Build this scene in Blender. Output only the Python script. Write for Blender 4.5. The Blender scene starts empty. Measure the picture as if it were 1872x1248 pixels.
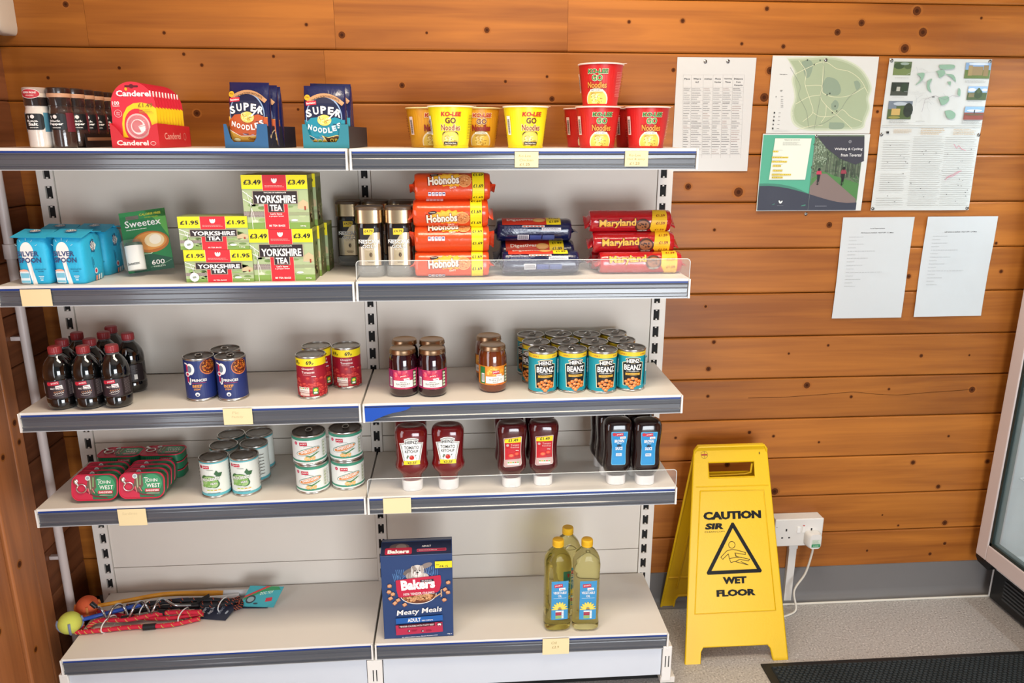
import bpy, bmesh, math, random
from mathutils import Vector, Matrix
from mathutils.geometry import tessellate_polygon
PI = math.pi
random.seed(7)
C = bpy.context.scene.collection
SC = bpy.context.scene

def lin(h, k=1.0):
    h = h.lstrip('#'); o = []
    for i in (0, 2, 4):
        v = int(h[i:i+2], 16)/255.0
        o.append((v/12.92 if v <= .04045 else ((v+.055)/1.055)**2.4)*k)
    return (o[0], o[1], o[2], 1.0)

# ------------------------------------------------------------------ camera
CX, CY, CZ = 0.23552, -2.05621, 1.48553
YAW, PITCH, ROLL, FPX = 0.07494, -0.26541, 0.00244, 1385.2
_cy, _sy, _cp, _sp = math.cos(YAW), math.sin(YAW), math.cos(PITCH), math.sin(PITCH)
FWD = Vector((_sy*_cp, _cy*_cp, _sp)); _r = Vector((_cy, -_sy, 0)); _u = _r.cross(FWD)
RGT = _r*math.cos(ROLL) + _u*math.sin(ROLL); UPV = -_r*math.sin(ROLL) + _u*math.cos(ROLL)
CPOS = Vector((CX, CY, CZ))
cam = bpy.data.cameras.new('camera'); camo = bpy.data.objects.new('camera', cam); C.objects.link(camo)
M3 = Matrix((RGT, UPV, -FWD)).transposed()
camo.matrix_world = Matrix.Translation(CPOS) @ M3.to_4x4()
cam.sensor_width = 36.0; cam.lens = FPX/1872*36; cam.clip_start = .05; cam.clip_end = 50
SC.camera = camo

def ray(x, y): return FWD*FPX + RGT*(x-936) + UPV*(624-y)
def on_y(x, y, Y): v = ray(x, y); return CPOS + v*((Y-CY)/v.y)
def on_z(x, y, Z): v = ray(x, y); return CPOS + v*((Z-CZ)/v.z)
def on_x(x, y, X): v = ray(x, y); return CPOS + v*((X-CX)/v.x)

# ------------------------------------------------------------------ light
world = bpy.data.worlds.new('world'); SC.world = world; world.use_nodes = True
bg = world.node_tree.nodes['Background']; bg.inputs[0].default_value = (0.86, 0.93, 1.0, 1); bg.inputs[1].default_value = 0.25

def area(name, loc, target, sx, sy, power, col):
    l = bpy.data.lights.new(name, 'AREA'); l.shape = 'RECTANGLE'; l.size = sx; l.size_y = sy
    l.energy = power; l.color = col
    o = bpy.data.objects.new(name, l); C.objects.link(o); o.location = loc
    o.rotation_euler = (Vector(target)-Vector(loc)).to_track_quat('-Z', 'Y').to_euler()
    return o
area('ceiling_panel_light', (0.45, -0.95, 2.62), (0.45, -0.75, 0), 1.2, 0.5, 40, (1.0, 0.87, 0.67))
area('window_daylight_left', (-0.87, -1.45, 1.0), (1.0, -1.2, 0.95), 1.1, 1.5, 24, (0.84, 0.93, 1.0))
area('glass_door_daylight', (1.2, -3.6, 0.65), (0.1, 0, 0.2), 1.5, 1.2, 84, (0.9, 0.95, 1.0))
SC.view_settings.view_transform = 'Standard'; SC.view_settings.look = 'None'
SC.view_settings.gamma = 1.0; SC.view_settings.use_curve_mapping = False
SC.view_settings.exposure = -0.10

# ------------------------------------------------------------------ materials
_mats = {}
def mat(hexc, rough=.5, metal=0.0, coat=0.0, trans=0.0, ior=1.45, bump=0.0, bscale=60, vary=0.04, alpha=1.0, emit=0.0, spec=.5, crinkle=0.0):
    key = (hexc, rough, metal, coat, trans, ior, bump, bscale, vary, alpha, emit, spec, crinkle)
    if key in _mats: return _mats[key]
    m = bpy.data.materials.new('surface_'+hexc.strip('#')); m.use_nodes = True
    nt = m.node_tree; b = nt.nodes['Principled BSDF']; I = b.inputs
    col = lin(hexc)
    I['Base Color'].default_value = col; I['Roughness'].default_value = rough; I['Metallic'].default_value = metal
    I['Coat Weight'].default_value = coat; I['Coat Roughness'].default_value = .06
    I['Transmission Weight'].default_value = trans; I['IOR'].default_value = ior; I['Alpha'].default_value = alpha
    I['Specular IOR Level'].default_value = spec
    if emit: I['Emission Color'].default_value = col; I['Emission Strength'].default_value = emit
    if vary and not trans:
        tc = nt.nodes.new('ShaderNodeTexCoord'); n = nt.nodes.new('ShaderNodeTexNoise'); n.inputs['Scale'].default_value = 9
        n.inputs['Detail'].default_value = 3
        nt.links.new(tc.outputs['Object'], n.inputs['Vector'])
        hv = nt.nodes.new('ShaderNodeHueSaturation'); mr = nt.nodes.new('ShaderNodeMapRange')
        mr.inputs['To Min'].default_value = 1-vary; mr.inputs['To Max'].default_value = 1+vary
        nt.links.new(n.outputs['Fac'], mr.inputs['Value']); nt.links.new(mr.outputs['Result'], hv.inputs['Value'])
        hv.inputs['Color'].default_value = col; nt.links.new(hv.outputs['Color'], I['Base Color'])
    if bump or crinkle:
        tc = nt.nodes.new('ShaderNodeTexCoord')
        bp = nt.nodes.new('ShaderNodeBump')
        if crinkle:
            n = nt.nodes.new('ShaderNodeTexNoise'); n.inputs['Scale'].default_value = bscale; n.inputs['Detail'].default_value = 2
            n.inputs['Distortion'].default_value = 1.6
            bp.inputs['Distance'].default_value = crinkle; bp.inputs['Strength'].default_value = .8
        else:
            n = nt.nodes.new('ShaderNodeTexNoise'); n.inputs['Scale'].default_value = bscale
            bp.inputs['Distance'].default_value = bump; bp.inputs['Strength'].default_value = .5
        nt.links.new(tc.outputs['Object'], n.inputs['Vector'])
        nt.links.new(n.outputs['Fac'], bp.inputs['Height']); nt.links.new(bp.outputs['Normal'], I['Normal'])
    _mats[key] = m
    return m
def ink(h, r=.45): return mat(h, r, vary=0)

def wood_mat(name, light, dark, groove=.5):
    m = bpy.data.materials.new(name); m.use_nodes = True; nt = m.node_tree; L = nt.links.new
    b = nt.nodes['Principled BSDF']
    tc = nt.nodes.new('ShaderNodeTexCoord'); oi = nt.nodes.new('ShaderNodeObjectInfo')
    vm = nt.nodes.new('ShaderNodeVectorMath'); vm.operation = 'SCALE'; vm.inputs[0].default_value = (37, 11, 23); L(oi.outputs['Random'], vm.inputs['Scale'])
    va = nt.nodes.new('ShaderNodeVectorMath'); va.operation = 'ADD'; L(tc.outputs['Object'], va.inputs[0]); L(vm.outputs[0], va.inputs[1])
    mp = nt.nodes.new('ShaderNodeMapping'); mp.inputs['Scale'].default_value = (1.4, 22, 22); L(va.outputs[0], mp.inputs['Vector'])
    n1 = nt.nodes.new('ShaderNodeTexNoise'); n1.inputs['Scale'].default_value = 1.0; n1.inputs['Detail'].default_value = 5; n1.inputs['Distortion'].default_value = .9; L(mp.outputs[0], n1.inputs['Vector'])
    mp2 = nt.nodes.new('ShaderNodeMapping'); mp2.inputs['Scale'].default_value = (3.0, 160, 160); L(va.outputs[0], mp2.inputs['Vector'])
    n2 = nt.nodes.new('ShaderNodeTexNoise'); n2.inputs['Scale'].default_value = 1.0; n2.inputs['Detail'].default_value = 3; L(mp2.outputs[0], n2.inputs['Vector'])
    n3 = nt.nodes.new('ShaderNodeTexNoise'); n3.inputs['Scale'].default_value = 2.2; n3.inputs['Detail'].default_value = 1; L(va.outputs[0], n3.inputs['Vector'])
    cr = nt.nodes.new('ShaderNodeValToRGB'); cr.color_ramp.elements[0].position = .3; cr.color_ramp.elements[1].position = .7
    cr.color_ramp.elements[0].color = lin(dark); cr.color_ramp.elements[1].color = lin(light)
    ad = nt.nodes.new('ShaderNodeMath'); ad.operation = 'MULTIPLY_ADD'; L(n2.outputs['Fac'], ad.inputs[0]); ad.inputs[1].default_value = .22; L(n1.outputs['Fac'], ad.inputs[2])
    sb = nt.nodes.new('ShaderNodeMath'); sb.operation = 'MULTIPLY_ADD'; L(n3.outputs['Fac'], sb.inputs[0]); sb.inputs[1].default_value = .5; L(ad.outputs[0], sb.inputs[2])
    s2 = nt.nodes.new('ShaderNodeMath'); s2.operation = 'SUBTRACT'; L(sb.outputs[0], s2.inputs[0]); s2.inputs[1].default_value = .36; L(s2.outputs[0], cr.inputs['Fac'])
    hv = nt.nodes.new('ShaderNodeHueSaturation'); mr = nt.nodes.new('ShaderNodeMapRange'); mr.inputs['To Min'].default_value = .88; mr.inputs['To Max'].default_value = 1.1
    L(oi.outputs['Random'], mr.inputs['Value']); L(mr.outputs[0], hv.inputs['Value']); L(cr.outputs['Color'], hv.inputs['Color']); L(hv.outputs['Color'], b.inputs['Base Color'])
    bp = nt.nodes.new('ShaderNodeBump'); bp.inputs['Strength'].default_value = .25; bp.inputs['Distance'].default_value = .0008
    L(n2.outputs['Fac'], bp.inputs['Height']); L(bp.outputs['Normal'], b.inputs['Normal'])
    b.inputs['Roughness'].default_value = .45; b.inputs['Coat Weight'].default_value = .06; b.inputs['Coat Roughness'].default_value = .25; b.inputs['Specular IOR Level'].default_value = .35
    return m
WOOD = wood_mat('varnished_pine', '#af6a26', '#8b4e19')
WOOD_SHADE = wood_mat('varnished_pine_shaded', '#8a5434', '#643822')  # same pine, darkened: shade of the left corner put into the colour
WOODV = wood_mat('varnished_upright_boards', '#a9693c', '#84502e')

# ------------------------------------------------------------------ mesh helpers
class MB:
    """collects geometry for one mesh object; faces carry a material slot"""
    def __init__(s): s.v = []; s.f = []; s.mi = []; s.mats = []
    def slot(s, m):
        if m not in s.mats: s.mats.append(m)
        return s.mats.index(m)
    def add(s, vs, fs, m):
        k = len(s.v); s.v += [tuple(p) for p in vs]; i = s.slot(m)
        for f in fs: s.f.append([k+a for a in f]); s.mi.append(i)
        return s
    def box(s, x0, x1, y0, y1, z0, z1, m, mtx=None):
        vs = [(x, y, z) for z in (z0, z1) for y in (y0, y1) for x in (x0, x1)]
        if mtx: vs = [mtx @ Vector(p) for p in vs]
        return s.add(vs, [(0,2,3,1),(4,5,7,6),(0,1,5,4),(2,6,7,3),(0,4,6,2),(1,3,7,5)], m)
    def loft(s, rings, m, cap0=True, cap1=True, closed=True):
        n = len(rings[0]); vs = [p for r in rings for p in r]; fs = []
        for j in range(len(rings)-1):
            for i in range(n if closed else n-1):
                a, b = j*n+i, j*n+(i+1) % n
                fs.append((a, b, b+n, a+n))
        if cap0: fs.append(tuple(range(n-1, -1, -1)))
        if cap1: fs.append(tuple((len(rings)-1)*n+i for i in range(n)))
        return s.add(vs, fs, m)
    def lathe(s, prof, m, seg=28, c=(0, 0, 0), cap0=True, cap1=True):
        return s.loft([[(c[0]+r*math.cos(2*PI*i/seg), c[1]+r*math.sin(2*PI*i/seg), c[2]+z) for i in range(seg)] for r, z in prof], m, cap0, cap1)
    def squash(s, prof, m, seg=32, cap0=True, cap1=True, xf=None):
        """prof: (z, rx, ry, exponent)"""
        rings = []
        for z, rx, ry, e in prof:
            r = []
            for i in range(seg):
                a = 2*PI*i/seg; ca, sa = math.cos(a), math.sin(a)
                p = Vector((rx*math.copysign(abs(ca)**(2/e), ca), ry*math.copysign(abs(sa)**(2/e), sa), z))
                r.append(tuple(xf @ p) if xf else tuple(p))
            rings.append(r)
        return s.loft(rings, m, cap0, cap1)
    def prism(s, poly, t0, t1, m, axis='y'):
        """2D outline (a,b) extruded; axis y: (a,t,b); z: (a,b,t); x: (t,a,b)"""
        g = {'y': lambda a, b, t: (a, t, b), 'z': lambda a, b, t: (a, b, t), 'x': lambda a, b, t: (t, a, b)}[axis]
        n = len(poly); vs = [g(a, b, t0) for a, b in poly]+[g(a, b, t1) for a, b in poly]
        tri = tessellate_polygon([[Vector((a, b, 0)) for a, b in poly]])
        fs = [tuple(t) for t in tri]+[tuple(n+i for i in reversed(t)) for t in tri]
        for i in range(n): j = (i+1) % n; fs.append((i, j, n+j, n+i))
        return s.add(vs, fs, m)
    def tube(s, pts, r, m, seg=10, caps=True):
        pts = [Vector(p) for p in pts]; rings = []; nrm = None
        for i, p in enumerate(pts):
            t = (pts[min(i+1, len(pts)-1)]-pts[max(i-1, 0)]).normalized()
            if nrm is None: nrm = t.orthogonal().normalized()
            else: nrm = (nrm-t*nrm.dot(t)).normalized()
            bn = t.cross(nrm); rr = r[i] if isinstance(r, (list, tuple)) else r
            rings.append([tuple(p+(nrm*math.cos(2*PI*k/seg)+bn*math.sin(2*PI*k/seg))*rr) for k in range(seg)])
        return s.loft(rings, m, caps, caps)
    def mesh(s, name, smooth=None, bevel=0):
        me = bpy.data.meshes.new(name); me.from_pydata(s.v, [], s.f)
        for m in s.mats: me.materials.append(m)
        me.polygons.foreach_set('material_index', s.mi)
        bm = bmesh.new(); bm.from_mesh(me)
        if bevel:
            bmesh.ops.bevel(bm, geom=[e for e in bm.edges if len(e.link_faces) == 2 and e.calc_face_angle(0) > .5], offset=bevel, segments=2, affect='EDGES', profile=.5)
        bmesh.ops.recalc_face_normals(bm, faces=bm.faces)
        bm.to_mesh(me); bm.free()
        if smooth:
            me.polygons.foreach_set('use_smooth', [True]*len(me.polygons)); me.set_sharp_from_angle(angle=math.radians(smooth))
        me.update(); return me
    def obj(s, name, parent=None, smooth=None, bevel=0, loc=None, rot=None):
        return link(name, s.mesh(name, smooth, bevel), parent, loc, rot)

def link(name, me, parent=None, loc=None, rot=None):
    o = bpy.data.objects.new(name, me); C.objects.link(o)
    if parent: o.parent = parent
    if loc: o.location = loc
    if rot: o.rotation_euler = rot
    return o
def tag(o, label=None, cat=None, group=None, kind=None):
    if label: o['label'] = label
    if cat: o['category'] = cat
    if group: o['group'] = group
    if kind: o['kind'] = kind
    return o
def thing(name, label, cat, loc=(0, 0, 0), rotz=0, group=None):
    o = bpy.data.objects.new(name, None); C.objects.link(o); o.location = loc; o.rotation_euler = (0, 0, rotz)
    o.empty_display_size = .03
    return tag(o, label, cat, group)
KIDS = {}
def kids(o): return [c for c in C.objects if c.parent == o]
def snapshot(root):
    """remember the tree under a finished thing so that it can be copied"""
    KIDS[root.name] = [(c, kids(c)) for c in kids(root)]
    return root
def dup(root, loc, rotz=0, label=None, group=None, rot=None):
    r = root.copy(); C.objects.link(r); r.location = loc; r.rotation_euler = rot or (0, 0, rotz)
    if label: r['label'] = label
    if group: r['group'] = group
    for ch, gs in KIDS[root.name]:
        c = ch.copy(); C.objects.link(c); c.parent = r
        for g in gs: d = g.copy(); C.objects.link(d); d.parent = c
    return r
def rrect(x0, y0, x1, y1, r, n=5):
    out = []
    for cx, cy, a0 in ((x1-r, y1-r, 0), (x0+r, y1-r, 90), (x0+r, y0+r, 180), (x1-r, y0+r, 270)):
        for i in range(n+1):
            a = math.radians(a0+90*i/n); out.append((cx+r*math.cos(a), cy+r*math.sin(a)))
    return out

# ------------------------------------------------------------------ printed matter: flat shapes and lettering laid on a surface
_txt = {}
def glyphs(s, bold):
    k = (s, bold)
    if k not in _txt:
        cu = bpy.data.curves.new('lettering', 'FONT'); cu.body = s; cu.resolution_u = 2; cu.offset = bold; cu.size = 1
        ob = bpy.data.objects.new('lettering', cu)
        me = bpy.data.meshes.new_from_object(ob)
        vs = [(v.co.x, v.co.y) for v in me.vertices]; fs = [tuple(p.vertices) for p in me.polygons]
        bpy.data.objects.remove(ob); bpy.data.meshes.remove(me); bpy.data.curves.remove(cu)
        x0 = min(v[0] for v in vs); x1 = max(v[0] for v in vs); y0 = min(v[1] for v in vs); y1 = max(v[1] for v in vs)
        _txt[k] = ([((a-x0)/(x1-x0), (b-y0)/(y1-y0)) for a, b in vs], fs, (x1-x0)/(y1-y0))
    return _txt[k]
class Art:
    """layers of flat ink; coordinates in metres; later layers lie 0.1 mm prouder"""
    def __init__(s, step=.00012): s.L = []; s.step = step; s.w = 0
    def up(s, n=1): s.w += s.step*n; return s
    def raw(s, vs, fs, c): s.L.append((vs, fs, c, s.w)); return s
    def poly(s, pts, c): 
        s.up(); tri = tessellate_polygon([[Vector((a, b, 0)) for a, b in pts]])
        return s.raw(pts, [tuple(t) for t in tri], c)
    def rect(s, x0, y0, x1, y1, c, r=0, rot=0):
        pts = rrect(x0, y0, x1, y1, r, 4) if r else [(x0, y0), (x1, y0), (x1, y1), (x0, y1)]
        if rot:
            cx, cy = (x0+x1)/2, (y0+y1)/2; ca, sa = math.cos(rot), math.sin(rot)
            pts = [(cx+(a-cx)*ca-(b-cy)*sa, cy+(a-cx)*sa+(b-cy)*ca) for a, b in pts]
        return s.poly(pts, c)
    def zoom(s, i0, u, v, k):
        for j in range(i0, len(s.L)):
            vs, fs, c, w = s.L[j]; s.L[j] = ([(u+(x-u)*k, v+(y-v)*k) for x, y in vs], fs, c, w)
        return len(s.L)
    def same(s, f, *a, **k):
        w = s.w; getattr(s, f)(*a, **k); s.w = w
        return s
    def rects(s, lst, c):
        s.up(); vs = []; fs = []
        for x0, y0, x1, y1 in lst: k = len(vs); vs += [(x0, y0), (x1, y0), (x1, y1), (x0, y1)]; fs.append((k, k+1, k+2, k+3))
        return s.raw(vs, fs, c)
    def ell(s, cx, cy, rx, ry, c, n=20, rot=0, a0=0, a1=2*PI):
        ca, sa = math.cos(rot), math.sin(rot); pts = []
        full = abs(a1-a0-2*PI) < 1e-6
        for i in range(n if full else n+1):
            a = a0+(a1-a0)*i/n; x, y = rx*math.cos(a), ry*math.sin(a); pts.append((cx+x*ca-y*sa, cy+x*sa+y*ca))
        return s.poly(pts, c)
    def blobs(s, lst, c, n=9):
        s.up(); vs = []; fs = []
        for cx, cy, rx, ry in lst:
            k = len(vs); vs += [(cx+rx*math.cos(2*PI*i/n), cy+ry*math.sin(2*PI*i/n)) for i in range(n)]; fs.append(tuple(range(k, k+n)))
        return s.raw(vs, fs, c)
    def line(s, pts, w, c, closed=False):
        s.up(); vs = []; fs = []; n = len(pts)
        for i in range(n if closed else n-1):
            a, b = Vector(pts[i]), Vector(pts[(i+1) % n]); d = (b-a)
            if d.length < 1e-7: continue
            d.normalize(); q = Vector((-d.y, d.x))*w/2; e = d*w*.3
            k = len(vs); vs += [tuple(a-q-e), tuple(b-q+e), tuple(b+q+e), tuple(a+q-e)]; fs.append((k, k+1, k+2, k+3))
        return s.raw(vs, fs, c)
    def ring(s, cx, cy, r, w, c, n=20, ry=None):
        ry = ry or r
        return s.line([(cx+r*math.cos(2*PI*i/n), cy+ry*math.sin(2*PI*i/n)) for i in range(n)], w, c, True)
    def text(s, t, x, y, h, c, w=None, bold=.02, al='c', rot=0, shear=0, arc=0, out=None):
        """cap height h, width w (None keeps the font's own), (x, y) = anchor of the baseline; arc bends the line"""
        if out: s.text(t, x, y-h*.06, h*1.12, out, (w or glyphs(t, bold)[2]*h)*1.04, bold+.045, al, rot, shear, arc)
        if bold > .05:
            w = w or glyphs(t, .045)[2]*h; d = (bold-.04)*h*.9
            for dx, dy in ((-d, 0), (d, 0), (0, 0)): s.text(t, x+dx*math.cos(rot), y+dx*math.sin(rot), h, c, w-2*d, .045, al, rot, shear, arc)
            return s
        vs, fs, asp = glyphs(t, bold); w = w or asp*h; ox = {'c': -w/2, 'l': 0, 'r': -w}[al]
        s.up(); ca, sa = math.cos(rot), math.sin(rot); o = []
        for a, b in vs:
            px, py = ox+a*w, b*h; px += shear*py
            if arc: px, py = px, py+arc*(1-(2*px/w)**2 if w else 0)-arc*0.5
            o.append((x+px*ca-py*sa, y+px*sa+py*ca))
        return s.raw(o, fs, c)
    def lines(s, x0, y0, x1, y1, n, c, th=.35, rag=.25, seed=1):
        """unreadable small print as rows of short dashes"""
        rd = random.Random(seed); L = []; dy = (y1-y0)/n
        for i in range(n):
            y = y0+dy*(i+.5); xe = x1-(x1-x0)*rd.random()*rag; x = x0
            while x < xe:
                q = (x1-x0)*rd.uniform(.04, .13); L.append((x, y-dy*th/2, min(x+q, xe), y+dy*th/2)); x += q+(x1-x0)*.018
        return s.rects(L, c)
    def mesh(s, name, fn, du=None, dv=None, clip=None, ik=.45):
        bm = bmesh.new(); cols = []
        for vs, fs, c, w in s.L:
            m = c if not isinstance(c, str) else ink(c, ik)
            if m not in cols: cols.append(m)
            i = cols.index(m); bv = [bm.verts.new((a, b, w)) for a, b in vs]
            for f in fs:
                try: bm.faces.new([bv[k] for k in f]).material_index = i
                except ValueError: pass
        def cut(co, no, **k): bmesh.ops.bisect_plane(bm, geom=bm.verts[:]+bm.edges[:]+bm.faces[:], dist=1e-7, plane_co=co, plane_no=no, **k)
        if clip:
            cut((clip[0], 0, 0), (-1, 0, 0), clear_outer=True); cut((clip[2], 0, 0), (1, 0, 0), clear_outer=True)
            cut((0, clip[1], 0), (0, -1, 0), clear_outer=True); cut((0, clip[3], 0), (0, 1, 0), clear_outer=True)
        if bm.verts:
            us = [v.co.x for v in bm.verts]; vv = [v.co.y for v in bm.verts]
            if du:
                k = math.ceil(min(us)/du)
                while k*du < max(us): cut((k*du, 0, 0), (1, 0, 0)); k += 1
            if dv:
                k = math.ceil(min(vv)/dv)
                while k*dv < max(vv): cut((0, k*dv, 0), (0, 1, 0)); k += 1
        for v in bm.verts: v.co = Vector(fn(v.co.x, v.co.y, v.co.z))
        me = bpy.data.meshes.new(name); bm.to_mesh(me); bm.free()
        for m in cols: me.materials.append(m)
        return me
    def obj(s, name, parent, fn, **k): return link(name, s.mesh(name, fn, **k), parent)
def cyl(r, z0=0):    # wrap round a cylinder whose front faces -y
    return lambda u, v, w: ((r+w)*math.sin(u/r), -(r+w)*math.cos(u/r), z0+v)
def front(y=0, z0=0): return lambda u, v, w: (u, y-w, z0+v)
def side(x, y0=0, z0=0): return lambda u, v, w: (x+w, y0+u, z0+v)      # right side: u runs to the back
def topf(z, y0=0): return lambda u, v, w: (u, y0+v, z+w)
# ================================================================== the room
YW, XLW, XRW = 0.08, -0.905, 2.56
PZ0, PP = 0.24128, 0.13264
dark_gap = mat('#2a140a', .8)
def struct(o): o['kind'] = 'structure'; return o
def plank_obj(L, H, T, parent, mtx, wm, knots=(), name='plank'):
    """board along local x, face towards local -y, rounded groove edges"""
    b = MB(); c = .0045
    prof = [(T, 0), (c, 0), (c*.35, c*.35), (0, c), (0, H-c), (c*.35, H-c*.35), (c, H), (T, H)]
    b.loft([[(x, y, z) for y, z in prof] for x in (0, L)], wm)
    for kx, kz, r in knots:
        kx = min(max(kx, r*1.3), L-r*1.3); kz = min(max(kz, c+r*1.1), H-c-r*1.1)
        for rr, m, w in ((r*1.4, KN2, .00015), (r, KN1, .0003), (r*.45, KN3, .00045)):
            n = 12; b.add([(kx+rr*(1.1 if rr > r else 1)*math.cos(2*PI*i/n), -w, kz+rr*math.sin(2*PI*i/n)) for i in range(n)], [tuple(range(n-1, -1, -1))], m)
    o = b.obj(name, parent, smooth=25); o.matrix_local = mtx
    return o
KN1 = mat('#5a3016', .6, spec=.1, vary=.15); KN2 = mat('#9a5c28', .5, spec=.2, vary=.1); KN3 = mat('#3e1e0c', .6, spec=.1)
KNOTS = [(625,64,6),(890,55,5),(735,156,5),(1009,183,5),(924,149,3),(369,119,3),(336,99,3),(500,103,3),(152,86,3),(218,124,3),(88,142,3),(120,8,5),(545,200,2.5),(360,207,6),
 (430,209,2.5),(1402,16,4),(1248,38,4),(1356,80,3),(1432,85,4),(1531,59,6),(1575,42,6),(1687,59,8),(1677,14,8),(1653,96,8),(1408,129,7),(1397,178,8),(1231,128,4),(1604,204,3),(1822,195,4),(1794,33,2.5),
 (1350,351,9),(1258,341,6),(1306,420,3),(1516,411,6),(1661,505,5),(1830,496,4),(1820,450,3),(1305,625,4),(1514,631,3),(1442,646,2.5),(1295,674,5),(1475,704,7),(1294,724,3.5),(1684,650,4),(1556,725,3.5),
 (1625,711,3),(1777,712,7),(1772,649,2.5),(1734,797,3),(1669,845,5),(1715,889,5),(1805,843,5),(1727,955,6),(1642,960,2.5),(1613,941,2),(1727,993,4),(1585,1006,3),(1414,797,3),(1370,790,4),(1330,842,6),(1416,898,8),
 (1235,800,3),(1497,808,2.5),(1700,1012,4),(1290,560,3),(1210,350,3),(780,60,2.5),(1150,40,3),(1085,117,3),(1000,140,2.5),(560,45,3),(300,60,3)]
kw = []
for px, py, r in KNOTS:
    p = on_y(px, py, YW); kw.append((p.x, p.z, r/680.0))
wall = struct(MB().box(XLW-.12, XRW+.1, YW+.03, YW+.12, 0, 2.75, dark_gap).obj('wall_back'))
tops = [.11]+[PZ0+i*PP for i in range(19)]
rd = random.Random(3)
JX = {13: [on_y(1052, 50, YW).x, on_y(232, 40, YW).x], 12: [on_y(617, 140, YW).x, on_y(172, 150, YW).x, on_y(1036, 150, YW).x], 11: [on_y(600, 230, YW).x], 10: [1.2], 14: [.4]}
for i in range(len(tops)-1):
    z0, z1 = tops[i]+.0008, tops[i+1]-.0008
    xs = [XLW-.02]+sorted(JX.get(i, []))+[XRW+.02]
    for a, b in zip(xs, xs[1:]):
        kn = [(x-a, z-z0, r) for x, z, r in kw if a < x < b and z0 < z < z1]
        plank_obj(b-a-.0006, z1-z0, .03, wall, Matrix.Translation((a, YW, z0)), WOOD, kn)
ck = Art(.00015); cp_k = [on_y(x, y, YW) for x, y in ((1368, 727), (1430, 726), (1500, 721), (1560, 716), (1600, 720), (1640, 722), (1700, 717), (1772, 712))]
ck.line([(p.x, p.z) for p in cp_k], .0011, mat('#3a1c0a', .7, spec=.1, vary=0)); ck.obj('crack', wall, front(YW-.0003))
wl = struct(MB().box(XLW-.12, XLW-.03, -3.9, YW+.03, 0, 2.75, dark_gap).obj('wall_left'))
# log courses next to the corner, then upright boards
YB = -0.125
RL = Matrix.Rotation(PI/2, 4, 'Z')            # local x -> +y, local -y -> +x
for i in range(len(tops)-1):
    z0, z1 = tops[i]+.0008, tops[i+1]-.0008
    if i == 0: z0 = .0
    plank_obj(YW-YB, z1-z0, .03, wl, Matrix.Translation((XLW, YB, z0)) @ RL, WOOD_SHADE)
def upright_board(y0, w, proud, kn=()):
    # local x -> +z, local z -> -y ... face (-y local) -> +x
    m = Matrix(((0, -1, 0, XLW+proud), (0, 0, -1, y0), (1, 0, 0, 0), (0, 0, 0, 1)))
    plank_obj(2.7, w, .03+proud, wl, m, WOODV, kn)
y = YB-.002; k = 0
while y > -1.5:
    w = (.052, .098, .12, .115, .12)[min(k, 4)]
    rr = random.Random(k)
    upright_board(y, w, .012 if k < 2 else .004, [(rr.uniform(.1, 2.5), w*rr.uniform(.3, .7), rr.uniform(.005, .01)) for _ in range(5)])
    y -= w+.0015; k += 1
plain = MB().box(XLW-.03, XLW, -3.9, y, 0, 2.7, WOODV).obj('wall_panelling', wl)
wr = struct(MB().box(XRW+.03, XRW+.12, -3.9, YW+.03, 0, 2.75, dark_gap).obj('wall_right'))
for i in range(len(tops)-1):
    m = Matrix(((0, -1, 0, XRW), (-1, 0, 0, YW), (0, 0, 1, tops[i] if i else 0), (0, 0, 0, 1)))
    m = Matrix(((0, 1, 0, XRW), (1, 0, 0, -3.9), (0, 0, 1, tops[i] if i else 0), (0, 0, 0, 1)))
    plank_obj(3.95, (PP if i else tops[1])-.0016, .028, wr, m, WOOD)
# coved vinyl skirting
sk = mat('#6f6c6b', .45, bump=.0004, bscale=40)
cv = [(0, .1178), (-.004, .1178), (-.004, .03), (-.006, .018), (-.011, .009), (-.022, .0035), (-.03, .001), (0, .001)]
struct(MB().loft([[(x, YW+a, z) for a, z in cv] for x in (XLW+.03, XRW)], sk).obj('baseboard_back', smooth=35))
# speckled safety floor
fm = bpy.data.materials.new('speckled_vinyl'); fm.use_nodes = True; nt = fm.node_tree; L = nt.links.new; b = nt.nodes['Principled BSDF']
tc = nt.nodes.new('ShaderNodeTexCoord')
n1 = nt.nodes.new('ShaderNodeTexNoise'); n1.inputs['Scale'].default_value = 190; n1.inputs['Detail'].default_value = 2; L(tc.outputs['Object'], n1.inputs['Vector'])
n2 = nt.nodes.new('ShaderNodeTexNoise'); n2.inputs['Scale'].default_value = 4; n2.inputs['Detail'].default_value = 4; L(tc.outputs['Object'], n2.inputs['Vector'])
cr = nt.nodes.new('ShaderNodeValToRGB'); e = cr.color_ramp.elements; e[0].position = .32; e[0].color = lin('#86817c'); e[1].position = .42; e[1].color = lin('#a9a4a0')
e2 = e.new(.6); e2.color = lin('#b3aeaa'); e3 = e.new(.7); e3.color = lin('#d6d2cd'); L(n1.outputs['Fac'], cr.inputs['Fac'])
hv = nt.nodes.new('ShaderNodeHueSaturation'); mr = nt.nodes.new('ShaderNodeMapRange'); mr.inputs['To Min'].default_value = .86; mr.inputs['To Max'].default_value = 1.08
L(n2.outputs['Fac'], mr.inputs['Value']); L(mr.outputs[0], hv.inputs['Value']); L(cr.outputs[0], hv.inputs['Color']); L(hv.outputs[0], b.inputs['Base Color'])
b.inputs['Roughness'].default_value = .5
struct(MB().box(XLW-.12, XRW+.12, -3.9, YW+.03, -.05, 0, fm).obj('floor'))
# the ceiling outside the picture (white painted boards)
cm = mat('#d9d4cc', .8)
ce = struct(MB().box(XLW-.12, XRW+.12, -3.9, YW+.03, 2.7, 2.75, cm).obj('ceiling'))

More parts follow.
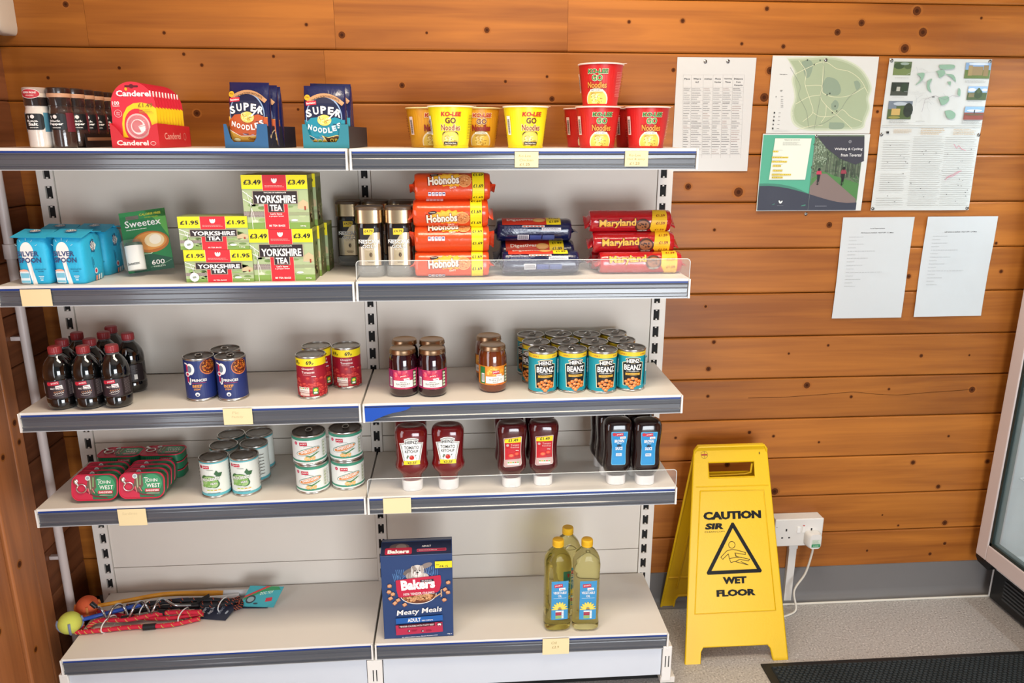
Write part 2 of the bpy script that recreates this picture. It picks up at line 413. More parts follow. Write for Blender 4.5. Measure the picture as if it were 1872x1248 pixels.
# ------------------------------------------------------------------ shelving
W = 0.8
white = mat('#ded8d0', .42, vary=.02); whiteb = mat('#ddd5ca', .5, vary=.02); edgew = mat('#e8e4de', .35, vary=0)
steel_and_slot_shade = mat('#0c0a0a', .7)
su = thing('shelving_unit', 'white two bay slotted steel shop shelving frame against the pine wall', 'shelving', (0, 0, 0))
SP = .0494; SZ = on_y(1197, 606, 0).z % SP
for xc, x0, x1 in ((-W, -.825, -.785), (0, -.0155, .0155), (W, .785, .825)):
    b = MB(); top = 1.415
    b.box(x0, xc-.0085, -.001, .045, 0, top, white); b.box(xc+.0085, x1, -.001, .045, 0, top, white)
    z = SZ-SP
    prev = 0
    while z < top+.1:
        s0, s1 = z-.0155, z+.0155
        if s0 > prev: b.box(xc-.0085, xc+.0085, -.001, .004, max(prev, 0), min(s0, top), white)
        prev = s1; z += SP
        if prev > top: break
    # small tongues at the ends of every slot
    z = SZ
    while z < top-.02:
        for sz in (-1, 1): b.box(xc-.0022, xc+.0022, -.001, .003, z+sz*.0138-.0025, z+sz*.0138+.0025, white)
        z += SP
    b.obj('upright', su)
    MB().box(xc-.0085, xc+.0085, .006, .044, 0, top, steel_and_slot_shade).obj('upright_slot_shade', su)  # near-black fill paints the shade inside the slots of the hollow upright
    MB().box(x0, x1, -.30, .04, .012, .03, white).obj('foot_rail', su)
PSE = [.045, .2545, .455, .65, .85, 1.05, 1.25, 1.415]
pm = None
for xa, xb in ((-.784, -.0165), (.0165, .784)):
    for z0, z1 in zip(PSE, PSE[1:]):
        b = MB(); b.box(0, xb-xa, 0, .012, 0, z1-z0-.0018, whiteb)
        b.obj('back_panel', su, bevel=.0012, loc=(xa, .004, z0))
# ---- shelves
strip = mat('#54575e', .16, spec=.9, vary=.10); stripl = mat('#b9bcc0', .25); bluee = mat('#23408c', .4); edge2 = mat('#bdb8b0', .4)
SH = {}   # (level, bay) -> (xL, xR, zL, zR, depth)
ZS = {1: ((1.4565, 1.456), (1.456, 1.4572)), 2: ((1.1528, 1.1546), (1.1552, 1.1527)), 3: ((.8477, .8525), (.8515, .8562)), 4: ((.5962, .6028), (.6018, .6030)), 5: ((.1742, .1802), (.1790, .1712))}
DY = {1: .282, 2: .285, 3: .285, 4: .285, 5: .297}
def shelf_z(lv, x):
    bay = 0 if x < 0 else 1; zl, zr = ZS[lv][bay]; t = (x+W)/W if bay == 0 else x/W
    return zl+(zr-zl)*t
names = {1: 'top', 2: 'second', 3: 'middle', 4: 'fourth', 5: 'bottom'}
for lv in range(1, 6):
    for bay in (0, 1):
        xa, xb = ((-.8045, -.0025), (.0025, .8))[bay]
        if lv == 5: xa, xb = ((-.802, -.0025), (.0035, .8))[bay]
        zl, zr = ZS[lv][bay]; D = DY[lv]
        ang = math.atan2(zr-zl, W); Lx = xb-xa
        root = thing('shelf', '%s white steel shelf of the %s bay with grey price strip' % (names[lv], ('left', 'right')[bay]), 'shelf', (xa, 0, shelf_z(lv, xa+.001 if bay == 0 else xa)), 0, None)
        root.rotation_euler = (0, -ang, 0)
        b = MB()
        b.box(0, Lx, -D, -.002, -.003, 0, white)
        b.box(0, Lx, -D-.0015, -D, -.006, .0005, edgew)
        b.box(0.001, Lx-.001, -.012, -.004, -.02, -.003, white)
        b.obj('tray', root, bevel=.0007)
        H = .0455
        MB().box(.0045, Lx-.0045, -D-.0008, -D+.006, -.0105, -.006, bluee).obj('blue_edge', root)
        b = MB(); pr = [(0, -.0105), (-.0035, -.0105), (-.0042, -.013), (-.0012, -.0145), (-.0008, -.021), (-.0016, -.0225), (-.0008, -.024), (-.0008, -.034), (-.003, -.036), (-.003, -.038), (-.0012, -.039), (-.0012, -.042), (-.004, -.0432), (-.004, -.0465), (.004, -.0465), (.004, -.0105)]
        b.loft([[(x, -D+a, z) for a, z in pr] for x in (.0045, Lx-.0045)], strip)
        b.obj('price_strip', root)
        MB().box(.0045, Lx-.0045, -D-.0048, -D+.002, -.0474, -.0458, stripl).obj('strip_edge', root)
        for x in (0, Lx-.004):
            b = MB(); b.prism([(-D-.006, 0), (-D-.006, -.047), (-D+.006, -.047), (-D+.02, -.03), (-.005, -.03 if lv == 5 else -.045), (-.005, -.002), (-D, -.002)], x, x+.004, edgew, 'x')
            b.obj('end_bracket', root, bevel=.0006)
        SH[lv, bay] = root
        if bay == 1 and lv in (2, 4):
            pass
# clear risers on two right bay shelves
acry = mat('#f1f4f2', .03, trans=.0, alpha=.07, ior=1.49, spec=.5, vary=0); acre = mat('#e9efec', .15, alpha=.75, vary=0)
for lv, pxl, pyl, pyr in ((2, 650, 472, 468), (4, 672, 872, 856)):
    root = SH[lv, 1]; D = DY[lv]; hh = .048
    poly = rrect(.001, -.004, .796, hh, .009)
    MB().prism(poly, -D+.0005, -D+.0022, acry).obj('clear_riser', root)
    e = MB(); pts = [(x, -D+.0013, z) for x, z in poly]
    e.tube(pts+[pts[0]], .0009, acre, 6); e.obj('riser_edge', root)
# torn blue strip on the middle shelf of the right bay
a = Art(); a.poly([(.004, -.0095), (.118, -.0095), (.112, -.014), (.104, -.018), (.09, -.0215), (.07, -.025), (.052, -.031), (.034, -.038), (.022, -.0445), (.004, -.0455)], mat('#0a4ab0', .4))
a.obj('blue_backing', SH[3, 1], front(-DY[3]-.005))
# base: plinth panels, kick board, end uprights
for bay in (0, 1):
    xa, xb = ((-.79, -.022), (.022, .785))[bay]
    MB().box(xa, xb, -.295, -.285, .035, .128, mat('#cfd4dc', .4)).obj('plinth', su, bevel=.0008)
MB().box(-.79, .79, -.265, -.255, .0005, .035, steel_and_slot_shade).obj('kick_board', su)
for xa, xb, sl in ((-.812, -.79, None), (-.020, .020, .0), (.787, .812, .8)):
    b = MB(); b.box(xa, xb, -.302, -.26, .02, .13, edgew); b.obj('base_end_cap', su, bevel=.0015)
    xc = (xa+xb)/2
    for dx in (-.0045, .0045):
        MB().box(xc+dx-.0013, xc+dx+.0013, -.3024, -.3, .065, .1, steel_and_slot_shade).obj('slot', su)
# ================================================================== goods: helpers
def spot(px, py, lv, dy=0.0):
    """pixel of the front foot of a thing -> point on the shelf"""
    z = ZS[lv][0][0]
    for _ in range(3): p = on_z(px, py, z); z = shelf_z(lv, p.x)
    return Vector((p.x, p.y+dy, z+.0004))
def on_shelf(x, y, lv): return Vector((x, y, shelf_z(lv, x)+.0004))
tin = mat('#c9c7c2', .28, metal=1.0, vary=.03); tind = mat('#8f8b86', .34, metal=1.0, vary=.05)
WHT, BLK, RED, YEL = '#f4f1ec', '#141214', '#c8102e', '#f2dc1c'
rnd = random.Random(11)
def jacks(a, x, y, s=1.0, rot=.09, tag2=True):
    a.rect(x-.0075*s, y-.0035*s, x+.0075*s, y+.0035*s, '#c21d3a', rot=rot)
    a.text("JACK'S", x, y-.0017*s, .0036*s, WHT, w=.0125*s, rot=rot)
    if tag2:
        a.rect(x+.001*s, y-.0095*s, x+.0125*s, y-.0045*s, WHT, rot=rot)
        a.same('rects', [(x+.0025*s, y-.0077*s, x+.011*s, y-.0067*s)], '#8a2a38')
def nutri(a, x, y, w, h, n=5, cols=('#7aa64a', '#d8a23a', '#7aa64a', '#c85a3a', '#7aa64a')):
    for i in range(n):
        a.same('rect', x+i*w/n+.0003, y, x+(i+1)*w/n-.0003, y+h, WHT); 
    a.up()
    for i in range(n):
        a.same('rect', x+i*w/n+.0006, y+h*.5, x+(i+1)*w/n-.0006, y+h*.92, cols[i % len(cols)])
    a.up()
def can_parts(root, r, h, art, pull=True, lidm=None):
    b = MB()
    b.lathe([(r-.002, 0), (r-.0004, .0008), (r, .0022), (r-.0004, .0036), (r-.0016, .005), (r-.0016, h-.005), (r-.0004, h-.0036), (r, h-.0018), (r-.0004, h-.0004), (r-.0014, h), (r-.0026, h-.0006), (r-.0028, h-.0036)], tin, 36, cap1=False)
    b.obj('body', root, smooth=40)
    b = MB(); zz = h-.0036
    b.lathe([(r-.0028, zz), (r-.005, zz), (r-.0056, zz+.0009), (r-.0068, zz+.0009), (r-.0075, zz), (r-.012, zz), (r-.0126, zz+.0005), (r-.0135, zz)], lidm or tind, 36, cap0=False)
    lid = b.obj('lid', root, smooth=35)
    if pull:
        b = MB(); pts = []
        for i in range(15):
            a_ = 2*PI*i/14; pts.append((.0078*math.cos(a_), .0105*math.sin(a_)+r*.20, zz+.0022+.0006*math.sin(a_)))
        b.tube(pts, .0013, tin, 6, False)
        b.lathe([(.0028, 0), (.0028, .0016), (.001, .002)], tin, 10, (0, r*.28+.012, zz))
        b.box(-.0035, .0035, r*.28+.006, r*.28+.0145, zz+.0012, zz+.002, tin)
        p = b.obj('ring_pull', lid, smooth=40)
        p.location = (0, 0, 0)
    art.obj('label', root, cyl(r-.0015), du=.005)
def put(proto, used, pos, rz, label, group=None, rot=None):
    if not used:
        used.append(1); proto.location = pos; proto.rotation_euler = rot or (0, 0, rz); proto['label'] = label
        if group: proto['group'] = group
        return proto
    return dup(proto, pos, rz, label, group, rot)

# ------------------------------------------------------------------ baked beans
r, h = .0375, .109; pr = PI*r
a = Art(); a.rect(-pr, .0056, pr, .1035, '#1795a6'); a.rect(-pr, .0925, pr, .1035, '#e3c42c')
for k in (-3, -1, 1, 3): a.same('text', '4 FOR 3', k*.026, .0955, .004, '#b5402a', w=.016)
ko = [(-.020, .0865), (-.0175, .0790), (-.0285, .0755), (-.0245, .0150), (.0245, .0150), (.0285, .0755), (.0175, .0790), (.020, .0865), (.010, .0895), (0, .0902), (-.010, .0895)]
a.poly(ko, '#efe4b8'); a.poly([(x*.93, .048+(y-.048)*.965) for x, y in ko], '#0f1011')
a.text('HEINZ', 0, .0755, .0098, WHT, w=.0325, bold=.035, arc=.0018)
a.text('EST 1869', 0, .0732, .0016, '#b89a5a', w=.011)
a.text('BEANZ', 0, .0565, .0145, WHT, w=.045, bold=.03)
a.text('in a rich tomato sauce', 0, .0525, .0024, WHT, w=.034)
a.rect(-.0185, .0432, .0185, .0490, '#d8a838'); a.rects([(-.013, .0452, -.0115, .0475), (-.010, .0457, .0, .0467), (.002, .0452, .0035, .0475), (.005, .0457, .013, .0467)], '#4a3010')
for x, z, q in ((-.016, .026, 0), (-.009, .031, .3), (0, .035, 1), (.009, .032, 0), (.016, .027, .4), (-.012, .020, 1), (-.003, .025, .2), (.006, .024, 1), (.014, .0195, 0), (-.005, .015, .3), (.004, .0165, 0), (-.001, .011, 1)):
    a.ell(x, z, .0052, .0045, '#8f3c12'); a.same('ell', x, z+.0003, .0047, .004, ('#d9782a', '#e08a3c')[q > .5]); a.up(); a.same('ell', x-.001, z+.0016, .0016, .0011, '#f3c08a')
a.rect(.034, .012, .052, .09, '#1795a6'); a.rects([(.036, .05, .044, .085)], WHT); a.lines(.037, .052, .043, .083, 12, '#2c2c2c')
can = thing('bean_can', 'teal can of baked beans', 'can'); can_parts(can, r, h, a); snapshot(can)
def can_front(px, py, lv, r): p = spot(px, py, lv); return Vector((p.x, p.y+r, p.z))
u_ = []; p0 = can_front(996.5, 720.5, 3, r); q0 = can_front(1103.5, 720.0, 3, r)
xs0 = [p0.x, (p0.x+q0.x)/2-.0005, q0.x]; p3 = can_front(1157.0, 716.5, 3, r)
mid = xs0[1]; xs0 = [mid-.0762, mid, mid+.0762]; p3.x = max(p3.x, mid+.1524)
rowA = [(xs0[0], p0.y), (xs0[1], p0.y+.001), (xs0[2], q0.y), (p3.x, p3.y+.0035)]
rowB = [(rowA[0][0]-.0095, rowA[0][1]+.0765), (rowA[1][0]-.0095, rowA[1][1]+.0768), (rowA[2][0]-.0095, rowA[2][1]+.0765), (rowA[3][0]-.0095, rowA[3][1]+.0768)]
rowC = [(x-.006, y+.0764) for x, y in rowB]
nm = ('leftmost', 'second from left', 'third from left', 'rightmost')
for row, rn in ((rowA, 'front'), (rowB, 'middle'), (rowC, 'back')):
    for i, (x, y) in enumerate(row):
        put(can, u_, on_shelf(x, y, 3), (.10, .12, .06, -.06)[i]+rnd.uniform(-.04, .04)+(rnd.uniform(-1.2, -.5) if rn != 'front' else 0), 'teal baked bean can with yellow top band, %s row, %s' % (rn, nm[i]), 'teal cans of baked beans')

# ------------------------------------------------------------------ beef stew
r, h = .0375, .109; pr = PI*r
a = Art(); a.rect(-pr, .0062, pr, .1035, '#1f2f6b')
a.ell(.026, .086, .0215, .0195, '#c9744a', 26); a.ell(.026, .087, .0198, .0175, '#5a2412', 26)
rb = random.Random(5); a.blobs([(.026+.0165*math.cos(t)*q, .087+.0145*math.sin(t)*q, rb.uniform(.002, .0034), rb.uniform(.0016, .0028)) for t, q in [(rb.uniform(0, 6.28), rb.random()**.5) for _ in range(26)]], '#a8501e')
a.blobs([(.026+.0165*math.cos(t)*q, .087+.0145*math.sin(t)*q, .0018, .0015) for t, q in [(rb.uniform(0, 6.28), rb.random()**.5) for _ in range(16)]], '#d98a2c')
a.rect(-.052, .1035, .06, .1036, '#1f2f6b')
a.line([(-.0335, .097), (-.029, .0965), (-.0255, .094)], .0035, WHT); a.ell(-.0185, .083, .0105, .0145, WHT, 22); a.ell(-.0205, .083, .006, .009, '#6f7a8c', 16); a.rect(-.0288, .048, -.0245, .094, '#c4264e', .001); a.ell(-.0265, .070, .0062, .0062, WHT, 14); a.ell(-.0265, .070, .0038, .0038, '#c4264e', 12)
a.line([(-.0255, .050), (-.0225, .0445), (-.020, .0455), (-.0195, .06)], .0026, WHT)
a.text('PRINCES', .001, .0515, .0066, WHT, w=.034, bold=.025); a.rect(-.016, .0478, .016, .0486, '#c4264e')
a.text('BEEF', -.005, .0365, .0072, '#e09a4a', w=.0215, bold=.03); a.text('STEW', -.006, .0295, .0046, '#e09a4a', w=.0145, bold=.03)
a.ell(-.006, .019, .0052, .0052, WHT, 14); a.ell(-.006, .0175, .0028, .0024, '#1f2f6b', 10)
a.rects([(-pr+.01, .02, -pr+.03, .09)], WHT); a.lines(-pr+.011, .022, -pr+.029, .088, 22, '#30303a')
can = thing('stew_can', 'navy can of beef stew', 'can'); can_parts(can, r, h, a, lidm=mat('#6f6862', .4, metal=1)); snapshot(can)
u_ = []
pA = can_front(361.5, 734.5, 3, r); pB = can_front(420, 734.0, 3, r)
if (pB-pA).length < 2*r+.001: pA.x = pB.x-2*r-.001
put(can, u_, pA, .22, 'navy beef stew can, left of the front pair', 'navy stew cans')
put(can, u_, pB, .17, 'navy beef stew can, right of the front pair', 'navy stew cans')
put(can, u_, on_shelf(-.3560, -.1430, 3), .5, 'navy beef stew can standing behind the front pair', 'navy stew cans')

# ------------------------------------------------------------------ chopped tomatoes
a = Art(); a.rect(-pr, .0062, pr, .1035, '#9a1428'); a.rect(-pr, .0845, pr, .1035, '#f0d81e')
for x in (-.098, -.036, .0, .062): a.same('text', '69', x, .0888, .0098, BLK, w=.0135, bold=.03); a.same('text', 'p', x+.0098, .0878, .0058, BLK, w=.004, bold=.03)
rb = random.Random(8); P_ = []
for _ in range(150): P_.append((rb.uniform(-pr, pr), .008+rb.random()**1.3*.046, rb.uniform(.004, .0075), rb.uniform(.003, .006)))
a.blobs(P_[:75], '#b92a2c', 7); a.blobs([(x, y+.0012, rx*.6, ry*.5) for x, y, rx, ry in P_[:75]], '#cf4a40', 7); a.blobs(P_[75:], '#a81d24', 7); a.blobs([(x, y+.001, rx*.6, ry*.5) for x, y, rx, ry in P_[75:]], '#c8413a', 7)
for x in (-.004, -.1):
    a.text('Chopped', x, .0745, .0065, '#f0d8d4', w=.029); a.text('Tomatoes', x+.001, .0665, .006, '#f0d8d4', w=.031); a.rects([(x-.012, .0625, x+.008, .0634)], '#e0b0a8'); a.text('400g', x+.014, .0565, .0032, WHT, w=.011)
a.rect(-.030, .017, -.002, .031, '#e4cfc6'); a.lines(-.029, .0185, -.003, .030, 5, '#8a6a60'); nutri(a, -.029, .0235, .026, .006)
a.rect(-.026, .009, -.002, .016, '#d8bdb2'); a.rect(.006, .0125, .019, .0295, '#2f7a34', .002); a.ell(.0125, .0235, .0045, .0038, '#e4dc4a', 12); a.rects([(.0085, .0145, .0165, .0185)], WHT)
can = thing('tomato_can', 'red can of chopped tomatoes', 'can'); can_parts(can, r, h, a, pull=False, lidm=mat('#a39d94', .35, metal=1)); snapshot(can)
u_ = []; pA = can_front(567.5, 730, 3, r); pC = can_front(628, 711.5, 3, r)
pB = on_shelf(pA.x+.0015, pA.y+.0765, 3)
if (pC.xy-pB.xy).length < 2*r+.001: pC.x = pB.x+2*r+.001
put(can, u_, pA, .03, 'red chopped tomato can with yellow band, nearest the shelf edge', 'red tomato cans')
put(can, u_, pC, .22, 'red chopped tomato can set back at the right beside the upright', 'red tomato cans')
put(can, u_, pB, .6, 'red chopped tomato can half hidden behind the nearest one', 'red tomato cans')

# ------------------------------------------------------------------ processed peas
r, h = .0365, .101; pr = PI*r
a = Art(); a.rect(-pr, .0056, pr, .096, '#dfe4dc'); a.rect(-pr, .0925, pr, .096, '#5fb0ba'); a.rect(-pr, .0056, pr, .0125, '#5fb0ba')
a.ell(-.0275, .0835, .0045, .0045, '#b8284a', 14); jacks(a, -.0125, .0835, 1.15, .03, False)
a.rects([(-.012, .0765, .004, .0770), (-.010, .0750, .006, .0755)], '#5a6a5a')
a.blobs([(-.006, .045, .0215, .0165), (-.018, .050, .010, .012), (.006, .038, .012, .011)], '#3d6a3a', 16); a.blobs([(-.007, .045, .0195, .0145), (.004, .038, .010, .009)], '#9cc07a', 16)
a.poly([(.006, .066), (.012, .075), (.0165, .068), (.026, .067), (.022, .058), (.014, .056)], '#33603a')
rb = random.Random(2); a.blobs([(rb.uniform(-.024, .012), rb.uniform(.032, .056), .0036, .0036) for _ in range(16)], '#7fae58', 8)
a.text('PROCESSED', -.003, .0475, .0082, WHT, w=.043, bold=.03, rot=.13, out='#2c5230'); a.text('PEAS', .004, .0375, .005, WHT, w=.014, bold=.03, rot=.13, out='#2c5230')
for i, c in enumerate(('#b8c860', '#b8c860', '#c8a048', '#e8b048')): a.same('rect', -.014+i*.0085, .0165, -.0065+i*.0085, .024, WHT); a.up(); a.same('rect', -.0135+i*.0085, .0205, -.007+i*.0085, .0235, c)
a.rects([(-.012, .0138, .016, .0148)], '#4a6a78')
for i in range(7): a.same('rects', [(.045, .022+i*.009, .066, .0232+i*.009)], '#4a4440'); a.same('rects', [(.046, .025+i*.009, .0585, .0255+i*.009)], '#7a746c')
for i in range(7): a.same('rects', [(-.09, .022+i*.009, -.05, .0232+i*.009)], '#4a4440')
can = thing('pea_can', 'white can of processed peas', 'can'); can_parts(can, r, h, a, pull=False, lidm=mat('#7d7973', .4, metal=1)); snapshot(can)
u_ = []; p1 = can_front(391, 911, 4, r); p2 = can_front(443.5, 907.5, 4, r)
if p2.x-p1.x < 2*r+.0012: m_ = (p1.x+p2.x)/2; p1.x, p2.x = m_-r-.0006, m_+r+.0006
g = 'white cans of processed peas'
put(can, u_, on_shelf(p1.x, p1.y, 4), .05, 'white processed pea can, front row, left', g); put(can, u_, on_shelf(p2.x, p2.y, 4), .03, 'white processed pea can, front row, right', g)
put(can, u_, on_shelf(p1.x+.004, p1.y+.074, 4), -.9, 'white pea can turned away, middle row, left', g); put(can, u_, on_shelf(p2.x+.006, p2.y+.076, 4), -1.0, 'white pea can with small print showing, middle row, right', g)
put(can, u_, on_shelf(p1.x+.003, p1.y+.148, 4), -1.4, 'white pea can turned away, back row, left', g); put(can, u_, on_shelf(p2.x+.002, p2.y+.150, 4), -1.1, 'white pea can with small print showing, back row, right', g)

# ------------------------------------------------------------------ sweetcorn
r, h = .0435, .0785; pr = PI*r
a = Art(); a.rect(-pr, .005, pr, .0735, '#e4e6e0'); a.rect(-pr, .0665, pr, .0735, '#3e8f74'); a.rect(-pr, .009, pr, .014, '#3e8f74')
a.ell(-.031, .0585, .0045, .0045, '#c02a4c', 14); a.ell(-.031, .0585, .0025, .0025, '#e07088', 10); jacks(a, -.0105, .0575, 1.3, .04, False)
a.line([(-.01, .0505), (0, .0525), (.008, .0515), (.014, .0475)], .0006, '#4a5a50')
a.ell(.0005, .0375, .0315, .0085, '#3d7c5c', 26, rot=.27); a.ell(.0005, .0375, .030, .0072, WHT, 26, rot=.27); a.ell(.002, .0378, .0280, .0060, '#d98a4e', 26, rot=.27)
a.poly([(-.008, .0265), (.006, .0255), (.022, .0335), (.030, .0345), (.018, .0285), (.006, .0215)], '#3f7d3e')
a.text('SWEETCORN', .0035, .0360, .0064, WHT, w=.042, bold=.03, rot=.25)
rb = random.Random(4); a.blobs([(.004+rb.uniform(-.013, .013), .0185+rb.uniform(-.0035, .004), .0026, .0022) for _ in range(22)], '#e2a860', 8); a.blobs([(.004+rb.uniform(-.012, .012), .019+rb.uniform(-.003, .004), .0016, .0013) for _ in range(18)], '#f3cf90', 7)
for i in range(5): a.same('rect', .038, .019+i*.0085, .0455, .026+i*.0085, '#c4cbb8'); a.up(); a.same('rects', [(.039, .0205+i*.0085, .0445, .0222+i*.0085)], '#7f8f60')
a.lines(.047, .02, .053, .062, 12, '#6a6a60')
can = thing('sweetcorn_can', 'white can of sweetcorn with green bands', 'can'); can_parts(can, r, h, a, lidm=mat('#6a635e', .4, metal=1)); snapshot(can)
u_ = []; p1 = can_front(569, 903.5, 4, r); p2 = can_front(632, 896.5, 4, r); g = 'white sweetcorn cans in two stacks'
if p2.x-p1.x < 2*r+.0012: m_ = (p1.x+p2.x)/2; p1.x, p2.x = m_-r-.0006, m_+r+.0006
p1 = on_shelf(p1.x, p1.y, 4); p2 = on_shelf(p2.x, p2.y, 4)
put(can, u_, p1, -.03, 'white sweetcorn can, bottom of the left stack', g); put(can, u_, p2, .16, 'white sweetcorn can, bottom of the right stack', g)
put(can, u_, p1+Vector((-.003, 0, h+.0003)), .08, 'white sweetcorn can, top of the left stack', g); put(can, u_, p2+Vector((-.001, .001, h+.0003)), .0, 'white sweetcorn can, top of the right stack', g)

# ------------------------------------------------------------------ sardine tins
def tin_outline(w, h, r, n=6): return rrect(-w/2, -h/2, w/2, h/2, r, n)
TW, THh, TT = .112, .066, .023
tg = mat('#1f6b48', .35, vary=.05); tr = mat('#c62442', .35)
a = Art()
a.poly(tin_outline(TW-.006, THh-.006, .019), '#c22845'); 
a.poly([(-.004, -.030), (-.010, 0), (-.004, .030), (.034, .030), (.044, .027), (.052, .018), (.053, -.018), (.044, -.028), (.034, -.030)], '#2c6b46')
a.ell(.023, .004, .026, .024, '#3c9464', 22); a.poly([(-.016, .028), (-.020, 0), (-.008, -.018), (.004, .0), (.0, .029)], '#6e5548')
a.line([(-.012, .02), (-.010, -.004)], .003, '#a3b08a'); a.line([(-.004, .024), (-.004, .002)], .003, '#7fae72'); a.line([(-.02, -.01), (.0, -.022), (.03, -.026)], .003, '#7a1c30'); a.line([(-.016, -.002), (-.012, -.016)], .002, '#d87a7a'); a.line([(-.006, -.004), (-.0, -.014)], .002, '#d87a7a')
a.text('JOHN', .023, .006, .0105, WHT, w=.030, bold=.01); a.text('WEST', .028, -.0055, .0100, WHT, w=.033, bold=.01); a.line([(.006, .019), (.014, .0185)], .0016, WHT)
a.rect(.008, -.0165, .044, -.0085, '#c22845', .002); a.text('SARDINES', .026, -.0148, .0045, WHT, w=.031); a.rects([(.012, -.0205, .044, -.0195)], '#e8c8c0')
a.ell(-.0165, .0235, .0062, .0062, '#dfe6e4', 14); a.ell(-.0165, .0235, .004, .004, '#9fb2b8', 10)
a2 = Art(); a2.rect(-.036, -TT/2+.003, .036, TT/2-.003, '#1f7a50')
for i in range(7): a2.same('rects', [(-.034+i*.005, -.006, -.0315+i*.005, .006)], '#2f9a68')
a2.rect(.001, -.005, .034, .005, '#c22845', .002); a2.text('SARDINES', .0175, -.0028, .0055, WHT, w=.028)
a3 = Art(); a3.rect(-.036, -TT/2+.003, .036, TT/2-.003, '#3a6a4a'); a3.rects([(-.034, -.004, .0, .004)], '#b83a50'); a3.lines(.002, -.006, .034, .006, 3, '#c8d0b8')
def sardine(label):
    t = thing('sardine_tin', label, 'tin')
    # lies flat: outline in xy, thickness along z, lid up
    def rg(w, h, rr, z): return [(x, y, z) for x, y in tin_outline(w, h, rr)]
    b = MB(); b.loft([rg(TW-.008, THh-.008, .017, 0), rg(TW-.003, THh-.003, .0195, .0015), rg(TW-.003, THh-.003, .0195, TT-.003)], tg, cap1=False); b.obj('body', t, smooth=40)
    b = MB(); b.loft([rg(TW-.003, THh-.003, .0195, TT-.003), rg(TW, THh, .021, TT-.0025), rg(TW, THh, .021, TT-.0006), rg(TW-.002, THh-.002, .020, TT), rg(TW-.005, THh-.005, .0185, TT-.0005), rg(TW-.006, THh-.006, .018, TT-.002)], tr, cap0=False); l = b.obj('lid', t, smooth=40)
    a.obj('lid_print', l, lambda u, v, w: (u, v, TT-.002+w))
    b = MB(); pts = [(-.031+.0115*math.cos(q)*1.0, -.002+.0105*math.sin(q), TT+.0008) for q in [2*PI*i/16 for i in range(17)]]
    b.tube(pts, .0018, mat('#dcdad6', .25, metal=1), 6, False); b.tube([(-.0385, .006, TT+.0008), (-.0445, .013, TT+.0006), (-.0475, .018, TT+.0004)], [.0022, .005, .0035], mat('#dcdad6', .25, metal=1), 8)
    b.lathe([(.0062, 0), (.0062, .0012), (.004, .002)], mat('#dcdad6', .25, metal=1), 14, (-.0455, .0155, TT-.0012)); b.obj('ring_pull', l, smooth=50)
    y0 = -THh/2+.0015
    a2.obj('side_label', t, lambda u, v, w: (u, y0-w, TT/2-.0015+v)); a3.obj('side_label', t, lambda u, v, w: (u, -y0+w, TT/2-.0015+v))
    a4 = Art(); a4.rect(-.012, -.007, .012, .007, '#2a5a40'); a4.text('OMEGA', 0, -.0025, .005, '#a8c8a0', w=.018)
    return snapshot(t)
t = sardine('x'); u_ = []
def up_rot(lean, rz=0): # stands on its long edge: lid faces the front, leaning back
    return (PI/2-lean, 0, rz)
g = 'sardine tins on the fourth shelf'
fl = spot(169, 921, 4); fr = spot(256, 917, 4)
for j, (f, nmz) in enumerate(((fl, 'left'), (fr, 'right'))):
    lean = .30
    for i in range(4):
        c_, s_ = math.cos(lean), math.sin(lean)
        x = f.x+(.0045 if j == 0 else .0035); y0 = f.y+.003+i*(TT+.0009)/c_
        # centre line foot: lower edge of the lid front at y0
        # local (0,-THh/2,TT) -> (0, y0, 0)
        rotm = Matrix.Rotation(PI/2-lean, 3, 'X')
        off = rotm @ Vector((0, -THh/2, TT)); off2 = rotm @ Vector((0, -THh/2, 0))
        pos = on_shelf(x, y0, 4)-Vector((0, off.y, min(off.z, off2.z)))
        put(t, u_, pos, 0, 'sardine tin on edge, %s row, %s' % (nmz, ('frontmost', 'second from the front', 'third from the front', 'fourth from the front')[i]), g, rot=up_rot(lean))
    yb = f.y+.003+4*(TT+.0009)/.955+.042+.018
    yb = min(yb, -.002-THh/2)
    for i in range(3):
        p = on_shelf(f.x+(.012 if j == 0 else .006), yb, 4)+Vector((0, 0, i*(TT+.0003)))
        put(t, u_, p, 0, 'sardine tin lying flat, %s back stack, %s' % (nmz, ('bottom', 'middle', 'top')[i]), g)
# ================================================================== bottles and jars
def interp(prof, z):
    for a_, b_ in zip(prof, prof[1:]):
        if a_[0] <= z <= b_[0] and b_[0] > a_[0]:
            t_ = (z-a_[0])/(b_[0]-a_[0]); return [a_[i]+(b_[i]-a_[i])*t_ for i in range(1, len(a_))]
    return list(prof[-1][1:])
def onfront(prof, off=.0004):
    """lay a label on the front of a squashed profile (z, rx, ry, e)"""
    def fn(u, v, w):
        rx, ry, e = interp(prof, v); q = min(abs(u)/rx, .985)
        return (u, -ry*(1-q**e)**(1/e)-w-off, v)
    return fn
def round_prof(prof): return [(z, r_, r_, 2.0) for r_, z in prof]
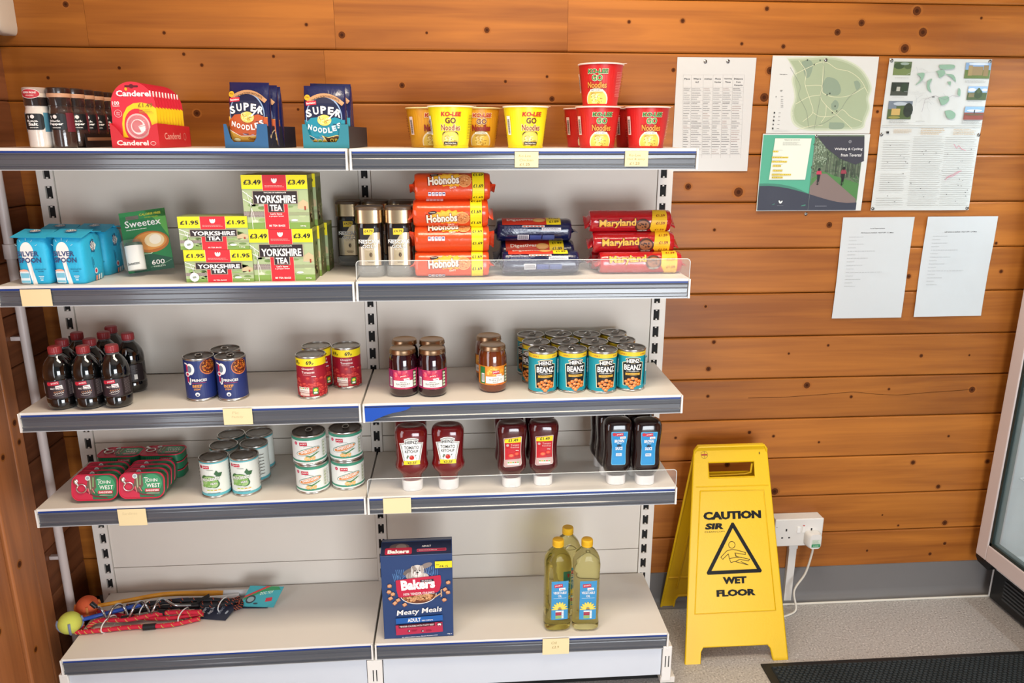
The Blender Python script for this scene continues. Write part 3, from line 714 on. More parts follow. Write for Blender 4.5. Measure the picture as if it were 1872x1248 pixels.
# ------------------------------------------------------------------ malt vinegar
glassy = mat('#050607', .07, coat=1.0, spec=.6, vary=0); neckc = mat('#8a8d90', .08, alpha=.45, vary=0, spec=.8)
capr = mat('#8e2a2e', .42); R0 = .0345
vp = [(.012, 0), (.024, .0006), (.030, .003), (.0335, .008), (.0345, .014), (.0345, .030), (.0338, .0315), (.0345, .033), (.0345, .083), (.0338, .0845), (.0345, .086), (.0345, .098), (.0335, .108), (.0305, .119), (.0255, .129), (.0195, .137), (.0155, .1415), (.0138, .145)]
def vinegar():
    t = thing('vinegar_bottle', 'x', 'bottle')
    b = MB(); b.lathe(vp, glassy, 32); b.obj('body', t, smooth=45)
    b = MB(); b.lathe([(.0152, .142), (.0158, .1435), (.0130, .146), (.0126, .150)], neckc, 24); b.obj('neck', t, smooth=40)
    b = MB(); n = 48
    def rg(r_, z, k): return [((r_+(k if i % 2 else 0))*math.cos(2*PI*i/n), (r_+(k if i % 2 else 0))*math.sin(2*PI*i/n), z) for i in range(n)]
    b.loft([rg(.0158, .1475, 0), rg(.0160, .1500, 0), rg(.0153, .1505, 0), rg(.0156, .1515, .0006), rg(.0153, .1640, .0006), rg(.0140, .1662, 0), rg(.0100, .1668, 0)], capr); b.obj('cap', t, smooth=30)
    a = Art(); q = .093
    a.rect(-q, .034, q, .082, '#1b1013'); a.rect(-.022, .035, .024, .081, '#33242a')
    a.ell(-.0155, .0735, .0052, .0052, '#c8283c', 14); jacks(a, -.001, .0750, 1.35, .12)
    a.text('MALT VINEGAR', .0025, .0585, .0046, '#e4dcd8', w=.030, bold=.03)
    for i in range(6): a.same('ell', -.004+i*.0042, .0515+i*.0004, .0026, .0009, '#b57a52', 8, 1.0)
    for i in range(5): a.same('ell', -.002+i*.0042, .0468+i*.0006, .0026, .0009, '#d8cfc8', 8, -.6)
    a.line([(-.008, .044), (0, .0415), (.009, .042), (.015, .045)], .0007, '#d8cfc8')
    a.lines(.030, .040, .050, .080, 13, '#8a7f80', th=.25); a.lines(.055, .040, .075, .080, 14, '#6f6668', th=.25); a.rect(.0655, .040, .0735, .054, '#d8d4cc'); a.rects([(-.045+i*.0012, .045, -.0445+i*.0012, .075) for i in range(12)], '#d0ccc8')
    a.obj('label', t, cyl(R0+.0002), du=.005)
    return snapshot(t)
t = vinegar(); t.scale = (.93, .93, .915); u_ = []; g = 'malt vinegar bottles with red caps'
f = [spot(104.5, 751.5, 3), spot(156, 750.5, 3), spot(208.5, 748, 3)]
F = [(p.x, p.y+R0) for p in f]
F = [(x, y-.0024) for x, y in F]; m_ = F[1][0]; F = [(min(F[0][0], m_-.0650), F[0][1]), F[1], (max(F[2][0], m_+.0645), F[2][1])]
B = [(-.7335, -.182), (-.6685, -.181), (-.7285, -.116), (-.6635, -.115), (-.5975, -.131), (-.6700, -.056)]
labs = ['dark vinegar bottle, front row, left', 'dark vinegar bottle, front row, middle', 'dark vinegar bottle, front row, right']
for i, (x, y) in enumerate(F): put(t, u_, on_shelf(x, y, 3), (.14, .10, .06)[i], labs[i], g)
for i, (x, y) in enumerate(B): put(t, u_, on_shelf(x, y, 3), (.5, .4, -.3, .8, -2.0+.6, 1)[i], ('dark vinegar bottle, second row, left', 'dark vinegar bottle, second row, between two front caps', 'dark vinegar bottle, third row, left', 'dark vinegar bottle, third row, middle', 'dark vinegar bottle set back at the right end with small print', 'dark vinegar bottle, rearmost with the highest cap')[i], g)

# ------------------------------------------------------------------ jam jars
lidm_ = mat('#a58668', .3, metal=1.0, vary=.04)
def jam(name, body, art, seg=32):
    t = thing(name, 'x', 'jar'); R = .0355
    p = [(.020, 0), (.029, .0008), (.0335, .004), (.0355, .011), (.0355, .086), (.0348, .095), (.0325, .103), (.0302, .108), (.0296, .1105)]
    b = MB(); b.lathe(p, body, seg); b.obj('body', t, smooth=45)
    b = MB(); b.lathe([(.0300, .1085), (.0330, .1088), (.0336, .1098), (.0330, .1108), (.0326, .1165), (.0316, .1195), (.0298, .1206), (.0285, .1202), (.0270, .1192), (.010, .1186)], lidm_, seg); b.obj('lid', t, smooth=35)
    art.obj('label', t, cyl(R+.0002), du=.005); return snapshot(t)
def jam_art(base, c1, c2, c3, word, sub, dk):
    a = Art(); q = .088; a.rect(-q, .022, q, .071, base); rb = random.Random(len(word))
    a.blobs([(rb.uniform(-.018, .022), rb.uniform(.048, .069), rb.uniform(.004, .0065), rb.uniform(.003, .0045)) for _ in range(14)], c1, 14)
    a.blobs([(rb.uniform(-.018, .022), rb.uniform(.048, .068), rb.uniform(.002, .004), rb.uniform(.0015, .003)) for _ in range(12)], c2, 12)
    a.blobs([(rb.uniform(-.018, .022), rb.uniform(.023, .026), .004, .002) for _ in range(9)], c3, 10)
    jacks(a, .0025, .0555, 1.2, .1)
    a.rect(-.0235, .0265, .0265, .0445, '#eeeae2'); a.text('SEEDLESS' if dk else 'ORANGE', .0015, .0392, .0022, '#5a5050', w=.016)
    a.text(word, .0015, .0328, .0048, '#4a3a3c', w=.034, bold=.0); a.text(sub, .0015, .0288, .0024, '#5a5050', w=.014)
    a.rect(.0275, .026, .0375, .068, '#2f3b2a'); a.rects([(.0285, .028+i*.0078, .0365, .0332+i*.0078) for i in range(5)], '#c9d0b8'); a.rects([(.0285, .0335+i*.0078, .0325, .0350+i*.0078) for i in range(5)], '#6aa04a')
    a.rect(-.0405, .025, -.0255, .069, dk or '#2a7a3c'); a.rects([(-.0355, .029, -.0270, .052)], WHT); a.rects([(-.0345+i*.0012, .031, -.0340+i*.0012, .050) for i in range(6)], '#222222')
    return a
jb = mat('#25050f', .06, coat=1.0, spec=.6, vary=0); mb_ = mat('#6b2f10', .08, coat=1.0, spec=.6, vary=.1)
t = jam('raspberry_jam_jar', jb, jam_art('#b32a5a', '#d83a58', '#e8707c', '#c03050', 'RASPBERRY', 'JAM', '#8a2060')); u_ = []; R = .0355
f1 = spot(737, 727, 3); f2 = spot(791, 727, 3); g = 'raspberry jam jars with gold lids'
m_ = (f1.x+f2.x)/2; hx = max((f2.x-f1.x)/2, R+.0006); f1.x, f2.x = m_-hx, m_+hx
for x, y, l, rz in ((f1.x, f1.y+R, 'dark raspberry jam jar, front left', .0), (f2.x, f2.y+R, 'dark raspberry jam jar, front right', -.02), (.0982, -.1300, 'dark raspberry jam jar, back left', .6), (.1700, -.1370, 'dark raspberry jam jar, back right', -.5)):
    put(t, u_, on_shelf(x, y, 3), rz, l, g)
t = jam('marmalade_jar', mb_, jam_art('#e0892a', '#f0a030', '#f6c860', '#d86a20', 'THIN CUT', 'MARMALADE', None)); u_ = []
f1 = spot(902, 719, 3)
put(t, u_, on_shelf(f1.x, f1.y+R, 3), .12, 'orange marmalade jar standing in front', 'orange marmalade jars'); put(t, u_, on_shelf(f1.x-.0055, f1.y+R+.090, 3), -.7, 'orange marmalade jar half hidden behind the front one', 'orange marmalade jars')

# ------------------------------------------------------------------ instant coffee
capc = mat('#c8b08c', .26, metal=1.0, vary=.03); capt = mat('#5b4836', .35); gl = mat('#d8dcd8', .05, alpha=.30, vary=0, spec=.8); cof = mat('#150c08', .12, coat=1.0, vary=0)
def coffee():
    t = thing('coffee_jar', 'x', 'jar'); w = .0325
    pg = [(0, .026, .026, 3), (.0015, .0295, .0295, 3.2), (.006, w, w, 3.6), (.028, w, w, 3.6)]
    b = MB(); b.squash(pg, gl, 36, cap1=False); b.obj('glass_base', t, smooth=50)
    pc = [(.012, .026, .026, 3.4), (.024, w-.0008, w-.0008, 3.6), (.1235, w-.0006, w-.0006, 3.6), (.129, .0315, .0315, 3.2)]
    b = MB(); b.squash(pc, cof, 36); b.obj('body', t, smooth=50)
    b = MB(); b.squash([(.129, .0325, .0325, 3.4), (.130, .0332, .0332, 3.6), (.160, .0332, .0332, 3.6), (.1605, .0325, .0325, 3.4)], capc, 36); b.obj('cap', t, smooth=35)
    b = MB(); b.squash([(.1605, .0325, .0325, 3.6), (.1660, .0325, .0325, 3.6), (.168, .031, .031, 3.2), (.1672, .028, .028, 3)], capt, 36); b.obj('cap_top', t, smooth=35)
    a = Art(); a.rect(-.0215, .030, .0235, .119, '#191210')
    slv = mat('#b7ab98', .34, metal=.75, vary=.03); a.rect(-.0255, .030, .0265, .0745, slv); a.poly([(-.012, .030), (.0255, .030), (.0255, .108), (.006, .108), (.002, .100), (-.003, .092), (-.010, .086), (-.012, .085)], mat('#c9b795', .34, metal=.75, vary=.03))
    a.poly([(-.012, .103), (-.012, .1175), (.0125, .1175), (.0125, .111), (.007, .103)], '#e8c62c'); a.text('£4.79', .0, .1085, .0058, '#4a4018', w=.0195)
    a.text('NESCAFE', .0005, .0822, .0088, WHT, w=.050, bold=.02, out='#3a2c22'); a.rects([(-.024, .0905, .012, .0913)], WHT)
    a.text('GOLD', .0015, .0715, .0080, WHT, w=.034, bold=.01, out='#4a3a2c'); a.text('BLEND', .0015, .0665, .0038, '#e8dccb', w=.020, bold=.0)
    a.ell(.003, .0555, .0032, .0052, '#2c150a', 14); a.line([(.003, .0515), (.0036, .0555), (.003, .0595)], .0008, '#c4a878'); a.rects([(-.006, .040, .012, .041), (-.004, .037, .010, .0378)], '#6a5230')
    a.obj('label', t, onfront(pc), du=.004); return snapshot(t)
t = coffee(); u_ = []; g = 'glass coffee jars with gold caps'; w = .0325
f1 = spot(678.5, 508, 2); f2 = spot(731, 507.5, 2); f3 = spot(640, 487.5, 2)
m_ = (f1.x+f2.x)/2; hx = max((f2.x-f1.x)/2, w+.0022); f1.x, f2.x = m_-hx, m_+hx
yb_ = min(f3.y+w, -.040)
for x, y, l in ((f1.x, f1.y+w, 'gold capped coffee jar, front left'), (f2.x, f2.y+w, 'gold capped coffee jar, front right beside the orange biscuits'), (f3.x, yb_, 'gold capped coffee jar beside the tea boxes, darker and set back'), (f3.x+.069, yb_+.002, 'gold capped coffee jar behind the front left jar'), (f3.x+.138, yb_+.002, 'gold capped coffee jar behind the front right jar')):
    put(t, u_, on_shelf(x, y, 2), rnd.uniform(-.02, .02), l, g)

# ------------------------------------------------------------------ sauce bottles standing on their caps
capw = mat('#e9e7e4', .35, vary=.02)
def sauce(name, prof, body, cap, art, du=.006, dv=None):
    t = thing(name, 'x', 'bottle'); b = MB(); b.squash(prof, body, 40); b.obj('body', t, smooth=60)
    b = MB(); b.squash(cap, capw, 32); b.box(-.006, .006, -cap[1][2]-.0006, -cap[1][2]+.003, .002, .006, capw); b.obj('cap', t, smooth=35)
    art.obj('label', t, onfront(prof), du=du, dv=dv or .008); return snapshot(t)
hp = [(.026, .0235, .0190, 2.2), (.034, .0240, .0200, 2.2), (.044, .0270, .0230, 2.3), (.054, .0370, .0280, 2.4), (.062, .0418, .0305, 2.5), (.070, .0425, .0310, 2.6), (.078, .0400, .0300, 2.6), (.090, .0385, .0290, 2.7), (.120, .0395, .0295, 2.7), (.150, .0415, .0300, 2.7), (.160, .0410, .0295, 2.6), (.168, .0375, .0265, 2.4), (.1725, .0330, .0230, 2.3), (.1735, .0270, .0180, 2.2), (.1705, .015, .010, 2)]
kb = mat('#6d0f14', .12, coat=.8, vary=.03)
a = Art(); ko = [(-.0185, .1455), (-.0165, .1375), (-.0300, .1350), (-.0195, .0780), (.0195, .0780), (.0300, .1350), (.0165, .1375), (.0185, .1455), (.0085, .1495), (0, .1502), (-.0085, .1495)]
def scale_poly(p, k, cy_): return [(x*k, cy_+(y-cy_)*(k+(1-k)*.3)) for x, y in p]
a.poly(ko, WHT); a.poly(scale_poly(ko, .92, .112), '#1d2a26'); a.poly(scale_poly(ko, .875, .112), WHT); a.poly(scale_poly(ko, .83, .112), '#6f8a80'); a.poly(scale_poly(ko, .80, .112), '#f3f3ee')
a.rect(-.0205, .0775, .0205, .0885, '#ecd21f'); a.text('£3.35', 0, .0800, .0060, '#5a4a10', w=.021)
a.text('HEINZ', 0, .1335, .0085, '#161616', w=.0285, bold=.02, arc=.002); a.text('TOMATO', 0, .1195, .0088, '#1a1a1a', w=.037, bold=.012); a.text('KETCHUP', 0, .1095, .0074, '#1a1a1a', w=.033, bold=.012)
a.ring(0, .0905, .0125, .0005, '#555555', 18); a.ell(.0, .0965, .0062, .0058, '#c22418', 18); a.ell(-.0015, .099, .002, .0012, '#e88070', 8); a.rect(.008, .1015, .0115, .1035, '#333333', rot=.7); a.rect(-.0125, .095, -.0085, .1035, '#6f7f6a', rot=-.3)
t = sauce('ketchup_bottle', hp, kb, [(0, .0255, .0225, 2.6), (.001, .0262, .0232, 2.6), (.026, .0268, .0238, 2.6), (.0275, .0255, .0225, 2.5)], a); u_ = []; g = 'tomato ketchup bottles with white keystone labels'
f1 = spot(754, 898, 4); f2 = spot(820.5, 895.5, 4); k = .0228
put(t, u_, on_shelf(f1.x, f1.y+k, 4), .06, 'red ketchup bottle with white keystone label, front left', g); put(t, u_, on_shelf(f2.x, f2.y+k, 4), -.01, 'red ketchup bottle with white keystone label, right one', g)
put(t, u_, on_shelf(f1.x-.004, f1.y+k+.068, 4), .0, 'red ketchup bottle with white keystone label, hidden behind the left one', g)

cp_ = [(.024, .0215, .0180, 2.3), (.032, .0225, .0190, 2.3), (.040, .0290, .0220, 2.4), (.047, .0355, .0260, 2.6), (.054, .0378, .0280, 2.8), (.066, .0375, .0280, 3), (.090, .0350, .0265, 3), (.110, .0348, .0262, 3), (.132, .0362, .0275, 3), (.150, .0385, .0290, 3), (.162, .0388, .0290, 2.8), (.170, .0365, .0270, 2.5), (.1745, .033, .0245, 2.3), (.1755, .027, .0190, 2.2), (.173, .015, .010, 2)]
cb_ = mat('#4c0f14', .12, coat=.8, vary=.03)
a = Art(); sh_ = [(-.0235, .1400), (-.0215, .1410), (.0205, .1450), (.0235, .1435), (.0220, .120), (.0215, .100), (.0235, .070), (.0215, .0645), (-.0200, .0610), (-.0235, .0640), (-.0215, .085), (-.0215, .115)]
a.poly(sh_, '#d8cdc4'); ins = [(x*.93, .103+(y-.103)*.965) for x, y in sh_]; a.poly(ins, '#c01420')
a.poly([(-.0212, .1280), (-.0205, .1382), (.0192, .1430), (.0215, .1415), (.0208, .1285)], '#f0dc20'); a.text('£1.49', .001, .1312, .0082, BLK, w=.025, bold=.02)
a.poly([(-.0200, .0820), (.0208, .0840), (.0215, .0700), (.0200, .0660), (-.0190, .0632), (-.0212, .0650)], '#c9a8a2'); nutri(a, -.014, .068, .030, .009)
a.ell(-.0135, .1215, .0036, .0036, '#c8b0a8', 12); a.text('Tomato', .0055, .1195, .0055, '#e8b0a8', w=.022); a.text('Ketchup', .0055, .1125, .0055, '#e8b0a8', w=.022); a.text('460g', .011, .105, .003, WHT, w=.008)
a.ell(-.004, .0935, .0078, .0055, '#d8301c', 16); a.same('ell', .010, .098, .0062, .0050, '#d8301c', 14); a.ell(-.004, .0935, .0052, .0034, '#f0784c', 14); a.same('ell', .010, .098, .0035, .0026, '#e86038', 12); a.ell(.012, .089, .007, .005, '#a81418', 14)
capA = [(0, .0238, .0205, 2.8), (.001, .0245, .0212, 2.8), (.0245, .0245, .0212, 2.8), (.0255, .0235, .0200, 2.6)]
t = sauce('own_brand_ketchup_bottle', cp_, cb_, capA, a); u_ = []; g = 'ketchup bottles with red labels and yellow price tops'
t.name = 'squeezy_ketchup_bottle'; KIDS[t.name] = KIDS['own_brand_ketchup_bottle']
f1 = spot(936, 891.5, 4); f2 = spot(994, 888, 4)
m_ = (f1.x+f2.x)/2; hx = max((f2.x-f1.x)/2, .0392); f1.x, f2.x = m_-hx, m_+hx
for x, y, rz, l in ((f1.x, f1.y+.021, .05, 'front left'), (f2.x, f2.y+.021, -.02, 'front right'), (f1.x-.003, f1.y+.083, 0, 'behind the left one'), (f2.x-.004, f2.y+.081, 0, 'behind the right one')):
    put(t, u_, on_shelf(x, y, 4), rz, 'dark red squeezy ketchup bottle with yellow £1.49 label, '+l, g)

bp_ = [(.024, .0225, .0185, 2.4), (.030, .0270, .0205, 2.5), (.038, .0330, .0240, 2.8), (.048, .0362, .0262, 3.2), (.060, .0362, .0262, 3.4), (.085, .0345, .0250, 3.4), (.105, .0342, .0248, 3.4), (.125, .0358, .0260, 3.4), (.150, .0372, .0272, 3.4), (.166, .0368, .0268, 3.2), (.174, .0335, .0240, 2.8), (.1785, .027, .019, 2.4), (.1795, .015, .010, 2)]
bb_ = mat('#1d0f10', .14, coat=.8, vary=.03)
a = Art(); sh_ = [(-.0215, .1500), (-.0200, .1515), (.0200, .1515), (.0215, .1500), (.0205, .1300), (.0180, .110), (.0180, .090), (.0190, .0650), (.0175, .0600), (-.0175, .0600), (-.0190, .0650), (-.0180, .090), (-.0180, .110), (-.0205, .1300)]
a.poly(sh_, '#5fb8e0'); a.poly([(x*.93, .106+(y-.106)*.965) for x, y in sh_], '#1d8cc8')
a.ell(-.0135, .1445, .0048, .0048, '#c82838', 14); jacks(a, .0005, .1440, 1.25, .08); a.text('BROWN', 0, .1215, .0088, WHT, w=.0245, bold=.03); a.text('SAUCE', 0, .1010, .0088, WHT, w=.0185, bold=.03); a.rects([(-.006, .1190, .006, .1198)], WHT)
a.poly([(-.0045, .1105), (-.0065, .1165), (-.003, .1138), (0, .1180), (.003, .1138), (.0065, .1165), (.0045, .1105)], '#1c2030'); a.rect(-.0075, .0845, .0075, .0925, '#e8ecee'); a.rects([(-.006, .0872, .006, .0884), (-.006, .0896, .004, .0906)], '#3a6aa0')
t = sauce('brown_sauce_bottle', bp_, bb_, capA, a); u_ = []; g = 'brown sauce bottles with blue labels'
f1 = spot(1128, 886.5, 4); f2 = spot(1181, 887, 4); m_ = (f1.x+f2.x)/2; hx = max((f2.x-f1.x)/2, .0378); f1.x, f2.x = m_-hx, m_+hx
for x, y, rz, l in ((f1.x, f1.y+.021, .0, 'front left'), (f2.x, f2.y+.021, .0, 'front right at the shelf end'), (f1.x-.008, f1.y+.076, 0, 'middle left'), (f2.x-.008, f2.y+.076, 0, 'middle right'), (f1.x-.014, f1.y+.131, 0, 'back left')):
    put(t, u_, on_shelf(x, y, 4), rz, 'brown sauce bottle with blue label, '+l, g)

# ------------------------------------------------------------------ vegetable oil
oil = mat('#e2da9a', .04, trans=1.0, ior=1.22, vary=0); capy = mat('#e8b422', .4)
op = [(0, .027, .022, 3), (.002, .032, .026, 3.4), (.008, .0362, .0300, 3.8), (.020, .0368, .0305, 4), (.040, .0352, .029, 4), (.044, .0350, .029, 4)]
z_ = .05
while z_ < .182: op += [(z_, .0350, .0285, 4), (z_+.004, .0358, .0292, 4)]; z_ += .010
op += [(.186, .0352, .0288, 4), (.192, .0362, .0300, 3.8), (.206, .0366, .0300, 3.4), (.222, .0345, .0285, 2.9), (.236, .0285, .0245, 2.5), (.246, .0205, .0195, 2.2), (.252, .0150, .0150, 2), (.258, .0140, .0140, 2)]
def oilb():
    t = thing('oil_bottle', 'x', 'bottle'); b = MB(); b.squash(op, oil, 44); b.obj('body', t, smooth=50)
    b = MB(); n = 40
    def rg(r_, z, k): return [((r_+(k if i % 2 else 0))*math.cos(2*PI*i/n), (r_+(k if i % 2 else 0))*math.sin(2*PI*i/n), z) for i in range(n)]
    b.loft([rg(.0155, .2585, 0), rg(.0157, .2620, 0), rg(.0150, .2625, 0), rg(.0152, .2635, .0005), rg(.0150, .2755, .0005), rg(.0138, .2775, 0), rg(.008, .278, 0)], capy); b.obj('cap', t, smooth=30)
    a = Art(); a.rect(-.0205, .040, .0255, .163, '#3f93c6'); jacks(a, -.0015, .1485, 1.5, .08)
    a.text('VEGETABLE', .0025, .1225, .0078, WHT, w=.036, bold=.02); a.text('OIL', .0025, .1125, .0072, WHT, w=.0105, bold=.02); a.rects([(-.015, .1090, .020, .1098)], '#d8e8f0')
    for i in range(9):
        q = PI*(i/8.0); cx_, cz_ = .0025+.0135*math.cos(q), .0735+.0155*math.sin(q)
        a.same('ell', cx_, cz_, .0088, .0030, '#ecd65c', 14, q)
    a.up(); a.ell(.0025, .0735, .0058, .0050, '#d8aa3a', 14, a0=0, a1=PI); a.ell(.0025, .0735, .0040, .0034, '#a87a28', 12, a0=0, a1=PI)
    a.rect(-.020, .0415, .025, .0725, '#3f93c6'); 
    for i, c in enumerate(('#9cb85a', '#9cb85a', '#b02a34', '#b02a34', '#dfe4dc')): a.same('rect', -.009, .0445+i*.0052, .0075, .0490+i*.0052, c); a.same('rect', .0080, .0445+i*.0052, .0135, .0490+i*.0052, '#e6ece8')
    a.obj('label', t, onfront(op[:1]+op[2:3]+[(.040, .0362, .0296, 4), (.186, .0362, .0296, 4)]+op[-8:]), du=.006)
    return snapshot(t)
t = oilb(); t.scale = (1, 1, .96); u_ = []; g = 'vegetable oil bottles with yellow caps'
f1 = spot(1020, 1155, 5); f2 = spot(1072, 1154.5, 5); m_ = (f1.x+f2.x)/2; hx = max((f2.x-f1.x)/2, .0375); f1.x, f2.x = m_-hx, m_+hx
for x, y, rz, l in ((f1.x, f1.y+.0305, .03, 'front left'), (f2.x, f2.y+.0305, -.02, 'front right'), (m_-.0035, f1.y+.094, .1, 'standing behind the front two')):
    put(t, u_, on_shelf(x, y, 5), rz, 'clear yellow cooking oil bottle, '+l, g)
# ================================================================== boxes, packets, bags, cups
def fx(px, py, Y): return on_y(px, py, Y).x
# ------------------------------------------------------------------ tea boxes
def tea(name, w, h, d, price, big):
    t = thing(name, 'x', 'box')
    g = mat('#8f9a52', .38, vary=.12); b = MB(); b.box(-w/2, w/2, 0, d, 0, h, g); b.obj('carton', t, bevel=.0008)
    a = Art(); rb = random.Random(3 if big else 4)
    a.rect(-w/2, 0, w/2, h, '#a9b98a')
    pb = h-(.031 if big else .026)
    for _ in range(34):   # hedged fields, walls and trees
        x, y = rb.uniform(-w/2+.012, w/2-.014), rb.uniform(.006, pb-.008); a.same('ell', x, y, rb.uniform(.006, .013), rb.uniform(.002, .005), rb.choice(['#8fae62', '#b8c894', '#7f9a5a', '#cfd4b8', '#9fb878', '#6f8a4a']), 9)
    a.up(); a.rect(-w/2, 0, w/2, pb*.16, '#7fa04a'); a.rect(-w/2, pb*.30, -w*.18, pb*.44, '#a89a94'); a.same('rect', w*.18, pb*.34, w/2, pb*.42, '#98a07a')
    a.lines(-w/2+.001, pb*.3, -w*.19, pb*.45, 5, '#7d7068', th=.5, rag=0); a.poly([(w*.33, pb*.5), (w/2-.001, pb*.5), (w/2-.001, pb*.66), (w*.42, pb*.74), (w*.33, pb*.64)], '#c8b48c'); a.rect(w*.43, pb*.47, w*.455, pb*.57, '#9a3a20')
    a.line([(-w*.38, 0), (-w*.38, pb*.75)], .0012, '#ecebe0'); a.line([(-w*.43, pb*.9), (-w*.33, pb*.2)], .001, '#efeee4'); a.line([(-w*.33, pb*.85), (-w*.42, pb*.3)], .001, '#5a5a40'); a.line([(-w*.49, pb*.95), (-w*.3, pb*.7)], .0016, '#f1f1ea'); a.line([(-w*.49, pb*.75), (-w*.35, pb*.62)], .0014, '#f1f1ea')
    a.ell(w*.27, pb*.22, .008, .0025, '#f0efe8', 10)
    a.rect(-w/2, pb, w/2, h, '#f4e30e'); a.rect(-w*.18, 0, w*.18, h, '#d3202c'); a.rects([(-w*.185, 0, -w*.18, h), (w*.18, 0, w*.185, h)], '#f0d8b0')
    ph = (h-pb)
    for sx in (-1, 1): a.text(price, sx*w*.335, pb+ph*.30, ph*.36, BLK, w=w*.265, bold=.03)
    for dx in (-.004, 0, .004): a.same('ell', dx, pb+ph*.62, .0022, .0048, WHT, 8, -dx*60)
    a.up(); a.rect(-.003, pb+ph*.42, .003, pb+ph*.52, WHT); a.lines(-w*.15, pb+ph*.1, w*.15, pb+ph*.3, 2, '#f0b0a8')
    yb = pb-(.004 if big else .003); ht = .030 if big else .0165; hh = .0185 if big else .0115
    a.rect(-w*.345, yb-ht, w*.345, yb, '#b8a890'); a.same('rect', -w*.125, yb-ht-hh, w*.125, yb-ht+.001, '#b8a890'); a.up(); a.rect(-w*.335, yb-ht+.001, w*.335, yb-.001, '#241417'); a.same('rect', -w*.115, yb-ht-hh+.001, w*.115, yb-ht+.003, '#241417'); a.up()
    if big: a.text('TAYLORS OF HARROGATE', 0, yb-.0055, .0026, WHT, w=.050)
    a.text('YORKSHIRE', 0, yb-ht+.002+(.0 if big else .0004), ht*.60, WHT, w=w*.62, bold=.035); a.text('TEA', 0, yb-ht-hh+.003, hh*.78, WHT, w=w*.19, bold=.035)
    if big: a.text("Let's have", 0, .0325, .0042, WHT, w=.026); a.text('a proper brew', 0, .0270, .0042, WHT, w=.033); a.rects([(-.012, .042, .012, .0428)], '#f0a0a0'); a.text('80 TEA BAGS', 0, .0055, .0045, WHT, w=.036); a.text('250g', w*.4, .005, .0035, WHT, w=.013)
    else:
        a.text('40 TEA BAGS', 0, .0035, .003, WHT, w=.030); a.text('125g', w*.4, .004, .0032, WHT, w=.013); a.ell(-w*.37, .0125, .0105, .0105, '#eef0e6', 18); a.rect(-w*.37-.004, .010, -w*.37+.004, .0145, '#8f9a8a', rot=.2)
    a.obj('front_print', t, front(0))
    a = Art(); a.rect(0, 0, d, h, '#687040')  # side artwork in darkened olives: shade on that side put into the ink
    for _ in range(16): a.same('ell', rb.uniform(.01, d-.01), rb.uniform(.006, h-.03), rb.uniform(.006, .014), rb.uniform(.003, .008), rb.choice(['#6f7844', '#8d9460', '#5f6a3c', '#a0a070', '#7a5a40']), 9)
    a.up(); a.rect(0, h-ph*.25, d, h, '#9a9a52'); a.text('TEA', d*.5, h*.3, h*.09, '#c9b88a', w=h*.24, rot=PI/2)
    a.obj('side_print', t, side(w/2)); return snapshot(t)
def place_box(t, used, pl, pr, y, z, label, g, rz=0): return put(t, used, Vector((pl, y, z)), rz, label, g)
big = tea('tea_box', .147, .1215, .062, '£3.49', True); u_ = []
c1 = spot(513, 513.5, 2); y1 = c1.y; zt = shelf_z(2, c1.x)+.0004
xb = c1.x+.0045; g = 'large tea boxes with £3.49 price bands'
put(big, u_, Vector((xb+.003, y1, zt)), 0, 'large tea box, bottom front of the stack', g)
put(big, u_, Vector((xb-.001, y1-.001, zt+.1219)), .0, 'large tea box, top front of the stack', g)
put(big, u_, Vector((xb+.008, y1+.0635, zt)), -.03, 'large tea box, bottom layer, second from the front', g)
put(big, u_, Vector((xb+.006, y1+.063, zt+.1219)), -.02, 'large tea box, top layer, behind the front one', g)
put(big, u_, Vector((xb+.016, y1+.130, zt)), -.03, 'large tea box, bottom layer, rearmost', g)
sm = tea('small_tea_box', .154, .0755, .062, '£1.95', False); u_ = []; g = 'small tea boxes with £1.95 price bands'
c2 = spot(403.5, 515.5, 2)
put(sm, u_, Vector((c2.x, c2.y, zt-.0004)), 0, 'small tea box, bottom of the left pile', g); put(sm, u_, Vector((c2.x-.0045, c2.y, zt+.0757)), .02, 'small tea box, top of the left pile', g)

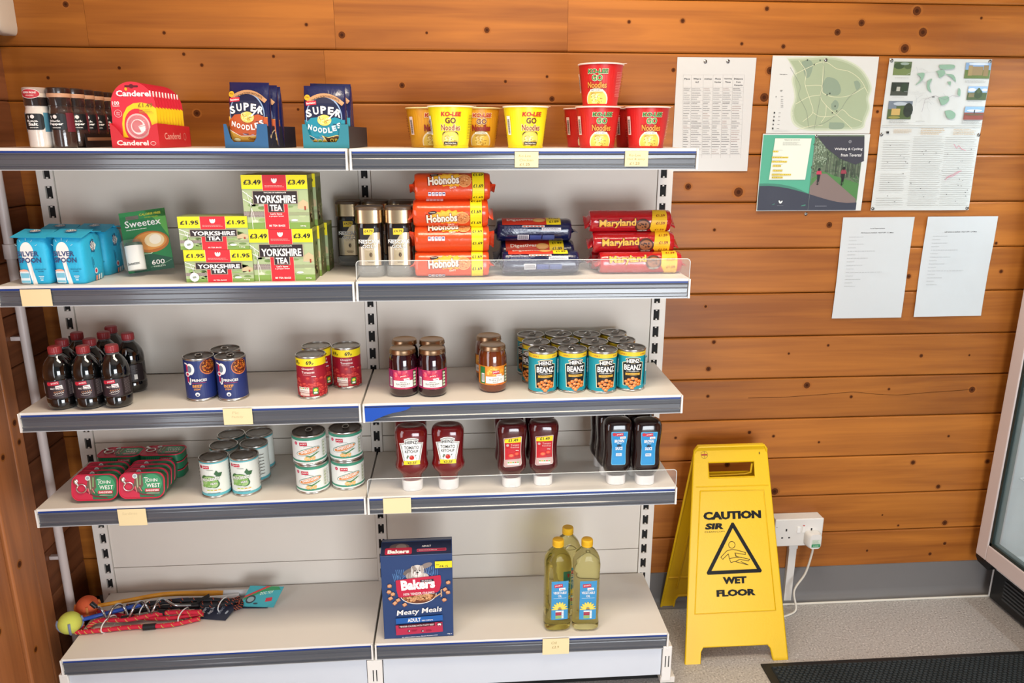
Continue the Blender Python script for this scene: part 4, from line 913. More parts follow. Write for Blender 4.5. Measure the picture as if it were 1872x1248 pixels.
# ------------------------------------------------------------------ biscuit packets lying along the shelf
def rad(a_, ry, rz, e): return (abs(math.cos(a_)/ry)**e+abs(math.sin(a_)/rz)**e)**(-1/e)
def packet(name, L, ry, rz, e, m, finm, art, wob=.0012, fin=.012):
    t = thing(name, 'x', 'packet'); b = MB(); rb = random.Random(len(name)); seg = 32; rings = []
    def ring(x, k, wb):
        r_ = []
        for i in range(seg):
            q = 2*PI*i/seg; R_ = rad(q, ry, rz, e)*k+wb*math.sin(q*5+x*160)*.6
            r_.append((x, -R_*math.cos(q), rz+R_*math.sin(q)))
        return r_
    for x, k in ((-L/2, .90), (-L/2+.004, .97), (-L/2+.010, 1), (-L/4, 1), (0, 1), (L/4, 1), (L/2-.010, 1), (L/2-.004, .97), (L/2, .90)): rings.append(ring(x, k, wob*.5 if abs(x) < L/3 else wob*.2))
    b.loft(rings, m); b.obj('wrapper', t, smooth=60)
    for sx in (-1, 1):
        b = MB(); n = 13; vs = []; 
        for j, (dx, sp, th) in enumerate(((0, .62, .55), (fin*.45, .80, .12), (fin, .92, .03))):
            top = []; 
            for i in range(n):
                q = -1+2*i/(n-1); top.append((sx*(L/2+dx+(.0012 if (i % 2 and j == 2) else 0)), -q*ry*sp*.98 if j < 2 else -q*ry*sp, rz*(1-.08*j)+(ry*th*math.sqrt(max(0, 1-q*q)) if j < 2 else .0004)))
            bot = [(x, y, 2*rz*(1-.08*j)-z) for x, y, z in reversed(top)]
            vs.append(top+bot)
        b.loft(vs, finm); b.obj('crimped_end', t, smooth=50)
    rm = (ry+rz)/2
    def fn(u, v, w):
        q = v/rm; R_ = rad(q, ry, rz, e)+w+.0007+wob*math.sin(q*5+u*160)*.15+wob*.45
        return (u, -R_*math.cos(q), rz+R_*math.sin(q))
    art.obj('print', t, fn, du=.006, dv=.005); return snapshot(t)
# oat biscuits
def hob():
    a = Art(); L = .176; rb = random.Random(1)
    a.rect(.046, -.060, .0735, .085, '#f4dc16'); a.rects([(.0455, -.060, .0462, .085), (.0738, -.060, .0745, .085)], '#8a3a10')
    for v in (-.040, -.013, .014, .041, .068): a.same('text', '£1.69', .0598, v, .0072, BLK, w=.0235, bold=.02)
    a.up(); cx_, cz_ = -.004, .005
    st = []
    for i in range(36):
        q = 2*PI*i/36; rr = 1.0 if i % 2 else .78; st.append((cx_+.052*rr*math.cos(q)*1.0, cz_+.017*rr*math.sin(q)))
    a.poly(st, '#f0a81e')
    a.poly([(cx_+(x-cx_)*.85, cz_+(y-cz_)*.8) for x, y in st], '#f4b83a')
    a.ell(.0275, .0025, .0165, .0145, '#e8b070', 22); a.ell(.0275, .0025, .0155, .0135, '#d88c4e', 22)
    a.blobs([(.0275+rb.uniform(-.011, .011), .0025+rb.uniform(-.009, .009), rb.uniform(.0015, .003), rb.uniform(.0008, .0016)) for _ in range(20)], '#b4602c', 7); a.blobs([(.0275+rb.uniform(-.011, .011), .0025+rb.uniform(-.009, .009), rb.uniform(.001, .002), rb.uniform(.0006, .0014)) for _ in range(16)], '#edb57a', 7)
    a.ell(-.042, .0155, .0105, .0032, '#2a140e', 14, .1); a.rects([(-.049, .0152, -.036, .0160)], '#e8d8c8')
    a.text('Hobnobs', -.020, -.0065, .0190, '#f7ead6', w=.072, bold=.04, rot=.06, out='#7a1e10'); a.text('OATY', .001, -.0145, .004, '#f7ead6', w=.016, rot=.05)
    for i in range(5): a.same('rect', -.057+i*.0082, -.0300, -.0500+i*.0082, -.0215, '#e6e4ec', .001); a.same('rects', [(-.0562+i*.0082, -.0258, -.0508+i*.0082, -.0228)], '#4a4f8a')
    for i in range(5): a.same('rect', -.057+i*.0082, .044, -.0500+i*.0082, .0525, '#e6e4ec', .001)
    a.lines(-.05, .058, .04, .075, 4, '#f0b090')
    return a
orange = mat('#dd4a1a', .28, coat=.5, bscale=38, crinkle=.0012); ofin = mat('#c93a14', .3, coat=.5, bscale=60, crinkle=.001)
h_ = packet('oat_biscuit_packet', .176, .0300, .0305, 2.6, orange, ofin, hob()); u_ = []; g = 'orange oat biscuit packets in a stack'
c = spot(827, 508.5, 2); zz = shelf_z(2, c.x)+.0008; Y = c.y+.031
for i, (dx, rx, l) in enumerate(((.0, 0.0, 'bottom'), (.001, -.75, 'second from the bottom, plain orange side forward'), (-.001, -.28, 'third from the bottom'), (.004, -.40, 'top'))):
    roll = (-.05, -.95, .42, -.42)[i]
    # roll about the packet's own axis
    pos = Vector((c.x+dx, Y+.001*i, zz+.0305+i*.0608)); R3 = Matrix.Rotation(roll, 3, 'X'); pos = pos-R3 @ Vector((0, 0, .0305))
    put(h_, u_, pos, 0, 'orange oat biscuit packet, '+l, g, rot=(roll, 0, (0, .01, -.01, .02)[i]))
# digestives
navy = mat('#141a44', .22, coat=.7, bscale=36, crinkle=.0022)
a = Art(); rb = random.Random(2)
a.rect(-.080, .020, .030, .058, '#c8341c'); a.rect(.030, .020, .066, .058, '#f0d31a')
for v in (.026, .042): a.text('£1.89', .049, v, .0075, BLK, w=.024)
a.text('Digestives', -.035, .031, .0115, '#f4ece0', w=.066, bold=.02, rot=.03); a.ell(.012, .036, .0165, .0085, '#d49a52', 18); a.ell(.012, .037, .014, .0065, '#e0ac66', 18)
a.lines(-.075, -.002, -.01, .016, 6, '#8f96b8', th=.25); a.rect(.018, .002, .066, .011, '#dfe0e6'); a.lines(.02, .003, .064, .010, 2, '#30344a'); a.rect(-.042, -.026, -.014, -.010, '#d8d8e0'); a.rects([(-.040+i*.0019, -.024, -.039+i*.0019, -.012) for i in range(13)], '#15182a')
a.rect(-.012, -.026, .018, -.012, '#3a4a8a'); a.same('rect', .020, -.026, .050, -.012, '#46558c'); a.up(); a.rect(-.03, .0125, .025, .0175, '#e8e4da'); a.rects([(-.028+i*.0088, .0135, -.0215+i*.0088, .0165) for i in range(6)], '#c85a4a')
d_ = packet('digestive_biscuit_packet', .186, .0345, .0365, 2.6, navy, navy, a, wob=.0025, fin=.016); u_ = []; g = 'navy digestive biscuit packets'
c = spot(989, 505.5, 2); zz = shelf_z(2, c.x)+.0008; Y = c.y+.034
o_ = put(d_, u_, Vector((c.x, Y, zz))-Matrix.Rotation(-.3, 3, 'X') @ Vector((0, 0, .0365*.76))+Vector((0, 0, .0285)), 0, 'navy digestive biscuit packet, bottom front, behind the clear guard', g, rot=(-.3, 0, .02)); o_.scale = (1, 1, .76)
R3 = Matrix.Rotation(.30, 3, 'X')
p_ = Vector((c.x-.001, Y+.071, zz+.0368))-R3 @ Vector((0, 0, .0365)); o_ = put(d_, u_, p_, 0, 'navy digestive biscuit packet with its red face and £1.89 showing, bottom rear', g, rot=(.30, 0, 0)); o_.scale = (1, 1, 1)
put(d_, u_, Vector((c.x-.010, Y+.066, zz+.0738)), -.01, 'navy digestive biscuit packet, top one with silver printed side forward', g)
# choc chip cookies
a = Art(); rb = random.Random(6)
a.poly([(.052, -.048), (.060, -.02), (.048, .0), (.056, .05), (.090, .05), (.090, -.048)], '#e8b820')
for v in (-.026, -.008, .010, .028): a.text('£1.59', .0735, v, .0062, '#8a1410', w=.0225)
a.ell(.030, .006, .0195, .0175, '#4a2214', 20); a.ell(.030, .007, .0155, .0120, '#9a6038', 18); a.blobs([(.030+rb.uniform(-.011, .011), .007+rb.uniform(-.008, .008), .0022, .0017) for _ in range(12)], '#3a1a10', 7); a.text('CHOC CHIP', .030, -.0085, .0035, '#f4e8d8', w=.024)
a.text('Maryland', -.034, .0020, .0205, '#e8b43a', w=.092, bold=.03, rot=.03, out='#6a0c10')
mred = mat('#b5121c', .2, coat=.8, bscale=42, crinkle=.002)
m_ = packet('choc_chip_cookie_packet', .204, .0258, .0262, 2.3, mred, mred, a, wob=.0016); u_ = []; g = 'red choc chip cookie packets'
c = spot(1172, 502, 2); zz = shelf_z(2, c.x)+.0008; Y = c.y+.027
def rolled(px_, y_, z_, roll, rz_): return Vector((px_, y_, z_+.0262))-Matrix.Rotation(roll, 3, 'X') @ Vector((0, 0, .0262)), (roll, 0, rz_)
p_, r_ = rolled(c.x, Y, zz, .12, .0); put(m_, u_, p_, 0, 'red choc chip cookie packet, bottom front, behind the clear guard', g, rot=r_)
p_, r_ = rolled(c.x-.012, Y+.057, zz, .1, .02); put(m_, u_, p_, 0, 'red choc chip cookie packet, bottom rear', g, rot=r_)
p_, r_ = rolled(c.x-.013, Y+.030, zz+.0460, .42, -.02); put(m_, u_, p_, 0, 'red choc chip cookie packet, middle layer', g, rot=r_)
p_, r_ = rolled(c.x-.021, Y+.040, zz+.0985, .62, .0); put(m_, u_, p_, 0, 'red choc chip cookie packet, top of the pile', g, rot=r_)

# ------------------------------------------------------------------ sugar bags
def sugar():
    t = thing('sugar_bag', 'x', 'bag'); w, d, h = .072, .095, .118; blue = mat('#2cb2dc', .55, bscale=30, crinkle=.002)
    prof = [(0, .032, .043, 6), (.004, .035, .046, 6), (.04, .0365, .0475, 6), (.085, .036, .0470, 6), (.100, .0345, .045, 6), (.110, .0310, .036, 5), (.112, .024, .020, 4)]
    b = MB(); b.squash(prof, blue, 36); b.obj('bag', t, smooth=45)
    # folded paper top
    b = MB(); b.loft([[(-.039, -.046, .1065), (.038, -.047, .1045), (.036, .010, .1165), (-.036, .010, .1185)], [(-.041, -.0500, .1085), (.039, -.0505, .1062), (.037, .010, .1185), (-.037, .010, .1208)]], blue)
    b.loft([[(-.036, .008, .1130), (.036, .008, .1120), (.035, .047, .1080), (-.035, .047, .1090)], [(-.036, .008, .1160), (.036, .008, .1150), (.037, .049, .1105), (-.037, .049, .1112)]], blue)
    b.obj('folded_top', t, bevel=.0008)
    a = Art()
    a.ell(-.008, .075, .0145, .022, WHT, 24); a.poly([(-.0125, .056), (-.0035, .056), (.004, .0), (-.006, .0)], WHT); 
    for q in (-1.0, -.5, 0, .5, 1.0): x, z = -.008+.024*math.sin(q), .075+.0255*math.cos(q)+.0; a.same('line', [(x, z), (x+.005*math.sin(q), z+.005*math.cos(q))], .0009, '#b8e4f0')
    a.rect(-.031, .002, -.010, .030, '#e4eef2', .003); a.ell(-.021, .030, .0105, .0048, '#f0b49a', 16, a0=0, a1=PI); a.rect(-.030, .015, -.011, .026, '#7cc4dc'); a.rect(-.030, .004, -.011, .009, '#7cc4dc')
    a.text('SILVER', -.006, .0645, .0118, '#3a4a78', w=.047, bold=.03); a.text('SPOON', -.004, .0500, .0118, '#3a4a78', w=.050, bold=.03)
    a.text('GRANULATED', .0165, .0335, .0028, '#1f6a90', w=.025); a.text('SUGAR', .0165, .0285, .0028, '#1f6a90', w=.013); a.rects([(.010, .018, .022, .020), (.012, .014, .020, .016), (.013, .009, .019, .0115)], '#d0ecf4')
    pp = [(0, .034, .0450, 9), (.004, .038, .0470, 9), (.04, .0392, .0482, 9), (.09, .039, .0478, 9), (.104, .038, .0455, 8), (.12, .038, .043, 8)]
    a.obj('front_print', t, onfront(pp), du=.008)
    a = Art(); a.ell(.0, .082, .011, .011, WHT, 18); a.poly([(.004, .079), (.012, .079), (.014, .085), (.004, .086)], WHT)
    a.text('SILVER', -.003, .082, .0070, '#2a3a68', w=.028, bold=.03, rot=PI/2); a.text('SPOON', .0055, .082, .0070, '#2a3a68', w=.030, bold=.03, rot=PI/2)
    a.text('GRANULATED', -.009, .045, .0030, '#1a4a78', w=.026, rot=PI/2); a.text('SUGAR', -.004, .045, .0030, '#1a4a78', w=.014, rot=PI/2); a.ell(.0, .024, .0072, .0072, '#d8e4ea', 14); a.ell(.0, .024, .0045, .0045, '#c03a4a', 12)
    a.rect(-.004, .002, .003, .013, '#e88a70'); a.same('rect', .007, .002, .013, .014, '#f0ece4'); a.same('rect', .017, .002, .023, .015, '#b8dce8')
    a.obj('side_print', t, lambda u, v, w_: (.0372+w_ if abs(v-.05) < .046 else .0358+w_, u-.003, v), dv=.02)
    a = Art(); a.ell(0, 0, .012, .008, WHT, 16); a.text('SILVER', 0, .0, .006, '#2a3a68', w=.028); a.text('SPOON', 0, -.0075, .006, '#2a3a68', w=.030)
    a.obj('top_print', t, lambda u, v, w_: (u, -.016+v, .1142+(v+.012)*.21+.0020+w_))
    return snapshot(t)
t = sugar(); u_ = []; g = 'sky blue sugar bags'; f1 = spot(67, 520, 2); f2 = spot(132, 519.5, 2); zz = 0
m_x = (f1.x+f2.x)/2; hx = max((f2.x-f1.x)/2, .0405)
for i, (x, y, l, rz) in enumerate(((m_x-hx, f1.y+.048, 'front left', -.02), (m_x+hx, f2.y+.048, 'front right', -.06), (m_x-hx+.004, f1.y+.152, 'rear left', .02), (m_x+hx+.005, f2.y+.154, 'rear right', -.04))):
    put(t, u_, on_shelf(x, y, 2), rz, 'sky blue paper sugar bag, '+l, g)
# ------------------------------------------------------------------ sweetener blister card
def sweet():
    t = thing('sweetener_card', 'green sweetener blister card with white dispenser leaning back', 'blister pack'); 
    hole = [(-.042, .132), (-.018, .134), (-.020, .139), (-.028, .139), (-.029, .142), (-.033, .142), (-.034, .139), (-.043, .138)]
    b = MB(); w, h = .092, .150
    # card with a hanging slot: four strips round the slot
    b.box(-w/2, w/2, 0, .0007, .003, .131, mat('#1f7a44', .35)); b.box(-w/2, w/2, 0, .0007, .140, h, mat('#1f7a44', .35)); b.box(-w/2, -.034, 0, .0007, .131, .140, mat('#1f7a44', .35)); b.box(-.008, w/2, 0, .0007, .131, .140, mat('#1f7a44', .35)); b.obj('card', t)
    a = Art(); a.poly([(-w/2, .003), (w/2, .003), (w/2, .131), (-w/2, .131)], '#1d7a42'); a.same('poly', [(-w/2, .14), (w/2, .14), (w/2, h), (-w/2, h)], '#2c8a4c'); a.same('poly', [(-.008, .131), (w/2, .131), (w/2, .14), (-.008, .14)], '#2c8a4c'); a.same('poly', [(-w/2, .131), (-.034, .131), (-.034, .14), (-w/2, .14)], '#1d7a42')
    a.poly([(.004, .15), (.046, .15), (.046, .08), (.03, .118)], '#5aa84a')
    a.poly([(-w/2, .003), (w/2, .003), (w/2, .028), (.01, .043), (-w/2, .052)], '#12503a'); a.line([(-w/2+.003, .047), (.005, .045), (w/2-.002, .075)], .0012, '#e8f0d8'); a.line([(.0, .012), (.02, .014), (w/2-.002, .025)], .0008, '#8ab890')
    a.ell(.008, .073, .037, .026, '#b86a28', 28); a.ell(.008, .075, .033, .021, '#d89040', 28); a.ell(.016, .076, .020, .017, '#ecd2a0', 22); a.ell(.018, .078, .012, .012, '#f6ead2', 18); a.rect(-w/2, .003, -.034, .06, '#2a8a50')
    a.text('CALORIE FREE', .016, .1375, .0055, '#c9c83a', w=.043); a.text('SWEETENER', .018, .1305, .0035, '#9ab83a', w=.027); a.text('Sweetex', -.001, .1125, .0165, WHT, w=.072, bold=.01); a.lines(-.036, .1045, .006, .109, 1, '#d8e8d0'); a.text('600', .0165, .017, .0115, WHT, w=.026, bold=.01); a.text('TABLETS', .018, .0105, .0035, '#c8d8c8', w=.024)
    a.obj('card_print', t, front(-.0002))
    b = MB(); b.lathe([(.0165, 0), (.0175, .001), (.0175, .058), (.017, .059)], mat('#e6e6e2', .3), 24, (-.022, -.016, .008)); d = b.obj('dispenser', t, smooth=40)
    MB().lathe([(.0168, .0585), (.0165, .064), (.0150, .0665)], mat('#244a38', .35), 24, (-.022, -.016, .008)).obj('dispenser_cap', d, smooth=40)
    a = Art(); a.text('Sweetex', 0, .012, .0075, '#2a3a34', w=.026, rot=.08); a.obj('dispenser_label', d, lambda u, v, w_: (-.022+(.0177+w_)*math.sin(u/.0177), -.016-(.0177+w_)*math.cos(u/.0177), .008+v), du=.004)
    b = MB(); b.loft([rrect3(-.042, .005, .0, .082, .010, 0), rrect3(-.041, .006, -.001, .081, .010, -.034), rrect3(-.038, .009, -.004, .078, .010, -.0355)], mat('#f2f6f4', .04, alpha=.06, vary=0, spec=.7), cap0=False); b.obj('clear_blister', t, smooth=40)
    return snapshot(t)
def rrect3(x0, z0, x1, z1, r, y): return [(x, y, z) for x, z in rrect(x0, z0, x1, z1, r, 4)]
t = sweet(); f = spot(270, 507, 2); t.location = (f.x, f.y+.030, f.z-.001+.0085); t.rotation_euler = (-.20, -.13, 0); t.scale = (1.2, 1, 1)

# ------------------------------------------------------------------ top shelf: pot noodles
def lerp(a_, b_, t_): return a_+(b_-a_)*t_
CH, CT, CB = .0945, .0535, .0400
def conef(u, v, w): R_ = lerp(CB, CT-.0015, v/CH); return ((R_+w)*math.sin(u/.047), -(R_+w)*math.cos(u/.047), v)
def cup(name, body, art, rimm):
    t = thing(name, 'x', 'pot'); b = MB(); b.lathe([(CB-.003, 0), (CB, .0006), (CT-.0015, CH-.0022)], body, 40); b.obj('cup', t, smooth=40)
    b = MB(); b.lathe([(CT-.0015, CH-.0035), (CT+.0004, CH-.0032), (CT+.0012, CH-.0018), (CT+.0006, CH-.0004), (CT-.001, CH), (CT-.004, CH-.0002)], rimm, 40, cap0=False); b.box(CT-.006, CT+.007, -.005, .005, CH-.0004, CH+.0002, rimm); b.obj('foil_lid', t, smooth=40)
    art.obj('label', t, conef, du=.006); return snapshot(t)
def cup_art(base, c1, c2, c3, flav, dark, bowl, spicy):
    a = Art(.00015); rb = random.Random(9); P2 = PI*.047
    a.rect(-P2, .001, P2, .089, base)
    if not spicy:
        a.rect(-.0215, .004, .0195, .037, '#3a2a14', .008); a.ell(-.001, .019, .0225, .0200, '#c8b04a', 24)
    else: a.ell(-.001, .0135, .0285, .0260, '#e8dcc0', 28)
    a.ell(-.001, .0125 if spicy else .019, .0255 if spicy else .0205, .0230 if spicy else .0180, bowl, 26)
    for i in range(15):
        q = rb.uniform(0, 6.28); x, z = -.001+rb.uniform(-.014, .014), .017+rb.uniform(-.010, .009); rr = rb.uniform(.003, .006)
        a.same('line', [(x+rr*math.cos(q+k*.7), z+rr*.6*math.sin(q+k*.7)) for k in range(6)], .0014, rb.choice(['#f4e6a0', '#c89a34', '#f8eec0', '#b5862a']))
    a.up(); a.blobs([(-.001+rb.uniform(-.014, .014), .015+rb.uniform(-.009, .009), .0013, .001) for _ in range(9)], '#7a3a18', 6)
    a.rect(-P2, .0005, P2, .0045, base)
    a.text('KO-LEE', .001, .0705, .0102, c1, w=.044, bold=.045, shear=.12, out='#f4ecc8' if spicy else None); a.text('GO', 0, .0548, .0130, c2, w=.024, bold=.03, out='#f4ecc8' if spicy else None); a.text('Noodles', .0, .0390, .0140, c3, w=.044, bold=.02, out='#8a1410' if spicy else '#f4ecb0')
    if spicy: a.rect(-.0165, .0315, .0145, .0365, '#f2eee0', .002); a.text(flav, -.001, .0328, .0025, '#3a2a20', w=.024)
    else: a.rect(-.0175, .0080, .0165, .0145, '#16120c'); a.text(flav, -.0005, .0098, .0030, WHT, w=.029)
    a.rect(-.062, .030, -.051, .072, WHT if not spicy else '#e8d0c8'); a.rects([(-.060, .033+i*.0018, -.053, .0341+i*.0018) for i in range(18)], '#30281c')
    a.lines(.045, .02, .066, .075, 16, dark, th=.3); a.lines(.080, .02, .115, .075, 14, dark, th=.3); a.lines(-.125, .02, -.08, .075, 14, dark, th=.3)
    return a
ylw = cup('chicken_noodle_pot', mat('#ecd91a', .35), cup_art('#efdc1c', '#b8201c', '#5a1a1c', '#8a1c20', 'Roast Chicken Flavour', '#8a7a20', '#e0c45a', False), mat('#ece6d2', .4)); uy = []
ora = cup('golden_noodle_pot', mat('#c98a14', .4), cup_art('#cf9418', '#a83018', '#6a2418', '#8a2c18', 'CHICKEN', '#8a5a18', '#e0c45a', True), mat('#d9c38c', .4)); uo = []
rd_ = cup('red_noodle_pot', mat('#c01c1c', .38), cup_art('#c4201e', '#1f7a34', '#2a8a3c', '#e89a3a', "HOT 'N' SPICY", '#e08a80', '#e8c85a', True), mat('#ecd8cf', .4)); ur = []
YF = -.200
def cup_at(t, used, px, Y, rz, l, g, dz=0):
    x = fx(px, 240, Y); p = on_shelf(x, Y, 1); p.z += dz; return put(t, used, p, rz, l, g)
g = 'yellow noodle pots on the top shelf'
cup_at(ylw, uy, 824, YF, .0, 'bright yellow noodle pot at the front of the left cluster', g); cup_at(ylw, uy, 960.5, YF, .20, 'bright yellow noodle pot standing to the right on its own', g)
g = 'golden noodle pots behind the yellow ones'
cup_at(ora, uo, 782, YF+.112, .34, 'golden orange noodle pot behind and left of the yellow pot', g); cup_at(ora, uo, 875, YF+.112, .12, 'golden orange noodle pot behind and right of the yellow pot', g); cup_at(ora, uo, 962, YF+.145, .9, 'golden orange noodle pot hidden behind the lone yellow pot', g)
g = 'red noodle pots on the top shelf'
cup_at(rd_, ur, 1092, YF, .02, 'red noodle pot, front left, carrying another on top', g); cup_at(rd_, ur, 1181.5, YF, .0, 'red noodle pot, front right at the end of the row', g)
cup_at(rd_, ur, 1095, YF+.006, -.35, 'red noodle pot stacked on top of another', g, CH+.0006)
cup_at(rd_, ur, 1068, YF+.116, .1, 'red noodle pot behind and left of the stacked pair', g); cup_at(rd_, ur, 1158, YF+.116, .1, 'red noodle pot half hidden between the two front ones', g)

# ------------------------------------------------------------------ noodle packets in card trays
def tray(name, w, d, h, fm, sm_, label, cut, logo):
    t = thing(name, label, 'display tray'); th = .0012; kraft = mat('#a87a4c', .7)
    x0, x1 = -w/2, w/2; c0, c1, cd = cut
    pts = [(x0, 0), (x1, 0), (x1, h)]+[(c1, h), (c1-.004, cd+.008), (c1-.010, cd), (c0+.010, cd), (c0+.004, cd+.008), (c0-.004, h)]+[(x0, h)]
    b = MB(); b.prism(pts, 0, th, fm); b.obj('front_flap', t)
    b = MB(); b.box(x0, x0+th, th, d, 0, h*.92, kraft); b.obj('side_panel', t); b = MB(); b.box(x1-th, x1, th, d, 0, h*.92, sm_); b.obj('side_panel', t)
    b = MB(); b.box(x0, x1, d-th, d, 0, h*.92, kraft); b.obj('back_panel', t); b = MB(); b.box(x0+th, x1-th, th, d-th, 0, th, kraft); b.obj('tray_floor', t)
    if logo: logo(t, x1, d, h)
    return t
def noodle_packet(name, c_mid, c_low, second, art2):
    t = thing(name, 'x', 'packet'); film = mat('#161d4a', .22, coat=.7, bscale=30, crinkle=.0016)
    w, h = .094, .134
    prof = [(0, w/2, .0012, 2), (.006, w/2, .003, 2.2), (.022, w/2, .0125, 3), (.05, w/2, .0155, 3.4), (.095, w/2, .0150, 3.4), (.116, w/2-.0005, .0085, 2.6), (.126, w/2-.001, .0022, 2.2), (h, w/2-.001, .0010, 2)]
    b = MB(); b.squash(prof, film, 40); b.obj('wrapper', t, smooth=60)
    a = Art(); hw = w/2-.002
    a.poly([(-hw, .004), (hw, .004), (hw, .060), (-hw, .060)], c_low)
    a.ell(-.001, .066, .0405, .046, '#8ea6c8', 34); a.ell(-.001, .065, .0385, .0435, '#161c3c', 34)
    a.poly([(-hw, .050), (-.030, .064), (-.012, .066), (.0, .058), (.012, .062), (.024, .066), (hw, .058), (hw, .030), (.028, .020), (-.02, .018), (-hw, .032)], c_mid); a.line([(-hw, .031), (-.02, .018), (.028, .020), (hw, .030)], .0012, '#f0e8d8')
    arcp = [( -.034+i*.0068, .1005+.0125*(1-((i-5)/5.0)**2)-.0012*(i-5)*.0) for i in range(12)]
    a.line(arcp, .0088, '#b98a62'); a.text("THE NATION'S FAVOURITE", .004, .1030, .0050, '#2a1a18', w=.062, arc=.010, bold=.02)
    a.ell(-.037, .108, .0065, .0065, '#e0a82a', 16); a.text('95p', -.037, .106, .0045, '#7a5a10', w=.008)
    a.rect(-.040, .0915, -.0165, .1005, '#c8283c', .001, .1); a.text('Batchelors', -.028, .0940, .0042, WHT, w=.020, rot=.1)
    rb = random.Random(5); a.ell(.000, .059, .0155, .012, '#e8c860', 20); 
    for i in range(12): q = rb.uniform(0, 6.28); x, z = rb.uniform(-.009, .009), .060+rb.uniform(-.007, .006); a.same('line', [(x+.005*math.cos(q+k*.6), z+.0035*math.sin(q+k*.6)) for k in range(6)], .0013, rb.choice(['#f6e28a', '#f9efb4', '#b98c2c', '#a87a24']))
    a.up(); a.line([(.010, .062), (.030, .082)], .0032, '#e4e6ec')
    for i, (ch, xx, zz_, ro) in enumerate(zip('SUPER', (-.032, -.017, -.001, .0145, .030), (.066, .071, .073, .071, .066), (.25, .1, 0, -.1, -.25))): a.text(ch, xx, zz_, .0165, WHT, w=.0125, bold=.04, rot=ro)
    for ch, xx, zz_, ro in zip('NOODLES', (-.034, -.0225, -.011, .0005, .012, .0225, .034), (.0385, .0345, .032, .031, .032, .036, .042), (-.2, -.15, -.05, 0, .05, .2, .3)): a.text(ch, xx, zz_, .0115, WHT, w=.0092, bold=.04, rot=ro)
    art2(a)
    a.obj('print', t, onfront([(0, .049, .0025, 3), (.006, .049, .0035, 3), (.022, .049, .0132, 4), (.05, .049, .0163, 5), (.095, .049, .0158, 5), (.116, .049, .0092, 4), (.126, .049, .0028, 3), (h, .049, .0018, 3)], .0004), du=.008, dv=.006)
    return snapshot(t)
def shoe(t, x1, d, h):
    a = Art(); a.line([(.02, .030), (.034, .038), (.045, .040)], .0028, '#b8a888'); a.line([(.016, .024), (.022, .031)], .006, '#b8a888'); a.line([(.048, .022), (.047, .042)], .004, '#b8a888'); a.ell(.046, .020, .005, .003, '#b8a888', 12); a.obj('side_print', t, side(x1+.0002))
def mushrooms(a): a.text('Chow Mein', .012, .010, .0055, '#7a3010', w=.03); a.ell(.03, .012, .010, .006, '#b8341c', 14); a.ell(-.03, .010, .008, .004, '#e8d89a', 12)
def curry(a):
    for i in range(4): a.same('ell', -.034+i*.0105, .0125, .0055, .0055, '#e8d6a0', 14)
    a.up()
    for i in range(4): a.same('ell', -.034+i*.0105, .0130, .0042, .0040, ('#e0a838', '#e0a838', '#8ab04a', '#e0a838')[i], 12)
    a.up(); a.poly([(-.008, .026), (.006, .022), (.026, .027), (.040, .024), (.040, .004), (.006, .006)], '#e4c878'); a.poly([(-.003, .0245), (.006, .0205), (.026, .0255), (.039, .0225), (.039, .0055), (.006, .0075)], '#4a2a10'); a.text('CURRY', .024, .0110, .0085, '#e8c850', w=.028, bold=.02)
YT = -.262
def tray_group(pxl, pxr, pxs, col, sidec, cutpx, name, label, logo, pk, labels, gname, offs, rz=0):
    xl, xr = fx(pxl, 248, YT), fx(pxr, 248, YT); w = xr-xl; xc = (xl+xr)/2
    d = .17
    # depth so that the far corner of the right side falls on pixel pxs
    for k in range(60):
        y = YT+.02+k*.004
        v = Vector((xr, y, 1.48))-CPOS; q = 936+FPX*v.dot(RGT)/v.dot(FWD)
        if q >= pxs: d = y-YT; break
    c0, c1 = fx(cutpx[0], 240, YT)-xc, fx(cutpx[1], 240, YT)-xc
    t = tray(name, w, d, .052, col, sidec, label, (c0, c1, .0135), logo)
    t.location = on_shelf(xc, YT, 1); t.rotation_euler = (0, 0, rz); RZ = Matrix.Rotation(rz, 3, 'Z')
    u2 = []; n = len(labels)
    for i, (l, (dx, dz, ry_)) in enumerate(zip(labels, offs)):
        q_ = RZ @ Vector((dx, .020+i*.0335, 0)); p = on_shelf(xc+q_.x, YT+q_.y, 1)+Vector((0, 0, .0014+dz)); put(pk, u2, p, 0, l, gname, rot=(-.03, ry_, rz))
    return d
pk1 = noodle_packet('orange_noodle_packet', '#b8501c', '#d8a040', None, mushrooms)
tray_group(407, 492, 520, mat('#2d5f8c', .6), mat('#131c30', .6), (415, 472), 'blue_card_tray', 'blue card display tray holding the orange noodle packets', shoe, pk1,
           ['noodle packet with orange lower half, front of the blue tray', 'noodle packet with orange lower half, second in the blue tray', 'noodle packet with orange lower half, rear of the blue tray'], 'noodle packets with orange lower half', ((.004, .006, .02), (.0065, .003, .03), (.005, .0, -.01)), -.19)
pk2 = noodle_packet('teal_noodle_packet', '#17849a', '#1a7a92', None, curry)
tray_group(553, 638, 662, mat('#2a7a8a', .6), mat('#2a2a33', .6), (563, 622), 'teal_card_tray', 'teal card display tray holding the curry noodle packets', None, pk2,
           ['noodle packet with teal lower half, front of the teal tray', 'noodle packet with teal lower half, second in the teal tray', 'noodle packet with teal lower half, rear of the teal tray'], 'noodle packets with teal lower half', ((-.002, .0, .0), (.0025, .0065, .02), (.003, .002, -.02)), -.05)

